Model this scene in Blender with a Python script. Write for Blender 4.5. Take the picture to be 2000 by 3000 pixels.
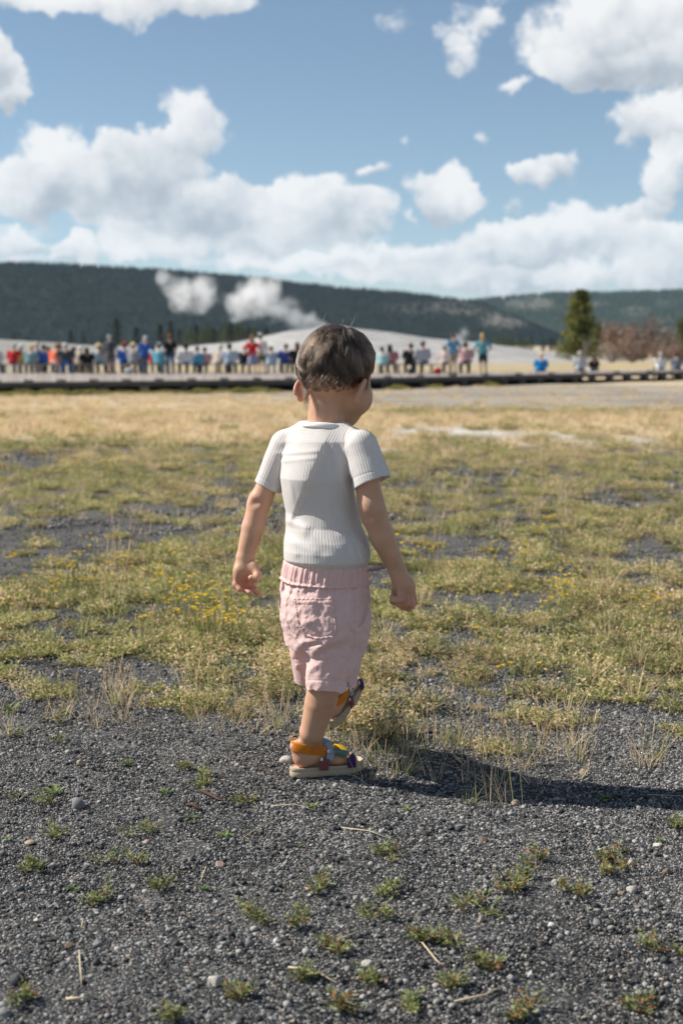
import bpy, math, random
import numpy as np
from math import sin, cos, pi, radians, sqrt
from mathutils import Vector, Matrix, Euler

for o in list(bpy.data.objects):
    bpy.data.objects.remove(o)
SC = bpy.context.scene
COL = SC.collection
rng = np.random.default_rng(7)
random.seed(7)

# ------------------------------------------------------------------ camera
CAM_H = 0.86
PITCH = radians(6.5)
FPX = 50.0 / 36.0 * 3000.0
cam_data = bpy.data.cameras.new('camera')
cam_data.lens = 50.0
cam_data.sensor_width = 36.0
cam_data.clip_start = 0.05
cam_data.clip_end = 20000.0
cam_data.dof.use_dof = True
cam_data.dof.focus_distance = 2.72
cam_data.dof.aperture_fstop = 5.3
cam = bpy.data.objects.new('camera', cam_data)
cam.location = (0, 0, CAM_H)
cam.rotation_euler = (radians(90) - PITCH, 0, 0)
COL.objects.link(cam)
SC.camera = cam

# ------------------------------------------------------------------ sun
SUN_EL = radians(41)
SUN_AZ = radians(-79)           # from +Y, negative = towards -X (left of the picture)
sun_dir = Vector((sin(SUN_AZ) * cos(SUN_EL), cos(SUN_AZ) * cos(SUN_EL), sin(SUN_EL)))
sl = bpy.data.lights.new('sun', 'SUN')
sl.energy = 5.0
sl.angle = radians(0.53)
sl.color = (1.0, 0.945, 0.86)
so = bpy.data.objects.new('sun', sl)
so.rotation_euler = sun_dir.to_track_quat('Z', 'Y').to_euler()
so.location = (-20, 5, 30)
COL.objects.link(so)

# ------------------------------------------------------------------ view
SC.view_settings.view_transform = 'Standard'
SC.view_settings.look = 'None'
SC.view_settings.exposure = 0.46
SC.view_settings.gamma = 1.0
SC.view_settings.use_curve_mapping = False
SC.render.engine = 'CYCLES'
SC.cycles.max_bounces = 8
SC.cycles.transparent_max_bounces = 8
SC.cycles.volume_bounces = 6
SC.cycles.use_denoising = True


# ------------------------------------------------------------------ node helper
class NT:
    """small expression helper over a node tree"""
    def __init__(self, tree):
        self.t = tree
        self.L = tree.links

    def n(self, typ, **kw):
        nd = self.t.nodes.new(typ)
        for k, v in kw.items():
            setattr(nd, k, v)
        return nd

    def put(self, sock, v):
        if hasattr(v, 'is_output'):
            self.L.new(v, sock)
        elif v is not None:
            sock.default_value = v

    def m(self, op, a, b=None, c=None, clamp=False):
        nd = self.n('ShaderNodeMath', operation=op)
        nd.use_clamp = clamp
        self.put(nd.inputs[0], a)
        if b is not None:
            self.put(nd.inputs[1], b)
        if c is not None:
            self.put(nd.inputs[2], c)
        return nd.outputs[0]

    def v(self, op, a, b=None, c=None, scale=None):
        nd = self.n('ShaderNodeVectorMath', operation=op)
        self.put(nd.inputs[0], a)
        if b is not None:
            self.put(nd.inputs[1], b)
        if c is not None:
            self.put(nd.inputs[2], c)
        if scale is not None:
            self.put(nd.inputs['Scale'], scale)
        return nd.outputs['Value'] if op in ('DOT_PRODUCT', 'LENGTH', 'DISTANCE') else nd.outputs[0]

    def xyz(self, x, y, z):
        nd = self.n('ShaderNodeCombineXYZ')
        for i, q in enumerate((x, y, z)):
            self.put(nd.inputs[i], q)
        return nd.outputs[0]

    def sep(self, v):
        nd = self.n('ShaderNodeSeparateXYZ')
        self.put(nd.inputs[0], v)
        return nd.outputs

    def noise(self, vec, scale, detail=4.0, rough=0.55, lac=2.0, dist=0.0):
        nd = self.n('ShaderNodeTexNoise')
        if vec is not None:
            self.put(nd.inputs['Vector'], vec)
        nd.inputs['Scale'].default_value = scale
        nd.inputs['Detail'].default_value = detail
        nd.inputs['Roughness'].default_value = rough
        nd.inputs['Lacunarity'].default_value = lac
        nd.inputs['Distortion'].default_value = dist
        return nd.outputs

    def ramp(self, fac, stops, interp='LINEAR'):
        nd = self.n('ShaderNodeValToRGB')
        cr = nd.color_ramp
        cr.interpolation = interp
        while len(cr.elements) < len(stops):
            cr.elements.new(0.5)
        for e, (p, c) in zip(cr.elements, stops):
            e.position = p
            e.color = (c[0], c[1], c[2], 1.0) if len(c) == 3 else c
        self.put(nd.inputs[0], fac)
        return nd.outputs[0]

    def sstep(self, x, a, b):
        nd = self.n('ShaderNodeMapRange', interpolation_type='SMOOTHSTEP')
        self.put(nd.inputs[0], x)
        nd.inputs[1].default_value = a
        nd.inputs[2].default_value = b
        nd.inputs[3].default_value = 0.0
        nd.inputs[4].default_value = 1.0
        return nd.outputs[0]

    def mix(self, f, a, b, blend='MIX'):
        nd = self.n('ShaderNodeMix', data_type='RGBA', blend_type=blend)
        self.put(nd.inputs[0], f)
        for s, q in ((nd.inputs[6], a), (nd.inputs[7], b)):
            if isinstance(q, tuple):
                q = (q[0], q[1], q[2], 1.0)
            self.put(s, q)
        return nd.outputs[2]

    def attr(self, name, typ='GEOMETRY'):
        nd = self.n('ShaderNodeAttribute', attribute_type=typ)
        nd.attribute_name = name
        return nd.outputs

    def bump(self, height, strength=0.5, dist=0.01, normal=None):
        nd = self.n('ShaderNodeBump')
        nd.inputs['Strength'].default_value = strength
        nd.inputs['Distance'].default_value = dist
        self.put(nd.inputs['Height'], height)
        if normal is not None:
            self.put(nd.inputs['Normal'], normal)
        return nd.outputs[0]


def px_ray(px, py):
    """direction through a point of the 2000 x 3000 photograph"""
    u = (px - 1000.0) / FPX
    v = (1500.0 - py) / FPX
    F = Vector((0, cos(PITCH), -sin(PITCH)))
    U = Vector((0, sin(PITCH), cos(PITCH)))
    return F + Vector((u, 0, 0)) + U * v


# ------------------------------------------------------------------ world: sky and clouds
def build_world():
    w = bpy.data.worlds.new('World')
    SC.world = w
    w.use_nodes = True
    t = w.node_tree
    t.nodes.clear()
    k = NT(t)
    out = k.n('ShaderNodeOutputWorld')
    sky = k.n('ShaderNodeTexSky', sky_type='NISHITA')
    sky.sun_disc = False
    sky.sun_elevation = SUN_EL
    sky.sun_rotation = SUN_AZ
    sky.altitude = 2200
    sky.air_density = 1.0
    sky.dust_density = 0.6
    sky.ozone_density = 1.2
    bg = k.n('ShaderNodeBackground')
    bg.inputs[1].default_value = 0.080
    hs = k.n('ShaderNodeHueSaturation')
    hs.inputs['Saturation'].default_value = 0.93
    hs.inputs['Value'].default_value = 0.97
    hs.inputs['Hue'].default_value = 0.493
    k.L.new(sky.outputs[0], hs.inputs['Color'])
    k.L.new(hs.outputs[0], bg.inputs[0])

    tc = k.n('ShaderNodeTexCoord')
    d = tc.outputs['Generated']
    x, y, z = k.sep(d)
    az = k.m('ARCTAN2', x, y)
    el = k.m('ARCSINE', z)
    # warp the cloud coordinates with turbulence so that the outlines billow
    n1 = k.noise(d, 18.0, 2.0, 0.5)[1]
    n2 = k.noise(d, 46.0, 5.0, 0.6)[1]
    w1 = k.v('SCALE', k.v('SUBTRACT', n1, (0.5, 0.5, 0.5)), scale=0.036)
    w2 = k.v('SCALE', k.v('SUBTRACT', n2, (0.5, 0.5, 0.5)), scale=0.030)
    p0 = k.xyz(az, el, 0.0)
    p = k.v('MULTIPLY', k.v('ADD', k.v('ADD', p0, w1), w2), (1.0, 1.0, 0.0))
    blobs = [  # px, py, rx, ry, weight
        (560, 395, 125, 115, 1), (430, 470, 160, 110, 1), (290, 500, 170, 115, 1), (115, 520, 140, 130, 1),
        (230, 585, 290, 60, .85), (480, 580, 300, 110, 1), (640, 600, 150, 90, .9), (330, 690, 300, 60, .42),
        (930, 600, 140, 105, 1), (800, 650, 220, 95, 1), (1020, 650, 150, 75, 1), (600, 715, 260, 45, .62),
        (1120, 765, 300, 60, .70), (1500, 730, 300, 80, .85), (1750, 665, 230, 90, 1), (1960, 740, 210, 110, .9),
        (1330, 815, 420, 45, .68), (850, 765, 380, 36, .65), (40, 705, 120, 50, .8), (240, 730, 80, 60, .85),
        (100, 762, 200, 26, .7), (1700, 815, 420, 45, .75), (1650, 700, 150, 60, .8),
        (1262, 560, 105, 85, 1), (1320, 585, 90, 55, .95), (1620, 512, 130, 55, .95), (1520, 515, 60, 40, .8),
        (1075, 505, 52, 30, .8), (1400, 405, 42, 30, .75), (1160, 412, 30, 20, .5),
        (1870, 365, 120, 75, 1), (1975, 365, 100, 90, 1), (1965, 510, 85, 95, 1), (1900, 590, 110, 36, .9),
        (1500, 610, 50, 28, .6), (1210, 660, 40, 22, .7),
        (1750, 100, 205, 165, 1.1), (1920, 70, 260, 190, 1.5), (1720, 198, 150, 50, 1), (1930, 205, 220, 65, 1.6),
        (1370, 150, 85, 60, .75), (1420, 40, 80, 55, .7), (1320, 85, 55, 45, .6), (1510, 238, 50, 26, .6), (1150, 55, 75, 45, .45),
        (300, -5, 460, 62, 1), (600, 0, 130, 45, .8), (40, 235, 105, 110, 1), (-10, 170, 70, 100, 1), (80, 290, 60, 45, .8),
        (-300, 550, 300, 200, 1), (2300, 450, 220, 150, 1),
    ]
    S = None
    Lh = None
    for bi, (bx, by, rx, ry, wt) in enumerate(blobs):
        if bi % 6 == 5:      # keeps the shader's working memory small
            p = k.v('ADD', p, k.v('SCALE', (1.0, 1.0, 0.0), scale=k.m('MULTIPLY', S, 1e-9)))
        c = px_ray(bx, by).normalized()
        ca, ce = math.atan2(c.x, c.y), math.asin(c.z)
        sx, sy = FPX / (rx * 0.86), FPX / (ry * 0.86)
        q = k.v('MULTIPLY_ADD', p, (sx, sy, 0.0), (-ca * sx, -ce * sy, 0.0))
        r2 = k.v('DOT_PRODUCT', q, q)
        e = k.m('MAXIMUM', k.m('MULTIPLY_ADD', r2, -wt * 0.62, wt), 0.0)
        qy = k.v('DOT_PRODUCT', q, (-0.35, 0.94, 0.0))
        if S is None:
            S, Lh = e, k.m('MULTIPLY', e, qy)
        else:
            S = k.m('ADD', S, e)
            Lh = k.m('MULTIPLY_ADD', e, qy, Lh)
    # the same kind of fair-weather cloud all round the rest of the sky
    far = k.m('MAXIMUM', k.sstep(k.m('ABSOLUTE', az), 0.30, 0.45), k.sstep(el, 0.30, 0.42))
    dome = k.v('MULTIPLY', d, (1.0, 1.0, 2.2))
    g1 = k.noise(dome, 3.4, 6.0, 0.55)[0]
    up = k.sstep(el, -0.02, 0.06)
    gen = k.m('MULTIPLY', k.m('MULTIPLY', k.m('MULTIPLY_ADD', g1, 9.0, -4.75), far), up)
    S = k.m('ADD', S, k.m('MAXIMUM', gen, 0.0))
    dw = k.v('ADD', d, k.v('SCALE', k.v('SUBTRACT', k.noise(d, 30.0, 3.0, 0.6)[1], (0.5, 0.5, 0.5)), scale=0.030))

    def puff(scale):
        vo = k.n('ShaderNodeTexVoronoi', feature='SMOOTH_F1')
        vo.inputs['Scale'].default_value = scale
        vo.inputs['Smoothness'].default_value = 0.35
        k.L.new(dw, vo.inputs['Vector'])
        return k.m('SUBTRACT', 0.5, vo.outputs['Distance'])
    pf1, pf2, pf3 = puff(19.0), puff(47.0), puff(110.0)
    rel = k.m('ADD', k.m('ADD', k.m('MULTIPLY', pf1, 0.9), k.m('MULTIPLY', pf2, 0.55)), k.m('MULTIPLY', pf3, 0.30))
    fine = k.m('SUBTRACT', k.noise(d, 70.0, 6.0, 0.65)[0], 0.5)
    Sn = k.m('ADD', k.m('ADD', S, k.m('MULTIPLY', rel, 0.62)), k.m('MULTIPLY', fine, 0.55))
    cover = k.m('MULTIPLY', k.sstep(Sn, 0.28, 0.74), k.sstep(S, 0.0, 0.10))
    cover = k.m('MULTIPLY', cover, 0.95)
    hgt = k.m('DIVIDE', Lh, k.m('ADD', S, 0.25))
    thick = k.sstep(S, 0.8, 2.6)
    soft = k.m('SUBTRACT', k.noise(d, 12.0, 3.0, 0.5)[0], 0.5)
    lit = k.m('ADD', k.m('MULTIPLY_ADD', hgt, 0.56, 0.74), k.m('MULTIPLY', rel, 0.42))
    lit = k.m('ADD', lit, k.m('ADD', k.m('MULTIPLY', soft, 0.7), k.m('MULTIPLY', fine, 0.30)))
    lit = k.m('SUBTRACT', lit, k.m('MULTIPLY', thick, 0.17), clamp=True)
    ccol = k.ramp(lit, [(0.0, (0.33, 0.38, 0.44)), (0.38, (0.53, 0.58, 0.635)), (0.66, (0.78, 0.80, 0.825)), (0.95, (0.95, 0.95, 0.945))])
    cb = k.n('ShaderNodeBackground')
    cb.inputs[1].default_value = 0.73
    k.L.new(ccol, cb.inputs[0])
    mx = k.n('ShaderNodeMixShader')
    k.L.new(cover, mx.inputs[0])
    k.L.new(bg.outputs[0], mx.inputs[1])
    k.L.new(cb.outputs[0], mx.inputs[2])
    k.L.new(mx.outputs[0], out.inputs[0])
    w.cycles.sampling_method = 'MANUAL'
    w.cycles.sample_map_resolution = 512


build_world()


# ------------------------------------------------------------------ general helpers
def tag(o, label=None, cat=None, group=None, kind=None):
    if label:
        o['label'] = label
    if cat:
        o['category'] = cat
    if group:
        o['group'] = group
    if kind:
        o['kind'] = kind
    return o


def empty(name, loc=(0, 0, 0), rz=0.0, label=None, cat=None, group=None):
    o = bpy.data.objects.new(name, None)
    o.empty_display_size = 0.1
    o.location = loc
    o.rotation_euler = (0, 0, rz)
    COL.objects.link(o)
    return tag(o, label, cat, group)


def mesh_from(name, V, F, smooth=False):
    """V (n,3) array, F list / array of equal-length faces or list of mixed"""
    me = bpy.data.meshes.new(name)
    V = np.asarray(V, dtype=np.float32)
    if isinstance(F, np.ndarray):
        nf, c = F.shape
        me.vertices.add(len(V))
        me.vertices.foreach_set('co', V.ravel())
        me.loops.add(nf * c)
        me.loops.foreach_set('vertex_index', F.astype(np.int32).ravel())
        me.polygons.add(nf)
        me.polygons.foreach_set('loop_start', np.arange(0, nf * c, c, dtype=np.int32))
        me.update(calc_edges=True)
        me.validate()
    else:
        me.from_pydata([tuple(v) for v in V], [], F)
        me.update()
    if smooth:
        me.polygons.foreach_set('use_smooth', np.ones(len(me.polygons), dtype=bool))
    return me


def add_obj(name, me, mat=None, parent=None, link=True):
    o = bpy.data.objects.new(name, me)
    if mat is not None:
        if len(me.materials) == 0:
            me.materials.append(mat)
        else:
            o.material_slots[0].link = 'OBJECT'
            o.material_slots[0].material = mat
    if link:
        COL.objects.link(o)
    if parent is not None:
        o.parent = parent
    return o


def set_attr(me, name, arr, typ='FLOAT', domain='POINT'):
    a = me.attributes.new(name, typ, domain)
    key = {'FLOAT': 'value', 'INT': 'value', 'FLOAT_VECTOR': 'vector', 'FLOAT_COLOR': 'color'}[typ]
    arr = np.asarray(arr, dtype=np.int32 if typ == 'INT' else np.float32)
    a.data.foreach_set(key, arr.ravel())


class MB:
    """collects simple shapes into one mesh, with a per-vertex colour"""
    def __init__(self):
        self.V, self.F, self.C = [], [], []

    def add(self, V, F, c=(1, 1, 1)):
        b = len(self.V)
        self.V += [tuple(v) for v in V]
        self.F += [tuple(i + b for i in f) for f in F]
        if len(c) == 3 and not hasattr(c[0], '__len__'):
            self.C += [c] * len(V)
        else:
            self.C += list(c)

    def box(self, x0, x1, y0, y1, z0, z1, c=(1, 1, 1)):
        V = [(x0, y0, z0), (x1, y0, z0), (x1, y1, z0), (x0, y1, z0), (x0, y0, z1), (x1, y0, z1), (x1, y1, z1), (x0, y1, z1)]
        F = [(0, 3, 2, 1), (4, 5, 6, 7), (0, 1, 5, 4), (1, 2, 6, 5), (2, 3, 7, 6), (3, 0, 4, 7)]
        self.add(V, F, c)

    def tube(self, pts, radii, n=6, c=(1, 1, 1), cap=True):
        pts = [Vector(p) for p in pts]
        V = []
        for i, p in enumerate(pts):
            t = (pts[min(i + 1, len(pts) - 1)] - pts[max(i - 1, 0)])
            t = t.normalized() if t.length > 1e-9 else Vector((0, 0, 1))
            a = t.cross(Vector((0.31, 0.17, 0.93)))
            if a.length < 1e-3:
                a = t.cross(Vector((1, 0, 0)))
            a.normalize()
            b = t.cross(a)
            r = radii[i] if hasattr(radii, '__len__') else radii
            for j in range(n):
                q = 2 * pi * j / n
                V.append(p + a * (r * cos(q)) + b * (r * sin(q)))
        F = []
        for i in range(len(pts) - 1):
            for j in range(n):
                F.append((i * n + j, i * n + (j + 1) % n, (i + 1) * n + (j + 1) % n, (i + 1) * n + j))
        if cap:
            F.append(tuple(range(n))[::-1])
            F.append(tuple((len(pts) - 1) * n + j for j in range(n)))
        self.add(V, F, c)

    def leaf(self, p, d, n, L, W, c, bend=0.0):
        """a small leaf: two quads folded along the midrib"""
        p, d, n = Vector(p), Vector(d).normalized(), Vector(n)
        s = d.cross(n)
        if s.length < 1e-4:
            s = d.orthogonal()
        s.normalize()
        n = s.cross(d)
        m = p + d * (L * 0.5) + n * (bend * L * 0.5)
        e = p + d * L - n * (bend * L * 0.3)
        V = [p, m + s * W * 0.5 + n * W * 0.18, e, m - s * W * 0.5 + n * W * 0.18]
        self.add(V, [(0, 1, 2), (0, 2, 3)], c)

    def blade(self, p, d, L, W, c, droop=0.3, segs=3):
        p = Vector(p)
        d = Vector(d).normalized()
        s = d.cross(Vector((random.uniform(-1, 1), random.uniform(-1, 1), 0.2)))
        s.normalize()
        V = []
        q = p.copy()
        for i in range(segs + 1):
            w = W * (1 - (i / segs) ** 1.5) * 0.5 + W * 0.06
            V += [q - s * w, q + s * w]
            d = (d + Vector((0, 0, -droop / segs)) + Vector((d.x, d.y, 0)) * (droop / segs * 0.6)).normalized()
            q = q + d * (L / segs)
        F = [(2 * i, 2 * i + 1, 2 * i + 3, 2 * i + 2) for i in range(segs)]
        self.add(V, F, c)

    def mesh(self, name, smooth=False, colour=True):
        me = bpy.data.meshes.new(name)
        me.from_pydata(self.V, [], self.F)
        me.update()
        if colour:
            c = np.ones((len(self.V), 4), dtype=np.float32)
            c[:, :3] = np.array(self.C, dtype=np.float32)
            set_attr(me, 'tint', c, 'FLOAT_COLOR')
        if smooth:
            me.polygons.foreach_set('use_smooth', np.ones(len(me.polygons), dtype=bool))
        return me

    def obj(self, name, mat, parent=None, smooth=False, link=True):
        return add_obj(name, self.mesh(name, smooth), mat, parent, link)


# value noise
def _hash(i, j, s):
    h = (i.astype(np.int64) * 374761393 + j.astype(np.int64) * 668265263 + s * 1274126177) & 0xffffffff
    h = ((h ^ (h >> 13)) * 1274126177) & 0xffffffff
    h = h ^ (h >> 16)
    return (h & 0xffff).astype(np.float64) / 65535.0


def vnoise(x, y, s=0):
    x, y = np.asarray(x, float), np.asarray(y, float)
    i, j = np.floor(x), np.floor(y)
    fx, fy = x - i, y - j
    fx, fy = fx * fx * (3 - 2 * fx), fy * fy * (3 - 2 * fy)
    i, j = i.astype(np.int64), j.astype(np.int64)
    a, b = _hash(i, j, s), _hash(i + 1, j, s)
    c, d = _hash(i, j + 1, s), _hash(i + 1, j + 1, s)
    return (a * (1 - fx) + b * fx) * (1 - fy) + (c * (1 - fx) + d * fx) * fy


def fbm(x, y, s=0, o=4):
    r, a, t = 0.0, 0.5, 0.0
    for k in range(o):
        r = r + a * vnoise(x * 2 ** k, y * 2 ** k, s + k * 17)
        t += a
        a *= 0.5
    return r / t


def sst(x, a, b):
    t = np.clip((np.asarray(x, float) - a) / (b - a), 0, 1)
    return t * t * (3 - 2 * t)


# ------------------------------------------------------------------ materials
def new_mat(name):
    m = bpy.data.materials.new(name)
    m.use_nodes = True
    t = m.node_tree
    t.nodes.clear()
    k = NT(t)
    out = k.n('ShaderNodeOutputMaterial')
    return m, k, out


def principled(k, out, base, rough=0.7, spec=0.3, normal=None, **kw):
    b = k.n('ShaderNodeBsdfPrincipled')
    if isinstance(base, tuple):
        base = (base[0], base[1], base[2], 1.0)
    k.put(b.inputs['Base Color'], base)
    k.put(b.inputs['Roughness'], rough)
    b.inputs['Specular IOR Level'].default_value = spec
    if normal is not None:
        k.put(b.inputs['Normal'], normal)
    for a, v in kw.items():
        k.put(b.inputs[a], v)
    if out is not None:
        k.L.new(b.outputs[0], out.inputs[0])
    return b


def obj_coord(k):
    return k.n('ShaderNodeTexCoord').outputs['Object']


def simple_mat(name, col, rough=0.7, spec=0.3, var=0.12, scale=20.0, bump=0.0, bscale=60.0, bdist=0.002):
    m, k, out = new_mat(name)
    co = obj_coord(k)
    n = k.noise(co, scale, 4.0, 0.6)[0]
    c = k.mix(n, tuple(x * (1 - var) for x in col), tuple(min(1, x * (1 + var)) for x in col))
    nm = None
    if bump:
        nm = k.bump(k.noise(co, bscale, 5.0, 0.65)[0], bump, bdist)
    principled(k, out, c, rough, spec, nm)
    return m


def leaf_mat(name, gain=(1, 1, 1), trans=0.35, var=0.35, rough=0.6):
    """foliage: the per-vertex tint, varied by instance, part of the light passing through"""
    m, k, out = new_mat(name)
    t = k.attr('tint')[0]
    oi = k.n('ShaderNodeObjectInfo').outputs['Random']
    f = k.m('MULTIPLY_ADD', oi, var, 1 - var / 2)
    c = k.v('SCALE', k.v('MULTIPLY', t, gain), scale=f)
    b = principled(k, None, c, rough, 0.25)
    tr = k.n('ShaderNodeBsdfTranslucent')
    k.L.new(c, tr.inputs[0])
    mx = k.n('ShaderNodeMixShader')
    mx.inputs[0].default_value = trans
    k.L.new(b.outputs[0], mx.inputs[1])
    k.L.new(tr.outputs[0], mx.inputs[2])
    k.L.new(mx.outputs[0], out.inputs[0])
    return m


# ================================================================== TERRAIN
def interp(x, xs, ys):
    return np.interp(x, xs, ys)


def ground_z(x, y):
    x, y = np.asarray(x, float), np.asarray(y, float)
    z = -0.74 * sst(y, 4.0, 54.0)
    near = 1 - sst(y, 12, 40)
    z = z + near * ((vnoise(x * 1.9, y * 1.9, 3) - 0.5) * 0.026 + (vnoise(x * 5.5, y * 5.5, 4) - 0.5) * 0.008)
    z = z + (1 - near) * (vnoise(x * 0.2, y * 0.2, 5) - 0.5) * 0.10 * (1 - sst(y, 60, 100) * 0.5)
    z = z + sst(y, 260, 1500) * 5.5 + np.maximum(y - 1500, 0) * 0.012
    return z


def project(x, y, z):
    dx, dy, dz = x, y, z - CAM_H
    f = dy * cos(PITCH) - dz * sin(PITCH)
    u = dy * sin(PITCH) + dz * cos(PITCH)
    f = np.where(np.abs(f) < 1e-6, 1e-6, f)
    return 1000 + FPX * dx / f, 1500 - FPX * u / f


def at_ground(px, py, it=14):
    """the point of the ground seen at a point of the photograph"""
    r = px_ray(px, py)
    z = 0.0
    y = 3.0
    for _ in range(it):
        t = (z - CAM_H) / r.z if r.z < -1e-5 else 400.0
        y = min(max(r.y * t, 0.3), 400.0)
        z = float(ground_z(r.x * t, y))
    return Vector((r.x * t, r.y * t, z))


def at_depth(px, py, y):
    r = px_ray(px, py)
    t = y / r.y
    return Vector((r.x * t, y, CAM_H + r.z * t))


# ---- what grows where (veg: green ground cover, tan: dry grass, white: pale sinter, bare: dark gravel)
EDGE_X = [-600, 0, 150, 300, 420, 560, 700, 860, 1000, 1100, 1300, 1400, 1520, 1620, 1750, 1900, 2000, 2600]
EDGE_Y = [1960, 1960, 1945, 1925, 1975, 2040, 2075, 2090, 2110, 2120, 2075, 2140, 2070, 2110, 2020, 2110, 2140, 2120]
BARE = [(300, 1590, 330, 55), (90, 1665, 230, 40), (1400, 1615, 230, 55), (1900, 1640, 170, 70), (1480, 1770, 190, 42),
        (1190, 2005, 110, 38), (1540, 2045, 160, 40), (760, 1560, 110, 45), (1150, 1700, 120, 40), (90, 1360, 120, 22), (640, 1420, 120, 26),
        (1850, 1470, 160, 24), (1380, 1390, 110, 16), (520, 1790, 150, 26)]


def cover(x, y):
    x, y = np.asarray(x, float), np.asarray(y, float)
    px, py = project(x, y, ground_z(x, y))
    inview = (y > 1.0)
    n = fbm(x * 2.2, y * 2.2, 11, 4)
    n2 = fbm(x * 0.55, y * 0.55, 12, 4)
    edge = np.interp(px, EDGE_X, EDGE_Y) + (fbm(px * 0.0055, py * 0.010, 17, 3) - 0.5) * 330
    veg = sst(edge - py + (n - 0.5) * 420, -110, 110) * (0.55 + 0.45 * sst(edge - py, 0, 240))
    for (bx, by, rx, ry) in BARE:
        r = ((px - bx) / rx) ** 2 + ((py - by) / ry) ** 2
        veg = veg * (1 - 0.90 * sst(1.15 - r + (n - 0.5) * 2.6, -0.1, 0.9))
    veg = veg * (0.42 + 0.58 * sst(n2 + (n - .5) * .7, 0.34, 0.58))
    veg = np.where(inview, veg, 0.0)
    # dry tan grass farther out
    tan = sst(1352 + (n2 - 0.5) * 150 - py, 0, 75)
    tl = sst(px, 950, 1150)
    grey = sst(1196 - 26 * (1 - tl) + (n2 - 0.5) * 46 + 18 * tl - py, -8, 14) * (0.25 + 0.75 * sst(px, 420, 900)) * (0.45 + 0.55 * sst(n2 + (n - .5) * .5, 0.36, 0.60))
    grey = grey * (y < 64)
    stripe_y = np.interp(px, [1150, 1300, 1500, 1700, 2000], [1262, 1266, 1276, 1284, 1296])
    white = np.exp(-((py - stripe_y) / np.interp(px, [1100, 1300, 1500, 2000], [8, 13, 10, 7])) ** 2) * sst(px, 1120, 1200) * (0.35 + 0.65 * sst(n2 + n * .3, 0.5, 0.72) + 0.5 * (px < 1480))
    white = np.clip(white, 0, 1) * (y < 40)
    tan = np.clip(tan * (1 - 0.85 * grey) * (1 - 0.8 * white), 0, 1)
    veg = veg * (1 - 0.93 * tan) * (1 - white)
    return veg, tan, white, grey


def build_ground():
    ys = np.concatenate([np.linspace(-8, 1.2, 16)[:-1], np.arange(1.2, 7.0, 0.03), np.geomspace(7.0, 90.0, 330)[:], np.geomspace(90, 4200, 70)[1:]])
    u = np.linspace(-1, 1, 301)
    g = 0.46 * u + 3.2 * u ** 7
    yy = np.maximum(ys, 0) + 5.0
    X = np.clip(yy[:, None] * g[None, :], -3800, 3800)
    Y = np.repeat(ys[:, None], len(u), 1)
    Z = ground_z(X, Y)
    V = np.stack([X, Y, Z], -1).reshape(-1, 3)
    ny, nx = len(ys), len(u)
    i = np.arange(ny - 1)[:, None] * nx + np.arange(nx - 1)[None, :]
    F = np.stack([i, i + 1, i + 1 + nx, i + nx], -1).reshape(-1, 4)
    me = mesh_from('ground', V, F, True)
    veg, tan, white, grey = cover(V[:, 0], V[:, 1])
    set_attr(me, 'cover', np.stack([veg, tan, white, grey], -1), 'FLOAT_COLOR')
    m, k, out = new_mat('ground_gravel_and_soil')
    co = k.n('ShaderNodeNewGeometry').outputs['Position']
    a = k.attr('cover')
    vg, tn, wh = k.sep(a[0])
    gy = a[3]
    vor = k.n('ShaderNodeTexVoronoi')
    vor.inputs['Scale'].default_value = 190.0
    k.L.new(co, vor.inputs['Vector'])
    cr = k.sep(vor.outputs['Color'])
    grain = k.ramp(cr[0], [(0.0, (0.026, 0.027, 0.029)), (0.5, (0.050, 0.051, 0.053)), (0.76, (0.10, 0.099, 0.097)), (0.9, (0.20, 0.19, 0.175)), (0.97, (0.30, 0.275, 0.24))])
    patch = k.noise(co, 2.3, 5.0, 0.6)[0]
    dust = k.noise(co, 9.0, 4.0, 0.6)[0]
    gr = k.mix(k.sstep(dust, 0.50, 0.80), grain, (0.14, 0.135, 0.125))
    soil = k.ramp(k.noise(co, 26.0, 5.0, 0.65)[0], [(0.25, (0.045, 0.043, 0.04)), (0.5, (0.10, 0.088, 0.066)), (0.72, (0.20, 0.165, 0.10))])
    straw = k.ramp(k.noise(co, 6.0, 6.0, 0.68)[0], [(0.28, (0.31, 0.24, 0.15)), (0.5, (0.50, 0.40, 0.26)), (0.72, (0.62, 0.53, 0.38))])
    far_grey = k.ramp(k.noise(k.v('MULTIPLY', co, (0.30, 0.8, 1.0)), 0.42, 9.0, 0.70)[0], [(0.3, (0.17, 0.155, 0.145)), (0.46, (0.27, 0.24, 0.21)), (0.56, (0.40, 0.345, 0.26)), (0.72, (0.36, 0.33, 0.30))])
    sint = k.ramp(k.noise(co, 5.0, 6.0, 0.7)[0], [(0.3, (0.42, 0.38, 0.33)), (0.55, (0.66, 0.63, 0.58))])
    c = k.mix(k.m('MULTIPLY', vg, 0.75), gr, soil)
    c = k.mix(tn, c, straw)
    c = k.mix(gy, c, far_grey)
    c = k.mix(wh, c, sint)
    h = k.m('ADD', k.m('MULTIPLY', vor.outputs['Distance'], -0.55), k.m('MULTIPLY', k.noise(co, 60.0, 4.0, 0.6)[0], 0.6))
    nm = k.bump(h, 0.9, 0.006)
    principled(k, out, c, 0.85, 0.25, nm)
    o = add_obj('ground', me, m)
    tag(o, 'dark gravel ground with patchy green and tan growth running out to the boardwalk', None, None, 'structure')
    return o


build_ground()


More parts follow.
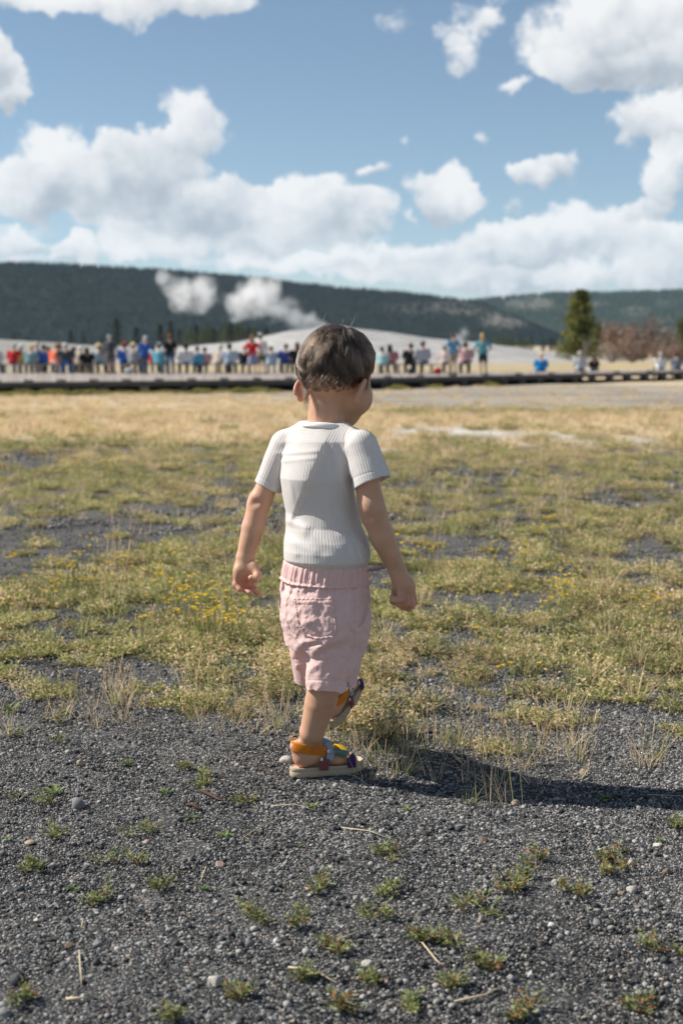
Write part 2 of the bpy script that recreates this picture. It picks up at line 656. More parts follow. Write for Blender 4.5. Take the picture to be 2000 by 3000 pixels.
# ---- pale sinter mound of the geyser, behind the boardwalk
def build_mound():
    xs = np.linspace(-95, 48, 130)
    ys = np.linspace(92, 250, 90)
    X, Y = np.meshgrid(xs, ys)
    sc = 170.0 / np.maximum(Y, 1)
    prof = np.interp(X * np.clip(sc, 0.7, 1.3), [-95, -60, -41, -31, -18.8, -13.3, -11, -6.4, -3.6, 0, 4.1, 10.2, 16.3, 22.4, 30, 48],
                     [0.9, 1.9, 2.1, 1.4, 1.15, 1.70, 2.05, 3.1, 3.55, 3.45, 3.0, 2.2, 1.6, 0.8, -0.1, -0.8])
    rise = sst(Y, 94, 172) * (1 - 0.85 * sst(Y, 190, 248))
    steps = (fbm(X * 0.09, Y * 0.22, 21, 5) - 0.5)
    Z = -0.95 + (prof + 0.95) * rise + steps * 0.6 * rise
    V = np.stack([X, Y, Z], -1).reshape(-1, 3)
    ny, nx = X.shape
    i = np.arange(ny - 1)[:, None] * nx + np.arange(nx - 1)[None, :]
    F = np.stack([i, i + 1, i + 1 + nx, i + nx], -1).reshape(-1, 4)
    me = mesh_from('geyser_mound', V, F, True)
    m, k, out = new_mat('pale_sinter')
    co = obj_coord(k)
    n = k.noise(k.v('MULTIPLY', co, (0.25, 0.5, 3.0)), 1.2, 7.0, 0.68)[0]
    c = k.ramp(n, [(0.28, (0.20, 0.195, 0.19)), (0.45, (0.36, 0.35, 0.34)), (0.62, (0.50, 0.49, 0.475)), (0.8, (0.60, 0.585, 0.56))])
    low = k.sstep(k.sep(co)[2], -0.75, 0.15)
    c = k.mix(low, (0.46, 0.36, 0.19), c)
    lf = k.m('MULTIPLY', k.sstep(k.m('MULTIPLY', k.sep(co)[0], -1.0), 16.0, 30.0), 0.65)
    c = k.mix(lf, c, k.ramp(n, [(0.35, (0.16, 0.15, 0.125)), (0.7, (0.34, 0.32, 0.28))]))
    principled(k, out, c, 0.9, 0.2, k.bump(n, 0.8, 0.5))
    tag(add_obj('geyser_mound', me, m), 'pale grey sinter mound rising behind the crowd', None, None, 'structure')


build_mound()


# ---- two forested hills
def conifer_proto(name, h, r, col, col2, seed):
    """a conifer seen from far away: trunk and ragged tiers"""
    rs = random.Random(seed)
    b = MB()
    b.tube([(0, 0, 0), (0, 0, h * 0.9)], [h * 0.018, h * 0.006], 5, (0.06, 0.045, 0.035))
    tiers = 6
    for i in range(tiers):
        z0 = h * (0.10 + 0.80 * i / tiers)
        z1 = z0 + h * (0.30 - 0.018 * i)
        rr = r * (1 - 0.86 * i / tiers)
        n = 8
        V = [(0, 0, min(z1, h))]
        for j in range(n):
            a = 2 * pi * (j + rs.random() * 0.5) / n
            q = rr * rs.uniform(0.62, 1.15)
            V.append((q * cos(a), q * sin(a), z0 - h * 0.02 * rs.random()))
        F = [(0, 1 + j, 1 + (j + 1) % n) for j in range(n)]
        t = rs.random()
        b.add(V, F, tuple(col[q] * (1 - t) + col2[q] * t for q in range(3)))
    return b.mesh(name)


def scatter(name, protos, P, rot, scl, idx, mat=None, label=None, kind='stuff'):
    """one object whose points carry copies of the small prototype meshes"""
    P = np.asarray(P, float)
    n = len(P)
    me = bpy.data.meshes.new(name)
    me.vertices.add(n)
    me.vertices.foreach_set('co', P.astype(np.float32).ravel())
    set_attr(me, 'turn', rot, 'FLOAT_VECTOR')
    set_attr(me, 'size', scl, 'FLOAT')
    set_attr(me, 'pick', idx, 'INT')
    me.update()
    o = bpy.data.objects.new(name, me)
    COL.objects.link(o)
    coll = bpy.data.collections.new(name + '_pieces')
    for i, p in enumerate(protos):
        q = bpy.data.objects.new(name + '_piece.%03d' % (i + 1), p)
        if mat and not len(p.materials):
            p.materials.append(mat)
        coll.objects.link(q)
    g = bpy.data.node_groups.new(name + '_scatter', 'GeometryNodeTree')
    g.interface.new_socket('Geometry', in_out='INPUT', socket_type='NodeSocketGeometry')
    g.interface.new_socket('Geometry', in_out='OUTPUT', socket_type='NodeSocketGeometry')
    gi = g.nodes.new('NodeGroupInput')
    go = g.nodes.new('NodeGroupOutput')
    ip = g.nodes.new('GeometryNodeInstanceOnPoints')
    ci = g.nodes.new('GeometryNodeCollectionInfo')
    ci.inputs['Collection'].default_value = coll
    ci.inputs['Separate Children'].default_value = True
    ci.inputs['Reset Children'].default_value = True
    ip.inputs['Pick Instance'].default_value = True
    g.links.new(gi.outputs[0], ip.inputs['Points'])
    g.links.new(ci.outputs[0], ip.inputs['Instance'])
    for nm, typ, sock in (('turn', 'FLOAT_VECTOR', 'Rotation'), ('size', 'FLOAT', 'Scale'), ('pick', 'INT', 'Instance Index')):
        na = g.nodes.new('GeometryNodeInputNamedAttribute')
        na.data_type = typ
        na.inputs[0].default_value = nm
        src = na.outputs[0]
        if nm == 'turn':
            er = g.nodes.new('FunctionNodeEulerToRotation')
            g.links.new(src, er.inputs[0])
            src = er.outputs[0]
        g.links.new(src, ip.inputs[sock])
    g.links.new(ip.outputs[0], go.inputs[0])
    md = o.modifiers.new('scatter', 'NODES')
    md.node_group = g
    return tag(o, label, None, None, kind)


M_FOREST = leaf_mat('forest_needles', trans=0.1, var=0.25)


def build_hill(name, depth, base, ridge_px, label, cols, n_trees, seed, rock_patches, tree_h):
    pxs = [q[0] for q in ridge_px]
    pys = [q[1] for q in ridge_px]
    xs_px = np.linspace(pxs[0], pxs[-1], 300)
    ts = np.linspace(-0.15, 1.6, 60)
    V = []
    X = (xs_px - 1000) / FPX * depth * 1.0
    ridge_el = np.interp(xs_px, pxs, pys)
    Zr = np.array([at_depth(1000, y, depth).z for y in ridge_el])
    yb = depth - base

    def surf(x, t):
        zr = np.interp(x, X, Zr) + (fbm(x * 0.012, x * 0 + 3.3, seed, 4) - 0.5) * 7
        y = yb + (depth - yb) * t
        s = np.where(t < 1, sst(t, -0.12, 1.12) / sst(1.0, -0.12, 1.12), 1 - 0.6 * (t - 1) ** 2)
        z = -8 + (zr + 8) * s
        z = z + (fbm(x * 0.006, y * 0.006, seed + 1, 5) - 0.5) * 34 * np.clip(t, 0, 1) * (1 - np.clip(t, 0, 1)) * 2.0
        z = z - 5.0 * np.clip(t, 0, 1)
        return y, z
    T, XX = np.meshgrid(ts, X, indexing='ij')
    YY, ZZ = surf(XX, T)
    V = np.stack([XX, YY, ZZ], -1).reshape(-1, 3)
    ny, nx = XX.shape
    i = np.arange(ny - 1)[:, None] * nx + np.arange(nx - 1)[None, :]
    F = np.stack([i, i + 1, i + 1 + nx, i + nx], -1).reshape(-1, 4)
    me = mesh_from(name, V, F, True)
    # rocky bare patches
    px, py = project(V[:, 0], V[:, 1], V[:, 2])
    rock = np.zeros(len(V))
    nn = fbm(V[:, 0] * 0.02, V[:, 2] * 0.05, seed + 5, 4)
    for (bx, by, rx, ry, w) in rock_patches:
        r = ((px - bx) / rx) ** 2 + ((py - by) / ry) ** 2
        rock = np.maximum(rock, w * sst(1.0 - r + (nn - 0.5) * 2.2, 0, 0.8))
    set_attr(me, 'rock', rock)
    m, k, out = new_mat(name + '_slope')
    co = obj_coord(k)
    n = k.noise(co, 0.05, 6.0, 0.65)[0]
    c = k.ramp(n, [(0.3, cols[0]), (0.6, cols[1])])
    rk = k.ramp(k.noise(co, 0.09, 6.0, 0.7)[0], [(0.35, (0.13, 0.125, 0.11)), (0.65, (0.36, 0.33, 0.29))])
    c = k.mix(k.attr('rock')[2], c, rk)
    principled(k, out, c, 0.95, 0.1, k.bump(k.noise(co, 0.12, 5.0, 0.7)[0], 1.0, 6.0))
    o = add_obj(name, me, m)
    tag(o, label, None, None, 'structure')
    rg = np.random.default_rng(seed)
    x = rg.uniform(X[0], X[-1], n_trees)
    t = rg.uniform(0.0, 1.06, n_trees) ** 0.9
    y, z = surf(x, t)
    px, py = project(x, y, z)
    nn = fbm(x * 0.02, z * 0.05, seed + 5, 4)
    keep = np.ones(n_trees, bool)
    for (bx, by, rx, ry, w) in rock_patches:
        r = ((px - bx) / rx) ** 2 + ((py - by) / ry) ** 2
        keep &= ~((w * sst(1.0 - r + (nn - 0.5) * 2.2, 0, 0.8)) > rg.uniform(0.15, 1.0, n_trees))
    P = np.stack([x, y, z - 0.4], -1)[keep]
    return P


hill_trees = []
P1 = build_hill('hill', 1500, 420,
                [(-4200, 770), (-2600, 722), (-1400, 738), (-400, 752), (0, 760), (200, 762), (400, 772), (600, 786), (800, 804), (1000, 826), (1200, 848), (1350, 866), (1420, 880), (1500, 915), (1560, 950), (1640, 992), (1760, 1030)],
                'long dark blue green forested hill behind the geyser',
                ((0.012, 0.02, 0.018), (0.03, 0.042, 0.034)), 60000, 31,
                [(1330, 905, 110, 30, .5), (1490, 940, 100, 30, .75), (1180, 900, 130, 26, .3)], 15)
P2 = build_hill('hill', 2700, 800,
                [(1150, 900), (1300, 885), (1440, 868), (1600, 855), (1700, 853), (1850, 850), (2000, 845), (2400, 835), (3300, 820)],
                'paler green hill farther off on the right with bare rocky patches',
                ((0.030, 0.044, 0.028), (0.052, 0.07, 0.042)), 22000, 47,
                [(1560, 885, 80, 20, .55), (1540, 900, 60, 14, .5), (1850, 915, 90, 20, .45), (1740, 890, 70, 12, .5), (1950, 890, 60, 12, .4)], 16)
protoF = [conifer_proto('far_conifer', 1.0, 0.17, (0.011, 0.021, 0.020), (0.017, 0.029, 0.026), 5 + i) for i in range(4)]
protoG = [conifer_proto('far_conifer', 1.0, 0.19, (0.026, 0.042, 0.026), (0.060, 0.078, 0.044), 15 + i) for i in range(4)]
for nm, PP, pr, hh, lb in (('forest', P1, protoF, 4.2, 'dark conifer forest covering the long hill'), ('forest', P2, protoG, 7.0, 'green conifer forest on the far right hill')):
    n = len(PP)
    scatter(nm, pr, PP, np.stack([np.zeros(n), np.zeros(n), rng.uniform(0, 6.28, n)], -1), hh * rng.uniform(0.65, 1.2, n), rng.integers(0, 4, n), M_FOREST, lb)


# ---- steam over the vent
def build_steam(name, centre_blobs, depth, density, label, seed, nscale):
    pts = []
    for (bx, by, r) in centre_blobs:
        c = at_depth(bx, by, depth)
        pts.append((c, r / FPX * depth))
    lo = Vector((min(c.x - r for c, r in pts), depth - max(r for c, r in pts) * 1.0, min(c.z - r for c, r in pts)))
    hi = Vector((max(c.x + r for c, r in pts), depth + max(r for c, r in pts) * 1.0, max(c.z + r for c, r in pts)))
    pad = 0.9 * max(r for c, r in pts)
    lo, hi = lo - Vector((pad, pad * .3, pad * .6)), hi + Vector((pad, pad * .3, pad))
    ce = (lo + hi) / 2
    h = (hi - lo) / 2
    b = MB()
    b.box(-h.x, h.x, -h.y, h.y, -h.z, h.z)
    m, k, out = new_mat(name + '_vapour')
    co = obj_coord(k)
    wv = k.noise(co, nscale, 3.0, 0.6)[1]
    p = k.v('ADD', co, k.v('SCALE', k.v('SUBTRACT', wv, (0.5, 0.5, 0.5)), scale=1.9 / nscale * 0.30))
    S = None
    for c, r in pts:
        q = k.v('SCALE', k.v('SUBTRACT', p, tuple(c - ce)), scale=1.0 / r)
        e = k.m('MAXIMUM', k.m('SUBTRACT', 1.0, k.v('DOT_PRODUCT', q, q)), 0.0)
        S = e if S is None else k.m('ADD', S, e)
    n = k.noise(co, nscale * 1.7, 4.0, 0.6)[0]
    d = k.m('MULTIPLY', k.sstep(k.m('ADD', S, k.m('MULTIPLY_ADD', n, 6.4, -3.35)), 0.0, 2.4), k.m('MULTIPLY', k.sstep(S, 0.02, 0.45), density))
    pv = k.n('ShaderNodeVolumePrincipled')
    pv.inputs['Color'].default_value = (1.0, 1.0, 1.0, 1)
    pv.inputs['Anisotropy'].default_value = 0.1
    k.L.new(d, pv.inputs['Density'])
    k.L.new(pv.outputs[0], out.inputs['Volume'])
    o = add_obj(name, b.mesh(name, colour=False), m)
    o.location = ce
    tag(o, label, None, None, 'stuff')


build_steam('steam', [(945, 968, 34), (920, 955, 46), (880, 938, 50), (845, 915, 54), (800, 895, 60), (750, 880, 66), (745, 845, 60), (780, 822, 56), (700, 900, 48), (690, 870, 44),
                      (800, 860, 40), (600, 890, 34), (565, 868, 62), (520, 845, 54), (590, 835, 50), (490, 820, 40), (530, 890, 40), (620, 870, 40)],
            160.0, 0.62, 'white steam drifting left from the geyser in front of the dark hill', 3, 0.33)
build_steam('steam', [(1352, 985, 26), (1362, 968, 20), (1345, 1000, 20)], 165.0, 0.5, 'small white puff of steam between two standing people', 4, 0.6)

# ================================================================== BOARDWALK
DZ = -0.25
FRONT = [(-900, 40), (-400, 45), (0, 49.5), (350, 51.5), (700, 53.5), (1000, 56), (1300, 60.5), (1600, 66), (1800, 70.5), (2000, 76), (2300, 84), (2700, 96)]
BACK = [(-900, 72), (-400, 74), (0, 75), (350, 75), (700, 75), (1000, 75), (1300, 75), (1600, 76), (1800, 79), (2000, 84.5), (2300, 92), (2700, 104)]


def deck_pt(line, px, z=0.0):
    d = float(np.interp(px, [q[0] for q in line], [q[1] for q in line]))
    return Vector(((px - 1000) / FPX * d * 0.9936 * (1 + 0.0), d, z))


M_DECK = simple_mat('weathered_grey_deck', (0.40, 0.355, 0.335), 0.8, 0.2, 0.25, 3.0, 0.3, 30, 0.004)
M_BEAM = simple_mat('dark_stained_beam', (0.10, 0.095, 0.092), 0.85, 0.2, 0.3, 2.0)
M_POST = simple_mat('grey_timber_post', (0.15, 0.142, 0.132), 0.85, 0.2, 0.3, 2.0)
M_PALE = simple_mat('pale_timber', (0.42, 0.36, 0.27), 0.85, 0.2, 0.3, 2.0)
M_BENCH = simple_mat('weathered_bench_timber', (0.36, 0.33, 0.30), 0.8, 0.2, 0.25, 4.0)


def build_deck():
    root = empty('boardwalk', deck_pt(FRONT, 1000, DZ))
    tag(root, 'wide weathered timber boardwalk on posts crossing behind the meadow', None, None, 'structure')
    base = Vector(root.location)
    pxs = np.linspace(-900, 2700, 560)
    b = MB()
    for i in range(len(pxs) - 1):
        g = 0.12
        p0, p1 = pxs[i], pxs[i] + (pxs[i + 1] - pxs[i]) * (1 - g)
        q = [deck_pt(FRONT, p0, DZ), deck_pt(FRONT, p1, DZ), deck_pt(BACK, p1, DZ), deck_pt(BACK, p0, DZ)]
        q = [v - base for v in q]
        dz = random.uniform(-.003, .003)
        V = [(v.x, v.y, v.z + dz) for v in q] + [(v.x, v.y, v.z - 0.045) for v in q]
        s = random.uniform(0.8, 1.12)
        b.add(V, [(0, 1, 2, 3), (4, 7, 6, 5), (0, 4, 5, 1), (1, 5, 6, 2), (2, 6, 7, 3), (3, 7, 4, 0)], (s, s, s))
    m, k, out = new_mat('grey_deck_boards')
    co = obj_coord(k)
    c = k.v('MULTIPLY', k.ramp(k.noise(co, 1.5, 5, .6)[0], [(.3, (0.25, 0.215, 0.20)), (.7, (0.35, 0.31, 0.29))]), k.attr('tint')[0])
    principled(k, out, c, 0.8, 0.2)
    tag(b.obj('deck_board', m, root), None, None, None, 'stuff')
    # beam along the front edge, set back a little, in lengths
    segs = np.linspace(-900, 2700, 31)
    for i in range(len(segs) - 1):
        a, c = deck_pt(FRONT, segs[i], 0) - Vector((base.x, base.y, 0)), deck_pt(FRONT, segs[i + 1] - 2, 0) - Vector((base.x, base.y, 0))
        t = (c - a).normalized()
        n = Vector((-t.y, t.x, 0))
        q = [a + n * 0.02, c + n * 0.02, c + n * 0.12, a + n * 0.12]
        V = [(v.x, v.y, -0.052) for v in q] + [(v.x, v.y, -0.20) for v in q]
        bb = MB()
        bb.add(V, [(0, 1, 2, 3), (4, 7, 6, 5), (0, 4, 5, 1), (1, 5, 6, 2), (2, 6, 7, 3), (3, 7, 4, 0)])
        bb.obj('edge_beam', M_BEAM, root)
    for i in range(len(segs) - 9):      # added dark row under the boards, blocks light so the underside stays dark
        a, c = deck_pt(FRONT, segs[i], 0), deck_pt(FRONT, segs[i + 1] - 2, 0)
        V = []
        for z in (-0.052, -0.56):
            for q, o_ in ((a, 3.0), (c, 3.0), (c, 3.15), (a, 3.15)):
                V.append((q.x - base.x, q.y + o_ - base.y, z))
        bb = MB()
        bb.add(V, [(0, 1, 2, 3), (4, 7, 6, 5), (0, 4, 5, 1), (1, 5, 6, 2), (2, 6, 7, 3), (3, 7, 4, 0)])
        bb.obj('shade_skirt', M_BEAM, root)
    # posts under the front edge and a darker row behind
    post = MB()
    post.box(-0.14, 0.14, -0.14, 0.14, -0.62, -0.20)
    pm = post.mesh('post')
    pale = MB()
    pale.box(-0.16, 0.16, -0.1, 0.1, -0.62, -0.20)
    pmp = pale.mesh('post')
    for j, (line, off, step0) in enumerate((('f', 0.35, 118), ('m', 4.5, 118))):
        px = -880 + 40 * j
        while px < 2650:
            p = deck_pt(FRONT, px, 0)
            pl = j == 0 and (abs(px - 445) < 60 or (1730 < px < 1930 and int(px) % 2))
            o = add_obj('post', pmp if pl else pm, None, root)
            o.data.materials or o.data.materials.append(M_PALE if pl else M_POST)
            o.location = (p.x - base.x, p.y + off - base.y, 0)
            px += step0 if px < 1450 else 52
    # low kerb blocks on the front edge
    kb = MB()
    kb.box(-0.16, 0.16, -0.04, 0.04, 0.004, 0.07)
    km = kb.mesh('kerb_block')
    px = -880
    while px < 2650:
        p = deck_pt(FRONT, px, 0)
        o = add_obj('kerb_block', km, M_BEAM if not len(km.materials) else None, root)
        o.location = (p.x - base.x, p.y + 0.12 - base.y, 0)
        px += 96
    return root


build_deck()


def make_bench(L):
    root = empty('bench', (0, 0, 0))
    for y in (-0.13, 0.13):
        b = MB()
        b.box(-L / 2, L / 2, y - 0.115, y + 0.115, 0.40, 0.45)
        b.obj('seat_plank', M_BENCH, root)
    lg = MB()
    lg.box(-0.05, 0.05, -0.20, 0.20, 0.0, 0.397)
    lm = lg.mesh('leg')
    lm.materials.append(M_BENCH)
    for x in np.linspace(-L / 2 + 0.25, L / 2 - 0.25, 3):
        o = add_obj('leg', lm, None, root)
        o.location = (x, 0, 0)
    return root


def copy_tree(o, parent=None):
    c = o.copy()
    COL.objects.link(c)
    if parent is not None:
        c.parent = parent
    for ch in list(o.children):
        copy_tree(ch, c)
    return c


BENCHES = [(-30, 'bench at the far left end of the boardwalk row, cut by the frame'), (125, 'bench under the people in yellow, teal and blue shirts'),
           (280, 'bench under the people in black and pale blue beside the backpack wearer'), (430, 'bench between the two standing people in blue and black'),
           (585, 'bench under the people in white, teal and pink'), (735, 'bench behind the standing person in a red shirt'),
           (885, 'bench under the long haired person, left of the child'), (1110, 'bench under the people in mint and pink right of the child'),
           (1260, 'bench between the person in black and the person in a plaid shirt')]
_b = None
for px, lab in BENCHES:
    o = make_bench(2.28) if _b is None else copy_tree(_b)
    _b = _b or o
    o.location = at_depth(px, 1500, 68.0)
    o.location.z = DZ + 0.002
    tag(o, 'weathered timber ' + lab, 'bench', 'benches along the boardwalk')

# ================================================================== FAR TREES AND BUSHES
M_CROWN = leaf_mat('conifer_needles', trans=0.2, var=0.2)
M_BARK = simple_mat('bark', (0.11, 0.085, 0.065), 0.9, 0.1, 0.35, 6.0, 0.6, 30, 0.02)


def conifer(h, r, seed, n, cols, lean=0.0, skirt=0.06, lw=0.09):
    """trunk and crown meshes of one conifer, its crown made of many small needle sprays on drooping limbs"""
    rs = random.Random(seed)
    tb = MB()
    tb.tube([(0, 0, -0.15), (lean * .4, 0, h * 0.5), (lean, 0, h * 0.97)], [h * 0.022, h * 0.014, h * 0.003], 7)
    b = MB()
    limbs = int(26 + h * 7)
    per = max(8, n // limbs)
    for i in range(limbs):
        t = skirt + (0.985 - skirt) * (i + rs.random()) / limbs
        a = i * 2.399 + rs.uniform(-.4, .4)
        rr = r * (1 - t) ** 0.72 * rs.uniform(0.62, 1.15) * (0.75 + 0.35 * min(1, t / 0.2))
        z = h * t
        tip = Vector((cos(a) * rr + lean * t, sin(a) * rr, z + rr * rs.uniform(-0.15, 0.32)))
        o = Vector((lean * t, 0, z))
        tb.tube([o, tip], [h * 0.006, h * 0.002], 4, cap=False)
        shade = rs.random()
        for j in range(per):
            s = rs.uniform(0.22, 1.05)
            p = o.lerp(tip, s) + Vector((rs.gauss(0, 1), rs.gauss(0, 1), rs.gauss(0, 0.7))) * (0.13 * rr + 0.02 * h)
            d = (tip - o).normalized() * 0.7 + Vector((rs.gauss(0, .6), rs.gauss(0, .6), rs.gauss(0.25, .5)))
            q = min(1, max(0, shade * 0.6 + rs.random() * 0.5))
            c = tuple(cols[0][m] * (1 - q) + cols[1][m] * q for m in range(3))
            b.leaf(p, d, (rs.gauss(0, 1), rs.gauss(0, 1), 1), lw * h * rs.uniform(.5, 1.0), lw * h * 0.42, c)
    return tb.mesh('trunk', True), b.mesh('crown')


GREEN_PINE = ((0.05, 0.07, 0.025), (0.26, 0.27, 0.085))
DARK_PINE = ((0.012, 0.022, 0.016), (0.045, 0.06, 0.034))
MID_PINE = ((0.04, 0.06, 0.03), (0.15, 0.17, 0.07))


def plant_tree(name, loc, meshes, sc, rz, label, cat, group=None):
    root = empty(name, loc, rz, label, cat, group)
    root.scale = (sc, sc, sc)
    t = add_obj('trunk', meshes[0], None, root)
    if not len(meshes[0].materials):
        meshes[0].materials.append(M_BARK)
    c = add_obj('crown', meshes[1], None, root)
    if not len(meshes[1].materials):
        meshes[1].materials.append(M_CROWN)
    return root


def tree_at(name, px, ytop, ybase, depth, meshes, h0, label, cat='tree', group=None, rz=0.0):
    b = at_depth(px, ybase, depth)
    t = at_depth(px, ytop, depth)
    return plant_tree(name, b, meshes, (t.z - b.z) / h0, rz, label, cat, group)


bigpine = conifer(5.0, 1.45, 3, 5200, GREEN_PINE, 0.12, 0.02, 0.085)
tree_at('pine_tree', 1692, 852, 1046, 112.0, bigpine, 5.0, 'sunlit bushy green pine standing alone right of the blue shirted person')
smallpine = conifer(3.0, 1.1, 9, 1500, GREEN_PINE, 0.05, 0.0, 0.10)
tree_at('pine_tree', 1748, 955, 1050, 110.0, smallpine, 3.0, 'short young pine leaning on the right foot of the lone tall pine')
tree_at('pine_tree', 2004, 925, 1060, 100.0, smallpine, 3.0, 'green pine cut by the right edge of the frame beyond the brown bushes', rz=1.3)
tree_at('pine_shrub', 1655, 1012, 1052, 108.0, conifer(1.2, 0.9, 12, 800, GREEN_PINE, 0, 0, 0.14), 1.2, 'low green shrub at the left foot of the lone tall pine', 'shrub')

far_a = conifer(7.0, 1.25, 21, 900, DARK_PINE, 0, 0.05, 0.075)
far_b = conifer(7.0, 1.7, 22, 900, DARK_PINE, 0.1, 0.04, 0.08)
far_c = conifer(6.0, 2.0, 23, 900, MID_PINE, 0.1, 0.02, 0.085)
DK = [(342, 932, 1012, far_a, 'tall slim dark conifer, tallest of the left group behind the crowd'), (400, 958, 1012, far_b, 'dark conifer just left of the standing person in blue, behind the crowd'),
      (300, 985, 1015, far_b, 'short dark conifer left of the tall slim one behind the crowd'), (208, 970, 1008, far_b, 'dark conifer above the person in the coral shirt, left of the pair'), (246, 978, 1008, far_a, 'small dark conifer above the white haired sitter'),
      (470, 950, 1010, far_b, 'dark conifer between the standing people in blue and in black'), (500, 940, 1010, far_a, 'dark conifer right behind the standing person in black'),
      (40, 978, 1000, far_b, 'low dark conifer far left above the red shirted sitter'), (82, 985, 1002, far_b, 'tiny dark conifer far left above the yellow shirted sitter')]
for i, (px, yt, yb, ms, lab) in enumerate(DK):
    tree_at('conifer', px, yt, yb, 262.0 + 5 * (i % 4), ms, 7.0, lab, 'tree', 'dark conifers behind the mound on the left', i * 1.1)
for i, px in enumerate(range(525, 800, 17)):
    yt = np.interp(px, [525, 600, 700, 800], [965, 958, 950, 965]) + random.uniform(-9, 9)
    tree_at('conifer', px, yt, 1006, 264.0 + random.uniform(0, 14), far_c if i % 3 else far_b, 6.0 if i % 3 else 7.0,
            'mid green conifer in the low wood below the drifting steam', 'tree', 'green conifers in the low wood below the steam', i * 1.7)
for i, px in enumerate((1455, 1470, 1487, 1502, 1520, 1536, 1552, 1590, 1612, 1625)):
    tree_at('conifer', px, 985 + (i * 7) % 13, 1030, 330.0 + 6 * (i % 3), far_c if i < 7 else far_b, 6.0 if i < 7 else 7.0,
            'small pale green conifer in the distant row left of the lone pine', 'tree', 'distant row of small conifers left of the lone pine', i * 0.9)

# brown, dying bushes at the right
M_TWIG = leaf_mat('dead_foliage', trans=0.15, var=0.2)


def brown_bush(w, h, seed, n, cols):
    rs = random.Random(seed)
    tb, b = MB(), MB()
    for i in range(26):
        a = rs.uniform(0, 6.28)
        q = rs.uniform(0.2, 1) ** 0.7
        tip = Vector((cos(a) * w * q * 0.5, sin(a) * w * q * 0.4, h * (1 - 0.55 * q * q) * rs.uniform(0.65, 1.05)))
        mid = tip * 0.5 + Vector((0, 0, -h * 0.08))
        tb.tube([(0, 0, -0.1), mid, tip], [h * 0.02, h * 0.012, h * 0.004], 4, cap=False)
        sh = rs.random()
        for j in range(n // 26):
            s = rs.uniform(0.25, 1.08)
            p = tip * s + Vector((rs.gauss(0, 1), rs.gauss(0, 1), rs.gauss(0, .8))) * 0.13 * h
            p.z = max(p.z, 0.02)
            k = min(1, max(0, sh * .7 + rs.random() * .4))
            c = tuple(cols[0][m] * (1 - k) + cols[1][m] * k for m in range(3))
            b.leaf(p, (rs.gauss(0, 1), rs.gauss(0, 1), rs.gauss(0.3, .7)), (rs.gauss(0, 1), rs.gauss(0, 1), 1), h * 0.10 * rs.uniform(.5, 1.2), h * 0.04, c)
    return tb.mesh('branch', True), b.mesh('foliage')


M_DEADWOOD = simple_mat('grey_dead_wood', (0.26, 0.23, 0.21), 0.9, 0.1, 0.25, 5.0)
BROWN = ((0.13, 0.085, 0.065), (0.37, 0.26, 0.20))
RUST = ((0.17, 0.105, 0.075), (0.42, 0.27, 0.19))
GREYB = ((0.16, 0.125, 0.11), (0.42, 0.35, 0.31))
BUSH = [(1800, 940, 1046, 104, 2.1, RUST, 'rust brown bush right behind the lone pine'), (1880, 925, 1050, 102, 2.6, BROWN, 'largest brown bush, with an orange tip, right of the rust one'),
        (1790, 1005, 1058, 96, 2.4, GREYB, 'low greyish brown bush in front of the rust one'), (1850, 985, 1058, 95, 2.2, BROWN, 'dark brown bush behind the person raising an arm'),
        (1965, 950, 1052, 101, 2.2, GREYB, 'greyish brown bush near the right edge'), (1935, 1000, 1060, 94, 2.0, BROWN, 'low brown bush behind the heads of the right hand pair'),
        (1990, 985, 1060, 96, 1.8, BROWN, 'brown bush cut by the right edge of the frame')]
for i, (px, yt, yb, dep, w, cols, lab) in enumerate(BUSH):
    b = at_depth(px, yb, dep)
    h = at_depth(px, yt, dep).z - b.z
    ms = brown_bush(w * 1.15, h, 60 + i, 1500, cols)
    root = empty('bush', b, 0, 'dead ' + lab if 'brown' in lab else lab, 'bush', 'brown bushes at the right')
    add_obj('branch', ms[0], M_DEADWOOD, root)
    add_obj('foliage', ms[1], M_TWIG, root)
# bare grey dead tree in front of the pine
db = MB()
rs = random.Random(4)
for i in range(16):
    a = rs.uniform(0, 6.28)
    h = rs.uniform(0.8, 1.75)
    r = rs.uniform(.1, .5)
    db.tube([(0, 0, -0.1), (cos(a) * r * .4, sin(a) * r * .4, h * .55), (cos(a) * r, sin(a) * r, h)], [0.035, 0.024, 0.008], 5)
o = db.obj('dead_tree', M_DEADWOOD)
o.location = at_depth(1712, 1052, 98.0)
tag(o, 'bare grey snag of dead branches in front of the lone pine', 'dead tree')

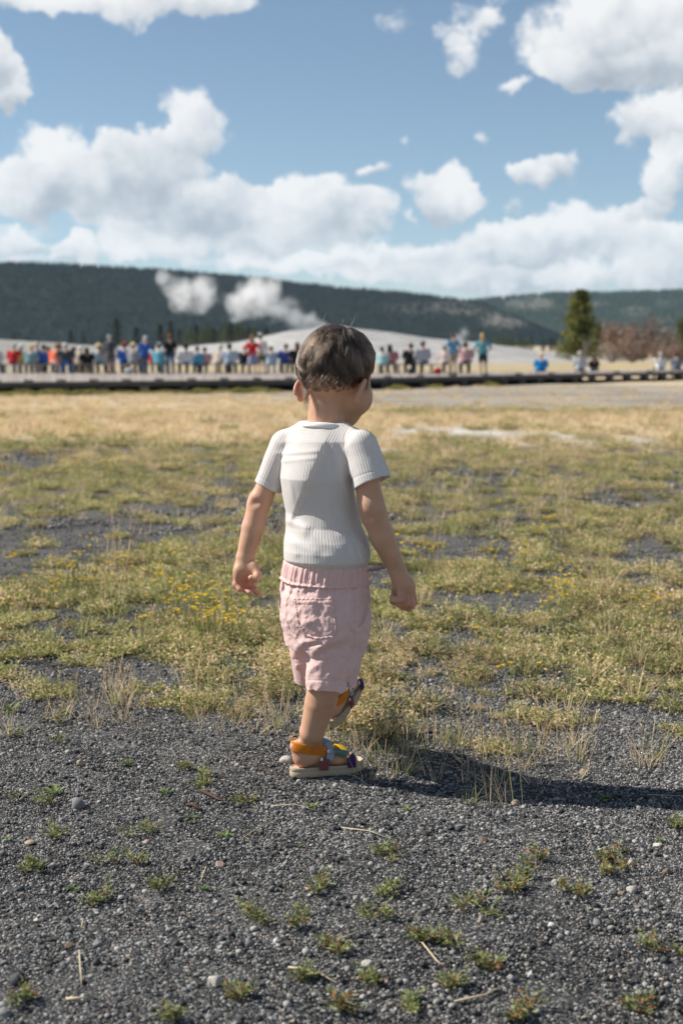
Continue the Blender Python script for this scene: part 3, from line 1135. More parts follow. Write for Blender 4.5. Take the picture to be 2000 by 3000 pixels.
# low green shrubs against the foot of the boardwalk
sh_m = []
for s in range(3):
    rs = random.Random(70 + s)
    b = MB()
    for i in range(420):
        a, q = rs.uniform(0, 6.28), rs.random() ** 0.5
        p = Vector((cos(a) * q * 0.75, sin(a) * q * 0.35, (1 - q * q) * 0.3 * rs.uniform(.2, 1.1)))
        t = rs.random()
        c = (0.24 + .18 * t, 0.235 + .15 * t, 0.075 + .05 * t)
        b.leaf(p, (rs.gauss(0, 1), rs.gauss(0, 1), rs.gauss(.6, .6)), (rs.gauss(0, 1), rs.gauss(0, 1), 1), 0.13, 0.06, c)
    sh_m.append(b.mesh('low_shrub'))
    sh_m[-1].materials.append(M_CROWN)
for i, px in enumerate((10, 60, 135, 165, 230, 268, 300, 352, 385, 430, 480, 520, 590, 650, 700, 755, 800, 1150, 1165, 1275, 1430)):
    p = deck_pt(FRONT, px)
    p.y -= 0.5 + 0.5 * random.random()
    p.x = (px - 1000) / FPX * p.y * .994
    p.z = float(ground_z(p.x, p.y)) - 0.02
    o = add_obj('low_shrub', sh_m[i % 3])
    o.location = p
    o.rotation_euler = (0, 0, random.uniform(-.4, .4))
    s = random.uniform(.55, .95)
    o.scale = (s, s, s * .8)
    tag(o, 'low yellow green shrub growing against the foot of the boardwalk', 'shrub', 'low shrubs along the foot of the boardwalk')


# ================================================================== GRAVEL
def rock_shape(sub, seed, rough=0.35, flat=0.7, smooth=False):
    """angular pebble: a faceted ball pushed about"""
    rs = np.random.default_rng(seed)
    t = (1 + sqrt(5)) / 2
    V = [(-1, t, 0), (1, t, 0), (-1, -t, 0), (1, -t, 0), (0, -1, t), (0, 1, t), (0, -1, -t), (0, 1, -t), (t, 0, -1), (t, 0, 1), (-t, 0, -1), (-t, 0, 1)]
    F = [(0, 11, 5), (0, 5, 1), (0, 1, 7), (0, 7, 10), (0, 10, 11), (1, 5, 9), (5, 11, 4), (11, 10, 2), (10, 7, 6), (7, 1, 8),
         (3, 9, 4), (3, 4, 2), (3, 2, 6), (3, 6, 8), (3, 8, 9), (4, 9, 5), (2, 4, 11), (6, 2, 10), (8, 6, 7), (9, 8, 1)]
    V = [Vector(v).normalized() for v in V]
    for _ in range(sub):
        cache, NF = {}, []

        def mid(a, b):
            k = (min(a, b), max(a, b))
            if k not in cache:
                cache[k] = len(V)
                V.append(((V[a] + V[b]) / 2).normalized())
            return cache[k]
        for a, b, c in F:
            ab, bc, ca = mid(a, b), mid(b, c), mid(c, a)
            NF += [(a, ab, ca), (b, bc, ab), (c, ca, bc), (ab, bc, ca)]
        F = NF
    A = np.array([tuple(v) for v in V])
    # cut by random planes for flat faces, then add a little noise
    for _ in range(9):
        n = rs.normal(size=3)
        n /= np.linalg.norm(n)
        lim = rs.uniform(0.62, 0.95)
        dd = A @ n
        over = np.maximum(dd - lim, 0)
        A -= over[:, None] * n[None, :]
    A *= 1 + rough * 0.25 * (rs.random((len(A), 1)) - 0.5)
    A *= np.array([1.0, rs.uniform(.7, 1.0), flat * rs.uniform(.8, 1.15)])
    return A, F


def pebble_colour(rs):
    q = rs.random()
    if q < 0.62:
        v = rs.uniform(0.022, 0.074)
        return (v * 0.97, v * 1.0, v * 1.04)
    if q < 0.84:
        v = rs.uniform(0.10, 0.30)
        return (v, v * .98, v * .95)
    if q < 0.955:
        v = rs.uniform(0.24, 0.48)
        return (v, v * 0.97, v * 0.91)
    if q < 0.985:
        v = rs.uniform(0.20, 0.38)
        return (v, v * 0.80, v * 0.60)
    v = rs.uniform(0.12, 0.24)
    return (v, v * 0.66, v * 0.55)


M_PEBBLE, _k, _o = new_mat('pebbles')
_t = _k.attr('tint')[0]
_co = obj_coord(_k)
_n = _k.noise(_co, 420.0, 3.0, 0.6)[0]
_c = _k.v('SCALE', _t, scale=_k.m('MULTIPLY_ADD', _n, 0.9, 0.58))
principled(_k, _o, _c, 0.72, 0.35, _k.bump(_n, 0.5, 0.0012))

SHAPES0 = [rock_shape(0, 100 + i, 0.6, 0.75) for i in range(14)]
SHAPES1 = [rock_shape(1, 200 + i, 0.3, 0.65) for i in range(14)]


def gravel_patch(name, seed, R, n_small, n_mid, n_big, up=1.0):
    rs = random.Random(seed)
    rg = np.random.default_rng(seed)
    Vs, Fs, Cs = [], [], []
    base = 0
    for cls, n in ((0, n_small), (1, n_mid), (2, n_big)):
        for i in range(n):
            a, q = rs.uniform(0, 2 * pi), R * sqrt(rs.random())
            if cls == 0:
                A, F = SHAPES0[rs.randrange(14)]
                r = rs.uniform(0.0013, 0.0027)
            elif cls == 1:
                A, F = SHAPES0[rs.randrange(14)] if rs.random() < 0.4 else SHAPES1[rs.randrange(14)]
                r = rs.uniform(0.0021, 0.0035)
            else:
                A, F = SHAPES1[rs.randrange(14)]
                r = rs.uniform(0.0038, 0.0072)
            r *= up
            M = np.array(Euler((rs.uniform(-.5, .5) * (1.0 if cls else 6), rs.uniform(-.5, .5) * (1.0 if cls else 6), rs.uniform(0, 6.28))).to_matrix())
            B = (A * r) @ M.T
            B[:, 0] += q * cos(a)
            B[:, 1] += q * sin(a)
            B[:, 2] += r * rs.uniform(0.0, 0.7)
            Vs.append(B)
            Fs.append(np.array(F) + base)
            c = pebble_colour(rs)
            if cls == 2 and rs.random() < 0.35:
                v = rs.uniform(0.16, 0.36)
                c = (v, v * 0.96, v * 0.90)
            Cs.append(np.tile(np.array([c[0], c[1], c[2], 1.0]), (len(B), 1)))
            base += len(B)
    me = mesh_from(name, np.concatenate(Vs), np.concatenate(Fs))
    set_attr(me, 'tint', np.concatenate(Cs), 'FLOAT_COLOR')
    me.materials.append(M_PEBBLE)
    return me


def ground_rot(x, y, rz=True):
    e = 0.03
    nx = -(ground_z(x + e, y) - ground_z(x - e, y)) / (2 * e)
    ny = -(ground_z(x, y + e) - ground_z(x, y - e)) / (2 * e)
    n = len(x)
    return np.stack([-ny, nx, rng.uniform(0, 2 * pi, n)], -1)


def in_view_points(y0, y1, dens, margin=1.22, dens_fn=None):
    """random points on the ground in a wedge a little wider than the view"""
    w = lambda y: 0.245 * y * 1.32 + 0.45
    ys = np.linspace(y0, y1, 400)
    area = float(np.sum(w(ys)[1:] + w(ys)[:-1]) * (ys[1] - ys[0]))
    n = int(area * dens)
    cdf = np.cumsum(w(ys))
    cdf /= cdf[-1]
    y = np.interp(rng.random(n), cdf, ys)
    x = rng.uniform(-1, 1, n) * w(y)
    return x, y


def build_gravel():
    pr = [gravel_patch('gravel_patch', 300 + i, 0.075, 420, 210, 7) for i in range(7)]
    x, y = in_view_points(1.45, 4.6, 430)
    x2, y2 = in_view_points(4.6, 7.2, 120)
    x, y = np.concatenate([x, x2]), np.concatenate([y, y2])
    veg, tan, wh, gy = cover(x, y)
    keep = rng.random(len(x)) > veg * 0.62
    x, y = x[keep], y[keep]
    P = np.stack([x, y, ground_z(x, y) - 0.001], -1)
    n = len(P)
    scatter('gravel', pr, P, ground_rot(x, y), rng.uniform(0.64, 1.0, n), rng.integers(0, 7, n), None, 'dark volcanic gravel of small angular stones with paler chips among them')
    # coarser stones in the bare patches farther out
    pr = [gravel_patch('coarse_patch', 330 + i, 0.22, 0, 90, 46, 1.7) for i in range(4)]
    x, y = in_view_points(6.6, 13.0, 7)
    veg, tan, wh, gy = cover(x, y)
    keep = rng.random(len(x)) > veg * 0.9
    x, y = x[keep], y[keep]
    P = np.stack([x, y, ground_z(x, y)], -1)
    n = len(P)
    scatter('gravel', pr, P, ground_rot(x, y), rng.uniform(0.8, 1.3, n), rng.integers(0, 4, n), None, 'grey gravel in the bare patches of the meadow')


build_gravel()

# single stones that stand out, each a thing of its own
M_STONE = {}


def stone_mat(key, col):
    if key not in M_STONE:
        M_STONE[key] = simple_mat(key + '_stone', col, 0.8, 0.3, 0.35, 55.0, 0.6, 160.0, 0.002)
    return M_STONE[key]


SCOL = {'grey': (0.20, 0.20, 0.20), 'dark': (0.055, 0.058, 0.062), 'tan': (0.36, 0.28, 0.20), 'pale': (0.44, 0.41, 0.36), 'white': (0.58, 0.56, 0.53), 'brown': (0.16, 0.11, 0.08), 'pink': (0.36, 0.26, 0.22)}
STONES = [
    (228, 2368, 26, 'grey', .95, 'round grey stone like an egg, biggest at the left, beside a leafy weed'), (184, 2408, 15, 'grey', .7, 'small grey wedge stone just below the round egg shaped one'),
    (631, 2884, 29, 'pale', .8, 'pale rounded stone near the bottom, lighter than everything round it'), (51, 2880, 27, 'dark', .8, 'large dark stone at the lower left edge'),
    (16, 2975, 24, 'grey', .7, 'grey stone in the bottom left corner'), (203, 2778, 15, 'brown', .9, 'rough brown clod above a straw at the lower left'),
    (287, 2769, 19, 'grey', .6, 'flat oval grey stone right of the brown clod'), (730, 2768, 17, 'grey', .9, 'round mid grey stone beside a white chip'),
    (810, 2763, 13, 'white', .9, 'white chip right of a round mid grey stone'), (921, 2558, 18, 'grey', .95, 'ball like grey stone below the sandal, near the middle'),
    (89, 2473, 18, 'tan', .5, 'flat tan stone at the left below the egg shaped stone'), (644, 2540, 18, 'pink', .7, 'pinkish lump below the leafy weed in the middle'),
    (838, 2240, 25, 'pale', .8, 'pale flat stone leaning right behind the heel of the sandal'), (236, 2244, 16, 'tan', .9, 'pointed tan stone among the dry stems at the left'),
    (1510, 2358, 14, 'pink', .8, 'pinkish tan stone in the shadow right of the grass tufts'), (1520, 2558, 14, 'grey', .95, 'grey lump above the reddish weeds at the right'),
    (1348, 2533, 18, 'dark', .5, 'thin dark slate flake standing out right of the middle'), (1848, 2614, 20, 'pale', .8, 'pale grey angular stone, largest at the right'),
    (1816, 2622, 14, 'tan', .7, 'oval tan stone touching the pale angular one at the right'), (1950, 2559, 17, 'brown', .7, 'brown grey stone near the right edge'),
    (1708, 2269, 14, 'tan', .8, 'tan stone among dry stems at the right, above the shadow'), (1077, 2830, 20, 'pale', .6, 'flat pale stone near the bottom middle'),
    (1092, 2853, 11, 'grey', .9, 'small grey pebble under the flat pale stone'), (1188, 2875, 20, 'dark', .7, 'smooth dark grey stone near the bottom, right of the middle'),
    (1552, 2860, 14, 'white', .8, 'white knobbly stone at the lower right'), (1870, 2914, 15, 'pale', .7, 'pale stone near the lower right corner'),
    (1615, 2715, 15, 'white', .6, 'flat white stone between the weeds at the lower right'), (1408, 2699, 13, 'tan', .8, 'cream coloured stone right of a green mat weed'),
    (1746, 2707, 18, 'grey', .6, 'flat grey stone below the pale angular one'), (1414, 2466, 17, 'brown', .5, 'flat brown grey stone under the tufts at the right'),
    (1845, 2533, 14, 'pale', .8, 'rough pale stone right of the reddish mats'), (1925, 2478, 16, 'pale', .5, 'flat pale stone at the right below the shadow'),
    (540, 2905, 12, 'grey', .8, 'small grey stone left of the pale rounded one'), (905, 2608, 12, 'pink', .8, 'small pinkish stone below the ball like grey one'),
    (380, 2808, 12, 'tan', .8, 'small tan stone right of the flat oval one'), (1290, 2460, 10, 'white', .8, 'tiny white chip under the tufts right of the sandal'),
    (1345, 2425, 14, 'grey', .7, 'angular grey stone under the tufts, in the light'), (1230, 2258, 13, 'tan', .7, 'small tan stone in the shadow by the grass stems'),
    (110, 2700, 12, 'pale', .8, 'small pale stone at the left edge of the gravel'), (430, 2470, 13, 'pink', .6, 'flat pinkish stone left of the leafy weed')]
for i, (px, py, r, key, fl, lab) in enumerate(STONES):
    p = at_ground(px, py)
    d = sqrt(p.y ** 2 + 0.5)
    rad = r / FPX * d * 0.95
    A, F = rock_shape(2, 500 + i, 0.10, fl)
    me = mesh_from('stone', A * rad, F, i % 3 == 0)
    o = add_obj('stone', me, stone_mat(key, SCOL[key]))
    o.location = p + Vector((0, 0, rad * fl * 0.45))
    o.rotation_euler = (random.uniform(-.25, .25), random.uniform(-.25, .25), random.uniform(0, 6))
    tag(o, lab, 'stone', 'larger stones lying on the gravel')

# ================================================================== MEADOW
M_HERB = leaf_mat('herb_leaves', (1.08, 1.06, 1.02), trans=0.46, var=0.5)
M_STRAW = leaf_mat('dry_grass_blades', (1.02, 0.98, 0.97), trans=0.4, var=0.4)


def mixc(a, b, t):
    return tuple(a[i] * (1 - t) + b[i] * t for i in range(3))


G1, G2, G3 = (0.12, 0.16, 0.062), (0.32, 0.345, 0.135), (0.56, 0.535, 0.235)
ST1, ST2, ST3 = (0.52, 0.39, 0.205), (0.74, 0.59, 0.34), (0.86, 0.74, 0.50)
RED = (0.24, 0.10, 0.055)


def herb_clump(seed, R, H, n, dry=0.25):
    rs = random.Random(seed)
    b = MB()
    stems = 34
    for i in range(stems):
        a = rs.uniform(0, 6.28)
        q = sqrt(rs.random()) * R
        tip = Vector((cos(a) * q, sin(a) * q, H * (1 - 0.6 * (q / R) ** 2) * rs.uniform(.35, 1.1)))
        root = Vector((cos(a) * q * 0.25, sin(a) * q * 0.25, 0))
        c = mixc(G2, RED if rs.random() < .35 else ST1, rs.random())
        b.tube([root, (root + tip) * 0.5 + Vector((0, 0, H * .15)), tip], [0.0009, 0.0008, 0.0006], 3, c, cap=False)
        st_dry = rs.random() < dry
        tone = rs.random()
        for j in range(n // stems):
            s = rs.uniform(0.25, 1.06)
            p = root.lerp(tip, s) + Vector((rs.gauss(0, 1), rs.gauss(0, 1), rs.gauss(0.4, .8))) * 0.006
            p.z = max(p.z, 0.002)
            d = Vector((rs.gauss(0, 1), rs.gauss(0, 1), rs.gauss(0.5, .7)))
            if st_dry:
                c = mixc(ST1, ST3, rs.random())
            else:
                t = min(1, max(0, tone * 0.6 + rs.random() * 0.55 - 0.1))
                c = mixc(G1, G2, t * 2) if t < .5 else mixc(G2, G3, t * 2 - 1)
                if rs.random() < 0.10:
                    c = mixc(ST2, ST3, rs.random())
            L = rs.uniform(0.006, 0.013)
            b.leaf(p, d, (rs.gauss(0, .6), rs.gauss(0, .6), 1), L, L * rs.uniform(.32, .5), c, rs.uniform(-.3, .3))
    return b.mesh('herb_clump')


def grass_tuft(seed, n, h0, h1, R, cols, w=0.0017, droop=0.45):
    rs = random.Random(seed)
    random.seed(seed)
    b = MB()
    for i in range(n):
        a = rs.uniform(0, 6.28)
        q = R * rs.random()
        lean = rs.uniform(0.05, 0.75)
        d = (cos(a) * lean, sin(a) * lean, 1)
        b.blade((cos(a) * q, sin(a) * q, 0), d, rs.uniform(h0, h1), w * rs.uniform(.6, 1.3), mixc(cols[0], cols[1], rs.random()), droop * rs.uniform(.3, 1.3), 3)
    return b.mesh('grass_tuft')


def seed_stalks(seed, n, h0, h1, R):
    """thin dry stems with a seed head each"""
    rs = random.Random(seed)
    random.seed(seed)
    b = MB()
    for i in range(n):
        a, q = rs.uniform(0, 6.28), R * rs.random()
        lean = rs.uniform(0, 0.35)
        h = rs.uniform(h0, h1)
        p0 = Vector((cos(a) * q, sin(a) * q, 0))
        p1 = p0 + Vector((cos(a) * lean * .35, sin(a) * lean * .35, 0.5)) * h
        p2 = p0 + Vector((cos(a) * lean, sin(a) * lean, 1.0)) * h
        c = mixc(ST1, ST3, rs.random()) if rs.random() < .75 else mixc(G2, G3, rs.random())
        b.tube([p0, p1, p2], [0.00085, 0.0007, 0.0005], 3, c, cap=False)
        hd = rs.uniform(0.03, 0.06) * (h / 0.22)
        dd = (p2 - p1).normalized()
        for j in range(12):
            s = p2 - dd * hd * (j / 12)
            b.leaf(s, dd + Vector((rs.gauss(0, .4), rs.gauss(0, .4), rs.gauss(0, .2))), (rs.gauss(0, 1), rs.gauss(0, 1), rs.gauss(0, 1)), 0.008, 0.0026, mixc(ST2, ST3, rs.random()))
    return b.mesh('seed_stalk')


def flower_stem(seed, n):
    rs = random.Random(seed)
    b = MB()
    for i in range(n):
        a, q = rs.uniform(0, 6.28), 0.05 * rs.random()
        h = rs.uniform(0.07, 0.12)
        p0 = Vector((cos(a) * q, sin(a) * q, 0))
        p2 = p0 + Vector((rs.gauss(0, .02), rs.gauss(0, .02), h))
        b.tube([p0, p2], [0.0009, 0.0007], 3, G2, cap=False)
        for j in range(8):
            t = 2 * pi * j / 8 + rs.uniform(-.1, .1)
            b.leaf(p2, (cos(t), sin(t), rs.uniform(.25, .6)), (0, 0, 1), 0.0085, 0.0042, (0.78, 0.56 + rs.uniform(-.05, .06), 0.035))
        b.leaf(p2, (0.2, .1, 1), (1, 0, 0), 0.004, 0.005, (0.55, 0.33, 0.02))
    return b.mesh('yellow_flower')


def lay(name, protos, x, y, s0, s1, mat, label, sink=0.002, tilt=0.06, drift=False):
    n = len(x)
    P = np.stack([x, y, ground_z(x, y) - sink], -1)
    r = np.stack([rng.normal(0, tilt, n), rng.normal(0, tilt, n), rng.uniform(0, 2 * pi, n)], -1)
    s = rng.uniform(s0, s1, n)
    pick = rng.integers(0, len(protos), n)
    if drift:        # greener and drier drifts
        f = fbm(x * 1.1, y * 0.8, 123, 3)
        pick = np.clip(((f - .30) / .40 + rng.normal(0, .16, n)) * len(protos), 0, len(protos) - 1).astype(int)
    return scatter(name, protos, P, r, s, pick, mat, label)


herbs = [herb_clump(700 + i, 0.088, 0.034 + 0.005 * i, 560, (0.14, 0.22, 0.32, 0.44, 0.58, 0.76)[i]) for i in range(6)]
tufts_dry = [grass_tuft(720 + i, 26, 0.04, 0.13, 0.03, (ST1, ST3)) for i in range(4)]
tufts_green = [grass_tuft(730 + i, 24, 0.03, 0.10, 0.03, (G1, G3)) for i in range(3)]
stalks = [seed_stalks(740 + i, 7, 0.12, 0.27, 0.05) for i in range(4)]
M_FLOWER = leaf_mat('yellow_petals', (1.1, 1.1, 1.0), trans=0.3, var=0.2)
flowers = [flower_stem(750 + i, 4) for i in range(3)]

# near and middle meadow
x, y = in_view_points(3.0, 6.5, 115)
v = cover(x, y)[0]
k_ = rng.random(len(x)) < v * 0.95
x1, y1 = x[k_], y[k_]
x, y = in_view_points(6.5, 13, 52)
v = cover(x, y)[0]
k_ = rng.random(len(x)) < v * 0.95
x2, y2 = x[k_], y[k_]
lay('ground_cover', herbs, np.concatenate([x1, x2]), np.concatenate([y1, y2]), 0.7, 1.3, M_HERB, 'low leafy green and yellow ground cover with dry bits, spreading over the gravel', drift=True)
# low runners creeping out over the gravel edge
x, y = in_view_points(2.95, 4.3, 150)
px_, py_ = project(x, y, ground_z(x, y))
n_ = fbm(x * 5.0, y * 5.0, 33, 4)
run = sst(np.interp(px_, EDGE_X, EDGE_Y) + 30 - py_ + (n_ - .5) * 620, -60, 110) * (1 - cover(x, y)[0])
run = run * np.where(px_ < 700, .45, 1.0)
k_ = (rng.random(len(x)) < run * 0.42) & ((x + .07) ** 2 + (y - 2.79) ** 2 > .02)
lay('ground_cover', herbs, x[k_], y[k_], 0.25, 0.75, M_HERB, 'sparse low weeds creeping from the meadow over the gravel')
x, y = in_view_points(13, 28, 16)
v, t, w_, g_ = cover(x, y)
k_ = rng.random(len(x)) < v * 0.95
lay('ground_cover', herbs, x[k_], y[k_], 1.5, 2.6, M_HERB, 'low green ground cover farther out in the meadow', drift=True)

x, y = in_view_points(3.2, 13, 13)
v = cover(x, y)[0]
k_ = rng.random(len(x)) < v * 0.95
lay('dry_grass', tufts_dry, x[k_], y[k_], 0.7, 1.25, M_STRAW, 'straw coloured tufts of dry grass among the ground cover')
x, y = in_view_points(3.2, 16, 11)
v = cover(x, y)[0]
k_ = rng.random(len(x)) < v
lay('grass', tufts_green, x[k_], y[k_], 0.8, 1.4, M_HERB, 'green grass blades among the ground cover')
x, y = in_view_points(3.6, 18, 2.6)
v = cover(x, y)[0]
k_ = rng.random(len(x)) < v * 0.9
lay('seed_grass', stalks, x[k_], y[k_], 0.7, 1.15, M_STRAW, 'thin dry seed stalks standing above the meadow')
# yellow flowers, in loose drifts
x, y = in_view_points(3.4, 10.5, 20)
v = cover(x, y)[0]
dr = fbm(x * 0.9, y * 0.9, 91, 3)
k_ = rng.random(len(x)) < v * sst(dr, 0.36, 0.66) * 0.5
x, y = x[k_], y[k_]
fx, fy = [], []
for (px, py, sp, n) in ((600, 1880, 120, 12), (640, 1905, 60, 8), (540, 1800, 130, 10), (770, 1630, 40, 4), (1230, 1690, 60, 6), (1640, 1800, 70, 10), (1600, 1860, 60, 4), (1600, 1630, 50, 4), (380, 1700, 170, 10), (1500, 1700, 90, 5), (1900, 1850, 70, 4), (120, 1760, 80, 4)):
    for i in range(n):
        q = at_ground(px + random.gauss(0, sp * .6), py + random.gauss(0, sp * .22))
        fx.append(q.x)
        fy.append(q.y)
lay('yellow_flowers', flowers, np.concatenate([x, fx]), np.concatenate([y, fy]), 0.85, 1.45, M_FLOWER, 'small yellow daisy like flowers dotted through the meadow')

# dry grass of the far, tan band
tufts_far = [grass_tuft(760 + i, 60, 0.05, 0.15, 0.17, (ST1, ST3), 0.008, 0.6) for i in range(3)]
x, y = in_view_points(12.5, 30, 9)
v, t, w_, g_ = cover(x, y)
k_ = rng.random(len(x)) < np.clip(t * 0.9 + 0.12, 0, 1) * (1 - w_)
lay('tan_grass', tufts_far, x[k_], y[k_], 0.55, 1.0, M_STRAW, 'band of dry tan grass beyond the green meadow')
x, y = in_view_points(30, 62, 2.6)
v, t, w_, g_ = cover(x, y)
k_ = rng.random(len(x)) < np.clip(t * 0.95, 0, 1) * (1 - g_ * .8)
lay('tan_grass', tufts_far, x[k_], y[k_], 0.6, 1.2, M_STRAW, 'dry tan grass reaching to the foot of the boardwalk')

# dry tufts and stalks standing in the gravel near the child
near_t = [grass_tuft(780 + i, 9, 0.035, 0.115, 0.022, (ST1, ST3), 0.0014, 0.4) for i in range(4)]
near_s = [seed_stalks(790 + i, 2, 0.08, 0.17, 0.035) for i in range(4)]
near_g = [grass_tuft(800 + i, 16, 0.03, 0.085, 0.02, (G1, G2), 0.0017, 0.4) for i in range(3)]
ZONES = [((180, 700), (1960, 2200), 26), ((0, 300), (2000, 2200), 7), ((1050, 1350), (2120, 2340), 20), ((1300, 1560), (2180, 2400), 15), ((1560, 1900), (2140, 2330), 14), ((680, 860), (2080, 2200), 9), ((1000, 1100), (2150, 2280), 4)]
tx, ty = [], []
for (xa, xb), (ya, yb), n in ZONES:
    for i in range(n):
        q = at_ground(random.uniform(xa, xb), random.triangular(ya, yb, ya + (yb - ya) * .35))
        if (q.x + 0.07) ** 2 + (q.y - 2.79) ** 2 < 0.012:
            continue
        tx.append(q.x)
        ty.append(q.y)
tx, ty = np.array(tx), np.array(ty)
lay('dry_grass', near_t, tx, ty, 0.7, 1.2, M_STRAW, 'dry grass tufts standing in the gravel beside the child', tilt=0.15)
sel = rng.random(len(tx)) < 0.5
lay('seed_grass', near_s, tx[sel] + rng.normal(0, .03, sel.sum()), ty[sel] + rng.normal(0, .03, sel.sum()), 0.7, 1.15, M_STRAW, 'dry seed stalks standing in the gravel beside the child', tilt=0.12)
sel = rng.random(len(tx)) < 0.3
lay('grass', near_g, tx[sel] + rng.normal(0, .03, sel.sum()), ty[sel] + rng.normal(0, .03, sel.sum()), 0.7, 1.1, M_HERB, 'short green grass in the gravel beside the child', tilt=0.1)

# fallen straws, one object each where they stand out
TWIGS = [([(845, 2845), (880, 2852), (935, 2862), (985, 2895)], 0.0026, 'long curved pale straw lying near the bottom, left of the middle'),
         ([(233, 2795), (236, 2850), (240, 2900)], 0.0018, 'upright looking pale straw at the lower left'), ([(195, 2940), (262, 2940)], 0.0038, 'short flat pale stick at the bottom left'),
         ([(605, 2546), (585, 2600)], 0.0014, 'short straw pointing at a small weed left of the middle'), ([(1000, 2432), (1080, 2445), (1158, 2471)], 0.0016, 'thin pale straw below the toe of the sandal'),
         ([(700, 2470), (750, 2440), (820, 2405)], 0.0013, 'thin straw slanting up from the leafy weed'), ([(800, 2368), (860, 2366), (940, 2385)], 0.0014, 'thin straw below the heel of the sandal'),
         ([(1235, 2770), (1280, 2830), (1300, 2840)], 0.0018, 'bent straw among the weeds right of the middle'), ([(1330, 2945), (1420, 2930), (1470, 2900)], 0.0022, 'curved straw near the bottom right'),
         ([(1000, 2757), (1070, 2735)], 0.0013, 'thin straw left of the weeds near the middle'), ([(240, 2728), (244, 2705)], 0.0018, 'tiny straw stub above the brown clod'), ([(1895, 2335), (2010, 2342)], 0.0014, 'thin straw in the shadow at the right edge')]
M_TW = simple_mat('pale_straw', (0.56, 0.46, 0.30), 0.7, 0.2, 0.2, 90.0)
for pts, r, lab in TWIGS:
    P = [at_ground(*q) for q in pts]
    c = sum(P, Vector()) / len(P)
    b = MB()
    r *= 0.62
    b.tube([p - c + Vector((0, 0, r + 0.004 + 0.002 * (i % 2))) for i, p in enumerate(P)], [r] * (len(P) - 1) + [r * .5], 6)
    o = b.obj('straw', M_TW, None, True)
    o.location = c
    tag(o, lab, 'straw', 'fallen straws on the gravel')
M_ROOT = simple_mat('brown_root', (0.085, 0.05, 0.034), 0.85, 0.2, 0.3, 90.0)
for pts, lab in (([(585, 2322), (600, 2335), (640, 2350), (655, 2360)], 'dark brown curled root left of the sandal'), ([(545, 2365), (565, 2372), (590, 2382)], 'second brown root, below the curled one left of the sandal'), ([(315, 1975), (345, 1968), (375, 1972)], 'dark brown clod of roots at the meadow edge on the left')):
    P = [at_ground(*q) for q in pts]
    c = sum(P, Vector()) / len(P)
    b = MB()
    b.tube([p - c + Vector((0, 0, 0.006 + 0.004 * (i % 2))) for i, p in enumerate(P)], [0.0016, 0.0030, 0.0024, 0.0012][:len(P)], 7)
    o = b.obj('root', M_ROOT, None, True)
    o.location = c
    tag(o, lab, 'root', 'brown roots on the gravel')


# small weeds in the gravel, each a plant
def rosette(seed, R, n, cols, H=0.03, w=0.36):
    rs = random.Random(seed)
    b = MB()
    for i in range(n):
        a = i * 2.4 + rs.uniform(-.3, .3)
        el = rs.uniform(0.15, 1.1)
        L = R * rs.uniform(.55, 1.1) * (1.0 - .3 * (el > .8))
        p = Vector((rs.gauss(0, .1), rs.gauss(0, .1), 0.02)) * R
        d = Vector((cos(a), sin(a), el))
        s = d.cross(Vector((0, 0, 1))).normalized()
        d.normalize()
        c = mixc(cols[0], cols[1], rs.random())
        W = L * w * rs.uniform(.7, 1.1)
        n_ = s.cross(d)
        m1, m2 = p + d * L * .35 + n_ * L * .05, p + d * L * .7 + n_ * L * .04
        e = p + d * L - Vector((0, 0, L * .12))
        V = [p, m1 + s * W * .42 + n_ * W * .15, m1, m1 - s * W * .42 + n_ * W * .15, m2 + s * W * .5 + n_ * W * .12, m2, m2 - s * W * .5 + n_ * W * .12, e]
        b.add(V, [(0, 2, 1), (0, 3, 2), (1, 2, 5, 4), (2, 3, 6, 5), (4, 5, 7), (5, 6, 7)], c)
    return b.mesh('leaf_rosette')


def mat_weed(seed, R, n, reds, H=0.019):
    rs = random.Random(seed)
    b = MB()
    hubs = [Vector((rs.gauss(0, .55) * R, rs.gauss(0, .55) * R, 0.001)) for _ in range(rs.randint(2, 4))]
    for i in range(14):
        a = rs.uniform(0, 6.28)
        L = R * rs.uniform(.2, .75)
        hub = hubs[i % len(hubs)]
        tip = hub + Vector((cos(a) * L, sin(a) * L, H * rs.uniform(.2, 1)))
        b.tube([hub, (hub + tip) * .5 + Vector((0, 0, H * .25)), tip], [0.001, 0.0009, 0.0006], 3, mixc(RED, G2, rs.random()), cap=False)
        for j in range(n // 14):
            s = rs.uniform(.15, 1.05)
            p = hub.lerp(tip, s) + Vector((rs.gauss(0, 1), rs.gauss(0, 1), rs.gauss(.5, .6))) * 0.004
            p.z = max(.002, p.z)
            c = mixc(G1, G2, rs.random() * 1.2)
            if rs.random() < reds:
                c = mixc(RED, (0.42, 0.17, 0.05), rs.random())
            Ll = rs.uniform(.006, .012)
            b.leaf(p, (cos(a) + rs.gauss(0, .6), sin(a) + rs.gauss(0, .6), rs.uniform(0, 1)), (rs.gauss(0, .5), rs.gauss(0, .5), 1), Ll, Ll * .36, c)
    return b.mesh('leafy_mat')


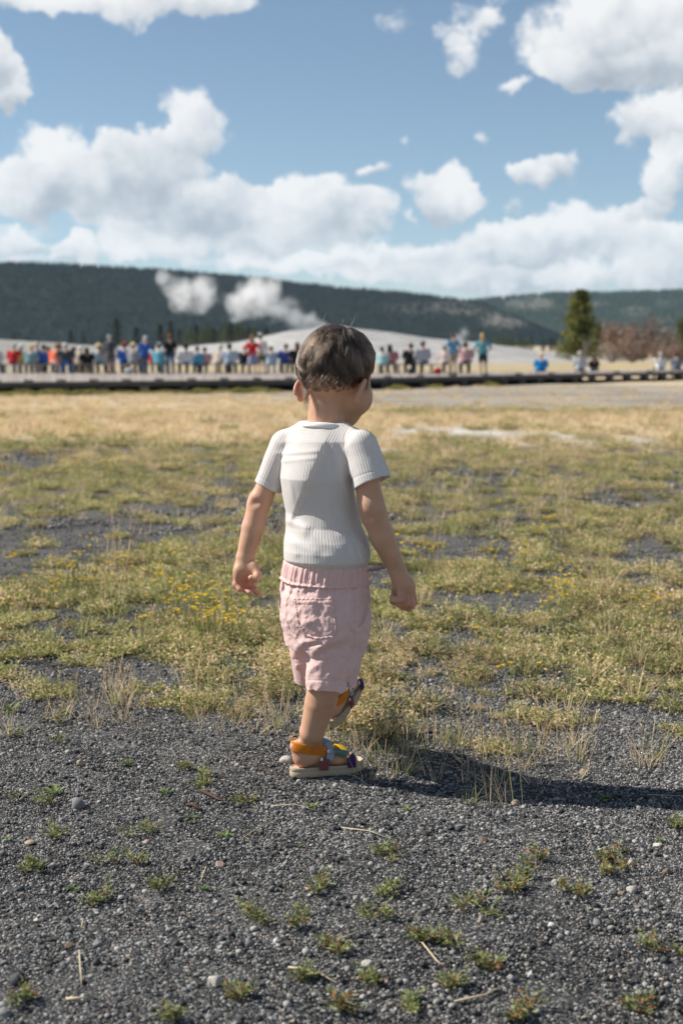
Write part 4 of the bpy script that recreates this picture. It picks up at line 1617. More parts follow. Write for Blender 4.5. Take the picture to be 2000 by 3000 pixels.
LG = ((0.10, 0.16, 0.05), (0.28, 0.34, 0.12))
DG = ((0.07, 0.12, 0.04), (0.19, 0.25, 0.09))
WEEDS = [  # px, py, half width px, type, label
    (488, 2330, 34, 'r', 'leafy light green weed below the dry stems, left of the brown roots'), (660, 2456, 38, 'r', 'largest leafy rosette, in the open gravel below the sandal heel'), (870, 2486, 22, 'r', 'small bright rosette straight below the sandal'),
    (909, 2368, 28, 'r', 'light green rosette just below the sandal sole'), (108, 2345, 60, 'm', 'broad green weed left of the egg shaped stone'), (160, 2330, 44, 'r', 'leafy weed touching the egg shaped stone'), (370, 2246, 40, 'r', 'pale green rosette among the dry stems at the left'),
    (220, 2614, 36, 'r', 'dark glossy green rosette at the left'), (281, 2642, 50, 'm', 'green mat weed below the dark glossy rosette'), (488, 2604, 36, 'm', 'green mat weed left of the middle of the gravel'), (596, 2612, 28, 'r', 'flat small rosette at the tip of a straw'),
    (574, 2262, 34, 'm', 'weed above the brown roots left of the sandal'), (593, 2304, 30, 'm', 'weed on top of the curled brown root'), (672, 2358, 46, 'm', 'feathery weed right of the curled brown root'), (561, 2402, 30, 'r', 'grey green weed under the brown roots'),
    (172, 2458, 62, 'm', 'wide low weed below the egg shaped stone'), (408, 2446, 44, 'm', 'tall thin leaved weed left of the large rosette'), (376, 2530, 56, 'm', 'spreading weed with bare stalks at the left'), (19, 2466, 22, 'r', 'small weed cut by the left edge'),
    (96, 2566, 32, 'm', 'faint reddish weed at the left'), (77, 2942, 30, 'm', 'blurred weed at the bottom left'), (698, 2930, 44, 'k', 'reddish weed at the bottom, right of the pale rounded stone'), (115, 2158, 60, 'm', 'green weed at the left among dry stems'), (160, 2100, 50, 'm', 'yellow green weed at the upper left of the gravel'),
    (32, 2088, 50, 'r', 'leafy weed at the left edge of the meadow'), (319, 2572, 22, 'r', 'tiny twin leaved sprout at the left'),
    (1587, 2524, 50, 'k', 'dense reddish mat weed, nearest below the shadow'), (1752, 2522, 52, 'k', 'reddish mat weed right of the dense one'), (1803, 2566, 48, 'k', 'reddish mat weed next to the pale angular stone'), (1561, 2598, 44, 'k', 'orange tipped mat weed right of the grey lump'),
    (1491, 2610, 48, 'k', 'brown tipped mat weed left of the orange one'), (1676, 2622, 54, 'k', 'wide green and orange mat weed at the right'), (1383, 2655, 66, 'm', 'widest dark green mat weed right of the middle'), (1121, 2695, 54, 'm', 'tall dark green mat weed near the middle'),
    (1140, 2616, 46, 'm', 'thin green weed above the tall dark green mat'), (1153, 2514, 46, 'm', 'thin grassy weed below the toe of the sandal'), (1395, 2846, 66, 'k', 'large mat weed at the lower right with orange leaves'), (1236, 2764, 46, 'k', 'brownish weed above the bent straw'),
    (1338, 2764, 46, 'm', 'thin green weed right of the brownish one'), (1300, 2910, 52, 'k', 'orange and green weed at the bottom right of the middle'), (1542, 2962, 54, 'k', 'brown green weed at the bottom edge on the right'), (1957, 2788, 52, 'k', 'reddish mat weed at the right edge'),
    (1976, 2444, 40, 'm', 'green weed at the right edge by the shadow'), (1191, 2378, 28, 'r', 'light green rosette right of the sandal below the tufts'), (1115, 2903, 52, 'm', 'green mat weed at the bottom middle'), (1874, 2980, 40, 'k', 'brown weed in the bottom right corner'), (1931, 2467, 22, 'r', 'tiny rosette at the right edge'),
    (957, 2598, 44, 'k', 'orange spotted weed near the middle of the gravel'), (765, 2700, 46, 'm', 'low green weed left of the middle'), (893, 2706, 46, 'm', 'green weed in the middle, above the long straw'), (937, 2790, 44, 'k', 'brown green weed right above the long straw'), (899, 2904, 50, 'm', 'green weed below the long straw'),
    (1480, 2285, 30, 'r', 'leafy weed in the shadow right of the sandal'), (1200, 2960, 44, 'm', 'green weed at the very bottom'), (520, 2985, 34, 'm', 'small weed on the bottom edge left of the middle'), (1010, 2968, 40, 'k', 'rusty weed at the very bottom in the middle'), (1770, 2345, 34, 'r', 'green sprout in the shadow at the right')]
M_WEED = leaf_mat('weed_leaves', trans=0.3, var=0.15)
for i, (px, py, r, ty_, lab) in enumerate(WEEDS):
    p = at_ground(px, py)
    R = r / FPX * p.y * 0.98
    if ty_ == 'r':
        me = rosette(900 + i, R * 1.05, 13, LG if i % 2 else DG)
    elif ty_ == 'm':
        me = mat_weed(900 + i, R * 1.2, 150, 0.05)
    else:
        me = mat_weed(900 + i, R * 1.2, 165, 0.2)
    o = add_obj('weed', me, M_WEED)
    o.location = p + Vector((0, 0, 0.001))
    tag(o, lab, 'weed', 'small weeds growing in the gravel')


# ================================================================== BODIES: a distance field turned into one continuous skin
class Field:
    def __init__(self, lo, hi, h, band=0.03):
        self.lo = np.array(lo, float)
        self.h = h
        self.n = np.ceil((np.array(hi, float) - self.lo) / h).astype(int) + 1
        self.V = np.full(self.n, band, dtype=np.float32)
        self.band = band

    def window(self, lo, hi):
        a = np.clip(np.floor((np.array(lo) - self.lo) / self.h).astype(int), 0, self.n - 1)
        b = np.clip(np.ceil((np.array(hi) - self.lo) / self.h).astype(int) + 1, 1, self.n)
        if np.any(b <= a):
            return None
        ax = [self.lo[i] + self.h * np.arange(a[i], b[i]) for i in range(3)]
        X, Y, Z = np.meshgrid(*ax, indexing='ij', sparse=True)
        return tuple(slice(a[i], b[i]) for i in range(3)), X, Y, Z

    def add(self, prim, k=0.0, op='u'):
        m = k + self.h * 3 + 0.004
        w = self.window(prim.lo - m, prim.hi + m)
        if w is None:
            return self
        sl, X, Y, Z = w
        d = prim.f(X, Y, Z).astype(np.float32)
        v = self.V[sl]
        if op == 's':
            d = -d
            if k > 0:
                t = np.clip(0.5 - 0.5 * (v - d) / k, 0, 1)
                r = v * (1 - t) + d * t + k * t * (1 - t)
            else:
                r = np.maximum(v, d)
        elif k > 0:
            t = np.clip(0.5 + 0.5 * (v - d) / k, 0, 1)
            r = v * (1 - t) + d * t - k * t * (1 - t)
        else:
            r = np.minimum(v, d)
        self.V[sl] = r
        return self

    def mod(self, lo, hi, fn):
        w = self.window(lo, hi)
        if w is None:
            return
        sl, X, Y, Z = w
        self.V[sl] = fn(self.V[sl], X, Y, Z)

    def surface(self):
        V = self.V
        neg = V < 0
        nx, ny, nz = V.shape
        c = np.zeros((nx - 1, ny - 1, nz - 1), dtype=np.uint8)
        for dx in (0, 1):
            for dy in (0, 1):
                for dz in (0, 1):
                    c += neg[dx:nx - 1 + dx, dy:ny - 1 + dy, dz:nz - 1 + dz]
        act = (c > 0) & (c < 8)
        I = np.argwhere(act)
        idx = np.full(act.shape, -1, dtype=np.int32)
        idx[act] = np.arange(len(I))
        acc = np.zeros((len(I), 3))
        cnt = np.zeros(len(I))
        corners = [(a, b, e) for a in (0, 1) for b in (0, 1) for e in (0, 1)]
        for p in corners:
            for ax in range(3):
                if p[ax] == 1:
                    continue
                q = list(p)
                q[ax] = 1
                va = V[I[:, 0] + p[0], I[:, 1] + p[1], I[:, 2] + p[2]]
                vb = V[I[:, 0] + q[0], I[:, 1] + q[1], I[:, 2] + q[2]]
                x = (va < 0) != (vb < 0)
                t = np.where(x, va / np.where(x, va - vb, 1), 0)
                for a2 in range(3):
                    acc[:, a2] += np.where(x, p[a2] + (t if a2 == ax else 0), 0)
                cnt += x
        P = self.lo + self.h * (I + acc / cnt[:, None])
        quads = []
        for ax in range(3):
            sl0 = [slice(None)] * 3
            sl1 = [slice(None)] * 3
            sl0[ax] = slice(0, -1)
            sl1[ax] = slice(1, None)
            a, b = neg[tuple(sl0)], neg[tuple(sl1)]
            E = np.argwhere(a != b)
            u, v = (ax + 1) % 3, (ax + 2) % 3
            ok = (E[:, u] > 0) & (E[:, v] > 0) & (E[:, u] < V.shape[u] - 1) & (E[:, v] < V.shape[v] - 1)
            E = E[ok]
            flip = a[E[:, 0], E[:, 1], E[:, 2]]
            q = []
            for du, dv in ((-1, -1), (0, -1), (0, 0), (-1, 0)):
                C = E.copy()
                C[:, u] += du
                C[:, v] += dv
                q.append(idx[C[:, 0], C[:, 1], C[:, 2]])
            Q = np.stack(q, -1)
            Q[~flip] = Q[~flip][:, ::-1]
            quads.append(Q)
        Q = np.concatenate(quads)
        Q = Q[(Q >= 0).all(1)]
        return P, Q


class Prim:
    pass


def cone(a, b, ra, rb):
    a, b = np.array(a, float), np.array(b, float)
    p = Prim()
    r = max(ra, rb)
    p.lo, p.hi = np.minimum(a, b) - r, np.maximum(a, b) + r
    ba = b - a
    L = max(float(ba @ ba), 1e-12)

    def f(X, Y, Z):
        t = np.clip(((X - a[0]) * ba[0] + (Y - a[1]) * ba[1] + (Z - a[2]) * ba[2]) / L, 0, 1)
        return np.sqrt((X - a[0] - t * ba[0]) ** 2 + (Y - a[1] - t * ba[1]) ** 2 + (Z - a[2] - t * ba[2]) ** 2) - (ra + (rb - ra) * t)
    p.f = f
    return p


def ell(c, r, R=None):
    """ellipsoid, R rows = its axes"""
    c, r = np.array(c, float), np.array(r, float)
    R = np.eye(3) if R is None else np.array(R, float)
    p = Prim()
    m = r.max()
    p.lo, p.hi = c - m, c + m

    def f(X, Y, Z):
        dx, dy, dz = X - c[0], Y - c[1], Z - c[2]
        q = [(R[i][0] * dx + R[i][1] * dy + R[i][2] * dz) for i in range(3)]
        k0 = np.sqrt((q[0] / r[0]) ** 2 + (q[1] / r[1]) ** 2 + (q[2] / r[2]) ** 2)
        k1 = np.sqrt((q[0] / r[0] ** 2) ** 2 + (q[1] / r[1] ** 2) ** 2 + (q[2] / r[2] ** 2) ** 2)
        return k0 * (k0 - 1) / np.maximum(k1, 1e-9)
    p.f = f
    return p


def stack(rows, yaw, z0, z1):
    """a trunk of elliptical slices; rows: z, cx, cy, a, b"""
    R = np.array(sorted(rows))
    p = Prim()
    m = R[:, 3:5].max()
    p.lo = np.array([R[:, 1].min() - m, R[:, 2].min() - m, z0])
    p.hi = np.array([R[:, 1].max() + m, R[:, 2].max() + m, z1])
    cs, sn = cos(yaw), sin(yaw)

    def f(X, Y, Z):
        z = np.asarray(Z)
        cx, cy, a, b = (np.interp(z, R[:, 0], R[:, i]) for i in (1, 2, 3, 4))
        dx, dy = X - cx, Y - cy
        u = (dx * cs - dy * sn) / a
        v = (dx * sn + dy * cs) / b
        k0 = np.sqrt(u * u + v * v)
        k1 = np.sqrt((u / a) ** 2 + (v / b) ** 2)
        d = k0 * (k0 - 1) / np.maximum(k1, 1e-9)
        return np.maximum(d, np.maximum(z - z1, z0 - z))
    p.f = f
    return p


def field_mesh(name, fld):
    P, Q = fld.surface()
    return mesh_from(name, P, Q, True), P


# ================================================================== THE CROWD
SKIN_A = simple_mat('skin_far', (0.55, 0.34, 0.24), 0.55, 0.3, 0.05)
SKIN_B = simple_mat('skin_tan', (0.40, 0.23, 0.15), 0.55, 0.3, 0.05)


def crowd_proto(pose):
    """meshes of one adult, seen from behind (facing +Y): body, shirt, trousers, shoes, hair, hat, cap peak"""
    sit = pose.startswith('sit')
    h = 0.021
    hip = 0.53 if sit else 0.93
    sh = hip + 0.47
    lean = 0.07 if pose == 'sit_lean' else (0.02 if sit else 0.0)
    hd = (0.0, lean + 0.03, sh + 0.235)
    lo, hi = (-0.6, -0.45, -0.06), (0.6, 0.75, hip + 1.0)
    if pose == 'sit_lean':
        hd = (0, lean + 0.07, sh + 0.21)
    arms = {}
    for s in (-1, 1):
        S = (s * (0.20 if sit else 0.185), lean, sh - 0.03)
        if pose == 'sit':
            arms[s] = (S, (s * 0.275, lean + 0.04, sh - 0.32), (s * 0.14, lean + 0.28, sh - 0.38))
        elif pose == 'sit_lean':
            arms[s] = (S, (s * 0.27, lean + 0.15, sh - 0.28), (s * 0.14, lean + 0.38, sh - 0.33))
        elif pose == 'sit_raise':
            arms[s] = (S, (s * 0.30, lean + 0.10, sh - 0.12), (s * 0.42, lean + 0.16, sh + 0.17)) if s < 0 else (S, (s * 0.27, lean + 0.05, sh - 0.30), (s * 0.15, lean + 0.25, sh - 0.36))
        elif pose == 'stand':
            arms[s] = (S, (s * 0.27, 0.0, sh - 0.32), (s * 0.25, 0.10, sh - 0.56))
        elif pose == 'stand_look':
            arms[s] = (S, (s * 0.30, 0.12, sh - 0.24), (s * 0.07, 0.20, sh + 0.13))
        else:   # hands on hips
            arms[s] = (S, (s * 0.36, -0.03, sh - 0.28), (s * 0.17, 0.03, sh - 0.47))
    if sit:
        legs = {s: ((s * 0.10, 0.0, hip - 0.02), (s * 0.13, 0.43, 0.50), (s * 0.13, 0.44, 0.09)) for s in (-1, 1)}
    else:
        legs = {s: ((s * 0.09, 0.0, hip - 0.02), (s * 0.10, 0.02, 0.49), (s * 0.11, -0.01, 0.09)) for s in (-1, 1)}
    F = Field(lo, hi, h, 0.12)
    F.add(ell(hd, (0.078, 0.098, 0.118)), 0)
    F.add(cone((0, lean, sh), (hd[0], hd[1] - .02, hd[2] - .08), 0.06, 0.052), 0.03)
    F.add(cone((0, 0, hip), (0, lean, sh - 0.08), 0.12, 0.12), 0.03)
    for s in (-1, 1):
        a, e, w = arms[s]
        F.add(cone(a, e, 0.046, 0.038), 0.02)
        F.add(cone(e, w, 0.038, 0.028), 0.02)
        d = np.array(w) - np.array(e)
        d = d / np.linalg.norm(d)
        F.add(cone(w, np.array(w) + d * 0.10, 0.034, 0.026), 0.02)
        a, e, w = legs[s]
        F.add(cone(a, e, 0.075, 0.055), 0.03)
        F.add(cone(e, w, 0.052, 0.036), 0.02)
    out = {}
    out['body'] = field_mesh('body', F)[0]
    F = Field(lo, hi, h, 0.12)
    z0 = hip - 0.10
    w_ = 1.16 if sit else 1.04
    rows = [(z0 - .01, 0, 0, .185 * w_, .135), (hip, 0, 0, .190 * w_, .14), (hip + .15, 0, lean * .4, .175 * w_, .128), (sh - .14, 0, lean * .9, .190 * w_, .132), (sh - .05, 0, lean, .165, .11), (sh, 0, lean, .120, .085), (sh + .03, 0, lean, .075, .06)]
    F.add(stack(rows, 0, z0, sh + 0.03))
    for s in (-1, 1):
        a, e, w = arms[s]
        m = np.array(a) * 0.25 + np.array(e) * 0.75
        F.add(cone((s * 0.11, lean, sh - 0.045), np.array(a) + np.array([0, 0, -.03]), 0.055, 0.064), 0.05)
        F.add(cone(a, m, 0.070, 0.066), 0.03)
    out['shirt'] = field_mesh('shirt', F)[0]
    for nm, cut in (('trousers', 1.0), ('short_trousers', 0.5)):
        F = Field(lo, hi, h, 0.12)
        F.add(ell((0, 0.0, hip - 0.02), (0.205 if sit else 0.18, 0.145, 0.135)), 0)
        for s in (-1, 1):
            a, e, w = [np.array(q) for q in legs[s]]
            if cut == 1.0:
                F.add(cone(a, e, 0.092, 0.070), 0.03)
                F.add(cone(e, w, 0.070, 0.056), 0.02)
            else:
                F.add(cone(a, a * .15 + e * .85, 0.095, 0.083), 0.03)
        out[nm] = field_mesh(nm, F)[0]
    F = Field(lo, hi, h, 0.12)
    for s in (-1, 1):
        w = legs[s][2]
        F.add(cone((w[0], w[1] - .04, 0.045), (w[0], w[1] + .15, 0.04), 0.045, 0.042), 0)
    out['shoes'] = field_mesh('shoes', F)[0]
    F = Field(lo, hi, h, 0.12)
    F.add(ell((hd[0], hd[1] - .02, hd[2] + .022), (0.090, 0.105, 0.112)))
    F.add(ell((hd[0], hd[1] - .05, hd[2] - .05), (0.075, 0.06, 0.07)), 0.02)
    F.add(ell((hd[0], hd[1] + .13, hd[2] - .06), (0.09, 0.085, 0.12)), 0.02, 's')
    out['hair'] = field_mesh('hair', F)[0]
    F.add(ell((hd[0], hd[1] - .075, hd[2] - .16), (0.10, 0.05, 0.17)), 0.03)
    out['long_hair'] = field_mesh('hair', F)[0]
    F = Field(lo, hi, h, 0.12)
    F.add(ell((hd[0], hd[1], hd[2] + .055), (0.096, 0.112, 0.088)))
    F.add(ell((hd[0], hd[1] + .13, hd[2] + .045), (0.075, 0.09, 0.016)), 0.01)
    out['cap'] = field_mesh('cap', F)[0]
    F = Field(lo, hi, h, 0.12)
    F.add(ell((hd[0], hd[1], hd[2] + .06), (0.098, 0.112, 0.092)))
    F.add(ell((hd[0], hd[1], hd[2] + .035), (0.175, 0.19, 0.022)), 0.015)
    out['sun_hat'] = field_mesh('sun_hat', F)[0]
    return out


PROTO = {p: crowd_proto(p) for p in ('sit', 'sit_lean', 'sit_raise', 'stand', 'stand_look', 'stand_hips')}
CC = {}


def cloth(col):
    key = tuple(round(c, 3) for c in col)
    if key not in CC:
        CC[key] = simple_mat('cloth_%d' % (len(CC) + 1), col, 0.85, 0.15, 0.10, 9.0, 0.4, 14.0, 0.01)
    return CC[key]


WHITE, LGREY, GREY, CHAR, BLACK = (.74, .74, .74), (.52, .52, .53), (.28, .29, .31), (.06, .065, .075), (.018, .019, .022)
REDC, YELLOW, TEALG, BLUE, CORAL = (.56, .03, .035), (.55, .36, .10), (.17, .28, .31), (.025, .12, .44), (.90, .20, .09)
PINK, PALEB, BEIGE, TEAL, INDIGO = (.62, .33, .34), (.38, .48, .58), (.55, .48, .40), (.10, .36, .46), (.06, .09, .32)
MINT, DUSTY, SKYB, AZURE, JEANS = (.34, .56, .56), (.48, .20, .22), (.22, .40, .58), (.02, .25, .58), (.05, .08, .15)
KHAKI, NAVY, BROWNH, DARKH, BLOND, AUBURN, GREYH = (.34, .29, .21), (.03, .04, .08), (.10, .055, .03), (.02, .016, .013), (.50, .36, .16), (.22, .09, .04), (.50, .49, .47)
STRAWH = (.62, .47, .24)

CROWD = [  # px, depth, pose, shirt, legs colour, short legs, head piece, head colour, scale, turn, label, extras
    (8, 68, 'sit', LGREY, CHAR, 0, 'cap', WHITE, 1.0, 0, 'seated person in a light grey shirt and white cap, cut by the left edge'),
    (42, 68, 'sit', REDC, CHAR, 0, 'hair', GREYH, 1.0, 0, 'seated person in a red shirt with pale hair near the left edge'),
    (70, 68.5, 'sit_lean', YELLOW, KHAKI, 0, 'cap', WHITE, 0.97, .1, 'seated person in a mustard yellow shirt and white cap'),
    (98, 68, 'sit', TEALG, CHAR, 0, 'hair', STRAWH, 1.0, 0, 'seated person in a grey teal shirt with fair hair'),
    (129, 68, 'sit', BLUE, NAVY, 0, 'hair', DARKH, 1.0, 0, 'seated dark haired person in a bright blue shirt left of the coral shirt'),
    (120, 71, 'sit', BEIGE, KHAKI, 0, 'sun_hat', BEIGE, 1.05, 0, 'person in a beige hat half hidden behind the bright blue shirt'),
    (146, 70.5, 'sit', PINK, CHAR, 0, 'hair', DARKH, 0.95, 0, 'person in a pink top between the blue and the coral shirts'),
    (169, 67.5, 'sit_lean', CORAL, WHITE, 0, 'hair', (.40, .2, .1), 1.18, 0, 'broad seated person in a glowing coral shirt and white shorts'),
    (184, 71, 'sit', GREY, CHAR, 0, 'hair', DARKH, 1.1, 0, 'dark haired person behind the right shoulder of the coral shirt'),
    (206, 67.5, 'sit_lean', CHAR, (.05, .17, .5), 0, 'cap', WHITE, 1.12, 0, 'seated person in a charcoal shirt, blue shorts and white cap'),
    (226, 69.5, 'sit', (.66, .52, .52), CHAR, 0, 'hair', BROWNH, 0.98, 0, 'person in a pinkish white top right of the charcoal shirt'),
    (250, 69, 'sit', BEIGE, KHAKI, 0, 'hair', WHITE, 1.02, 0, 'white haired seated person in a beige shirt'),
    (266, 68, 'sit', BLACK, BLACK, 0, 'long_hair', BROWNH, 0.98, 0, 'seated brown haired person in a black top left of the pale blue shirt'),
    (292, 68, 'sit', (.44, .52, .56), CHAR, 0, 'sun_hat', STRAWH, 1.06, 0, 'seated person in a pale blue grey shirt and straw hat'),
    (317, 68.5, 'sit', LGREY, GREY, 0, 'hair', GREYH, 0.95, 0, 'seated person in a light grey shirt right beside the backpack wearer'),
    (334, 66, 'stand', (.13, .14, .15), (.10, .10, .11), 1, 'cap', CHAR, 1.03, 0, 'standing person with a dark backpack, dark cap and bare legs'),
    (371, 68, 'sit', BLUE, NAVY, 0, 'cap', REDC, 1.08, 0, 'seated person in a bright blue shirt and red cap'),
    (401, 68.5, 'sit', GREY, CHAR, 0, 'sun_hat', STRAWH, 1.04, 0, 'seated person in a grey shirt and straw hat beside the red cap'),
    (414, 71, 'sit', REDC, CHAR, 0, 'hair', DARKH, 0.9, 0, 'person in red mostly hidden behind the grey shirt with the straw hat'),
    (440, 66.5, 'stand_look', BLUE, JEANS, 0, 'cap', PALEB, 1.0, 0, 'standing person in a blue shirt and light blue cap, hands raised'),
    (459, 71, 'sit', REDC, CHAR, 0, 'hair', DARKH, 0.9, 0, 'person in red just right of the standing one in blue'),
    (475, 67.5, 'sit', TEAL, TEALG, 0, 'cap', PALEB, 1.06, 0, 'seated person in a teal shirt and pale cap left of the standing one in black'),
    (501, 66, 'stand', BLACK, (.06, .10, .19), 0, 'hair', AUBURN, 1.06, 0, 'standing auburn haired person in a black shirt and blue jeans'),
    (552, 68, 'sit', WHITE, CHAR, 0, 'hair', DARKH, 1.05, 0, 'seated dark haired person in a white shirt right of the standing one in black'),
    (581, 68, 'sit', (.10, .34, .50), NAVY, 0, 'hair', BROWNH, 1.0, 0, 'seated person in a blue teal shirt beside the pink one'),
    (604, 68, 'sit', PINK, CHAR, 0, 'hair', DARKH, 0.95, 0, 'seated person in a salmon pink shirt beside the blue teal one'),
    (642, 68.5, 'sit_lean', BEIGE, KHAKI, 0, 'cap', BEIGE, 1.0, 0, 'seated person in a beige shirt left of the light blue shirt'),
    (682, 67.5, 'sit', PALEB, CHAR, 0, 'hair', DARKH, 1.08, 0, 'seated dark haired person in a light blue shirt left of the red one'),
    (718, 68.5, 'sit', BLACK, BLACK, 0, 'hair', BROWNH, 0.95, 0, 'person in black half hidden left of the standing red one'),
    (748, 66, 'stand_hips', (.66, .025, .03), (.24, .26, .36), 1, 'long_hair', (.30, .15, .07), 0.97, 0, 'standing person in a bright red shirt and grey blue skirt'),
    (775, 66.5, 'stand', WHITE, (.17, .17, .12), 1, 'cap', WHITE, 1.10, .1, 'tall standing person in a white shirt, white cap and olive shorts'),
    (799, 68, 'sit_lean', PALEB, PALEB, 0, 'hair', BROWNH, 0.98, 0, 'seated person in pale blue right beside the tall white capped one'),
    (833, 68, 'sit', INDIGO, NAVY, 0, 'hair', BROWNH, 1.0, 0, 'seated brown haired person in an indigo shirt'),
    (874, 68, 'sit', BLACK, BLACK, 0, 'long_hair', (.17, .09, .045), 1.02, 0, 'seated long haired person in black beside the head of the child'),
    (1117, 68, 'sit', MINT, GREY, 0, 'hair', DARKH, 1.0, 0, 'seated dark haired person in a mint shirt right of the child'),
    (1143, 68, 'sit', DUSTY, CHAR, 0, 'long_hair', DARKH, 1.0, 0, 'seated dark haired person in a dusty pink shirt right of the mint one'),
    (1197, 67.5, 'sit', BLACK, BLACK, 0, 'hair', BROWNH, 1.04, 0, 'seated person all in black with brown hair right of the child'),
    (1235, 66, 'sit', (.40, .42, .46), BLACK, 0, 'cap', GREY, 1.22, 0, 'person in a grey shirt perched high beside the one in black'),
    (1321, 66, 'stand_hips', (.14, .30, .47), KHAKI, 1, 'cap', CHAR, 1.12, 0, 'standing person in a blue shirt, dark cap and khaki shorts'),
    (1304, 68, 'sit', (.66, .55, .53), BLACK, 0, 'hair', BROWNH, 0.95, 0, 'seated person in a pale pink top half behind the khaki shorts'),
    (1358, 67, 'sit_lean', (.60, .36, .36), NAVY, 0, 'hair', BROWNH, 1.06, -.3, 'seated person in a pink plaid shirt between two standing people'),
    (1413, 66, 'stand_hips', (.12, .36, .40), BLACK, 1, 'long_hair', BLOND, 1.10, 0, 'standing blond person in a teal shirt and black shorts'),
    (1576, 74, 'edge', AZURE, NAVY, 0, 'sun_hat', STRAWH, 1.08, 0, 'person in an azure shirt and straw hat on the boardwalk edge'),
    (1692, 75, 'edge', (.50, .52, .56), CHAR, 0, 'hair', GREYH, 1.05, 0, 'person in a pale grey shirt sitting on the boardwalk in front of the pine'),
    (1733, 75.5, 'edge', (.05, .03, .03), (.40, .48, .58), 0, 'long_hair', (.12, .06, .035), 1.0, .2, 'long haired person in a dark top right of the pale grey shirt'),
    (1922, 80, 'raise', WHITE, CHAR, 0, 'hair', GREYH, 1.12, .15, 'grey haired person in a white shirt sitting with the left arm raised'),
    (1970, 80.5, 'edge', (.20, .23, .27), CHAR, 0, 'hair', DARKH, 1.05, 0, 'person in a slate grey shirt sitting at the right edge'),
]


def crowd_person(px, dep, pose, shirt, legs, short, head, headcol, sc, turn, label):
    low = pose in ('edge', 'raise')
    pk = {'edge': 'sit', 'raise': 'sit_raise'}.get(pose, pose)
    M = PROTO[pk]
    p = at_depth(px, 1500, dep)
    z = DZ + 0.002 if not low else DZ - 0.40 * sc
    jr = random.Random(int(px) * 7 + 1)
    if not low:
        p.y += jr.uniform(-.5, .9) if not pose.startswith('stand') else jr.uniform(-1.5, 1.0)
        turn = turn + jr.uniform(-.42, .42)
        sc = sc * jr.uniform(.95, 1.06)
    root = empty('person', (p.x, p.y, z), turn, label, 'person', 'people watching from the boardwalk')
    root.scale = (sc * (1.04 if pose.startswith('stand') else (1.06 if low else 1.26) * jr.uniform(.92, 1.1)), sc, sc * (1 if pose.startswith('stand') else jr.uniform(.93, 1.04)))
    root.rotation_euler[1] = jr.uniform(-.07, .07)
    skin = SKIN_B if (int(px) % 3 == 0) else SKIN_A

    def part(nm, me, mat):
        o = bpy.data.objects.new(nm, me)
        if not len(me.materials):
            me.materials.append(mat)
        o.material_slots[0].link = 'OBJECT'
        o.material_slots[0].material = mat
        COL.objects.link(o)
        o.parent = root
        return o
    part('body', M['body'], skin)
    part('shirt', M['shirt'], M_PLAID if 'plaid' in label else cloth(shirt))
    part('shorts' if short else 'trousers', M['short_trousers' if short else 'trousers'], cloth(legs))
    part('shoes', M['shoes'], cloth(CHAR))
    if head in ('cap', 'sun_hat'):
        part('hair', M['hair'], cloth(BROWNH if int(px) % 2 else GREYH))
        part(head, M[head], cloth(headcol))
    else:
        part('hair', M[head], cloth(headcol))
    if 'backpack' in label:
        F = Field((-.25, -.45, .8), (.25, .1, 1.5), .02, .1)
        F.add(ell((0, -.19, 1.20), (.15, .10, .22)))
        F.add(ell((0, -.27, 1.10), (.11, .06, .12)), .02)
        part('backpack', field_mesh('backpack', F)[0], cloth(CHAR))
    if 'skirt' in label:
        F = Field((-.3, -.3, .3), (.3, .3, 1.0), .02, .1)
        F.add(stack([(.42, 0, 0, .24, .19), (.7, 0, 0, .21, .165), (.92, 0, 0, .165, .125)], 0, .42, .92))
        part('skirt', field_mesh('skirt', F)[0], cloth(legs))
    return root


M_PLAID, _k, _o = new_mat('pink_plaid')
_x, _y, _z = _k.sep(obj_coord(_k))
_s1 = _k.m('GREATER_THAN', _k.m('FRACT', _k.m('MULTIPLY', _x, 14.0)), 0.55)
_s2 = _k.m('GREATER_THAN', _k.m('FRACT', _k.m('MULTIPLY', _z, 14.0)), 0.55)
principled(_k, _o, _k.ramp(_k.m('MULTIPLY', _k.m('ADD', _s1, _s2), 0.5), [(0, (.70, .55, .53)), (.5, (.60, .33, .33)), (1, (.42, .14, .16))]), 0.85, 0.15)
for c in CROWD:
    crowd_person(*c)
# bags standing on the boards under the bench beside the person in black
M_BAGS = {'red': cloth((.45, .05, .06)), 'navy': cloth((.03, .035, .06))}
for px, key, lab in ((1278, 'red', 'dark red bag on the boardwalk under the bench right of the person in black'), (1203, 'navy', 'dark bag on the boardwalk at the feet of the person in black'), (386, 'pale', 'pale bag on the boardwalk under the red capped person')):
    F = Field((-.3, -.2, -.05), (.3, .2, .35), .02, .1)
    F.add(ell((0, 0, .13), (.20, .11, .15)))
    F.add(ell((.05, 0, .22), (.12, .07, .08)), .03)
    o = add_obj('bag', field_mesh('bag', F)[0], M_BAGS.get(key) or cloth(LGREY))
    q = at_depth(px, 1500, 66.6)
    o.location = (q.x, q.y, DZ + 0.005)
    tag(o, lab, 'bag')


# ================================================================== THE CHILD
D0 = 2.765
S0 = D0 / FPX            # metres to a photo pixel at the child


def J(px, py, dy=0.0):
    return np.array(at_depth(px, py, D0 + dy))


BASE = Vector((at_depth(950, 2270, D0).x, D0, 0.0))
YAW = radians(32)
root = empty('person', BASE, 0, 'toddler seen from behind in ribbed white shirt and pink shorts, stepping across the gravel', 'person')


def child_part(name, me, mat, parent=None):
    n = len(me.vertices)
    co = np.empty(n * 3, dtype=np.float32)
    me.vertices.foreach_get('co', co)
    co = co.reshape(-1, 3) - np.array(BASE, dtype=np.float32)
    me.vertices.foreach_set('co', co.ravel())
    me.update()
    return add_obj(name, me, mat, parent or root)


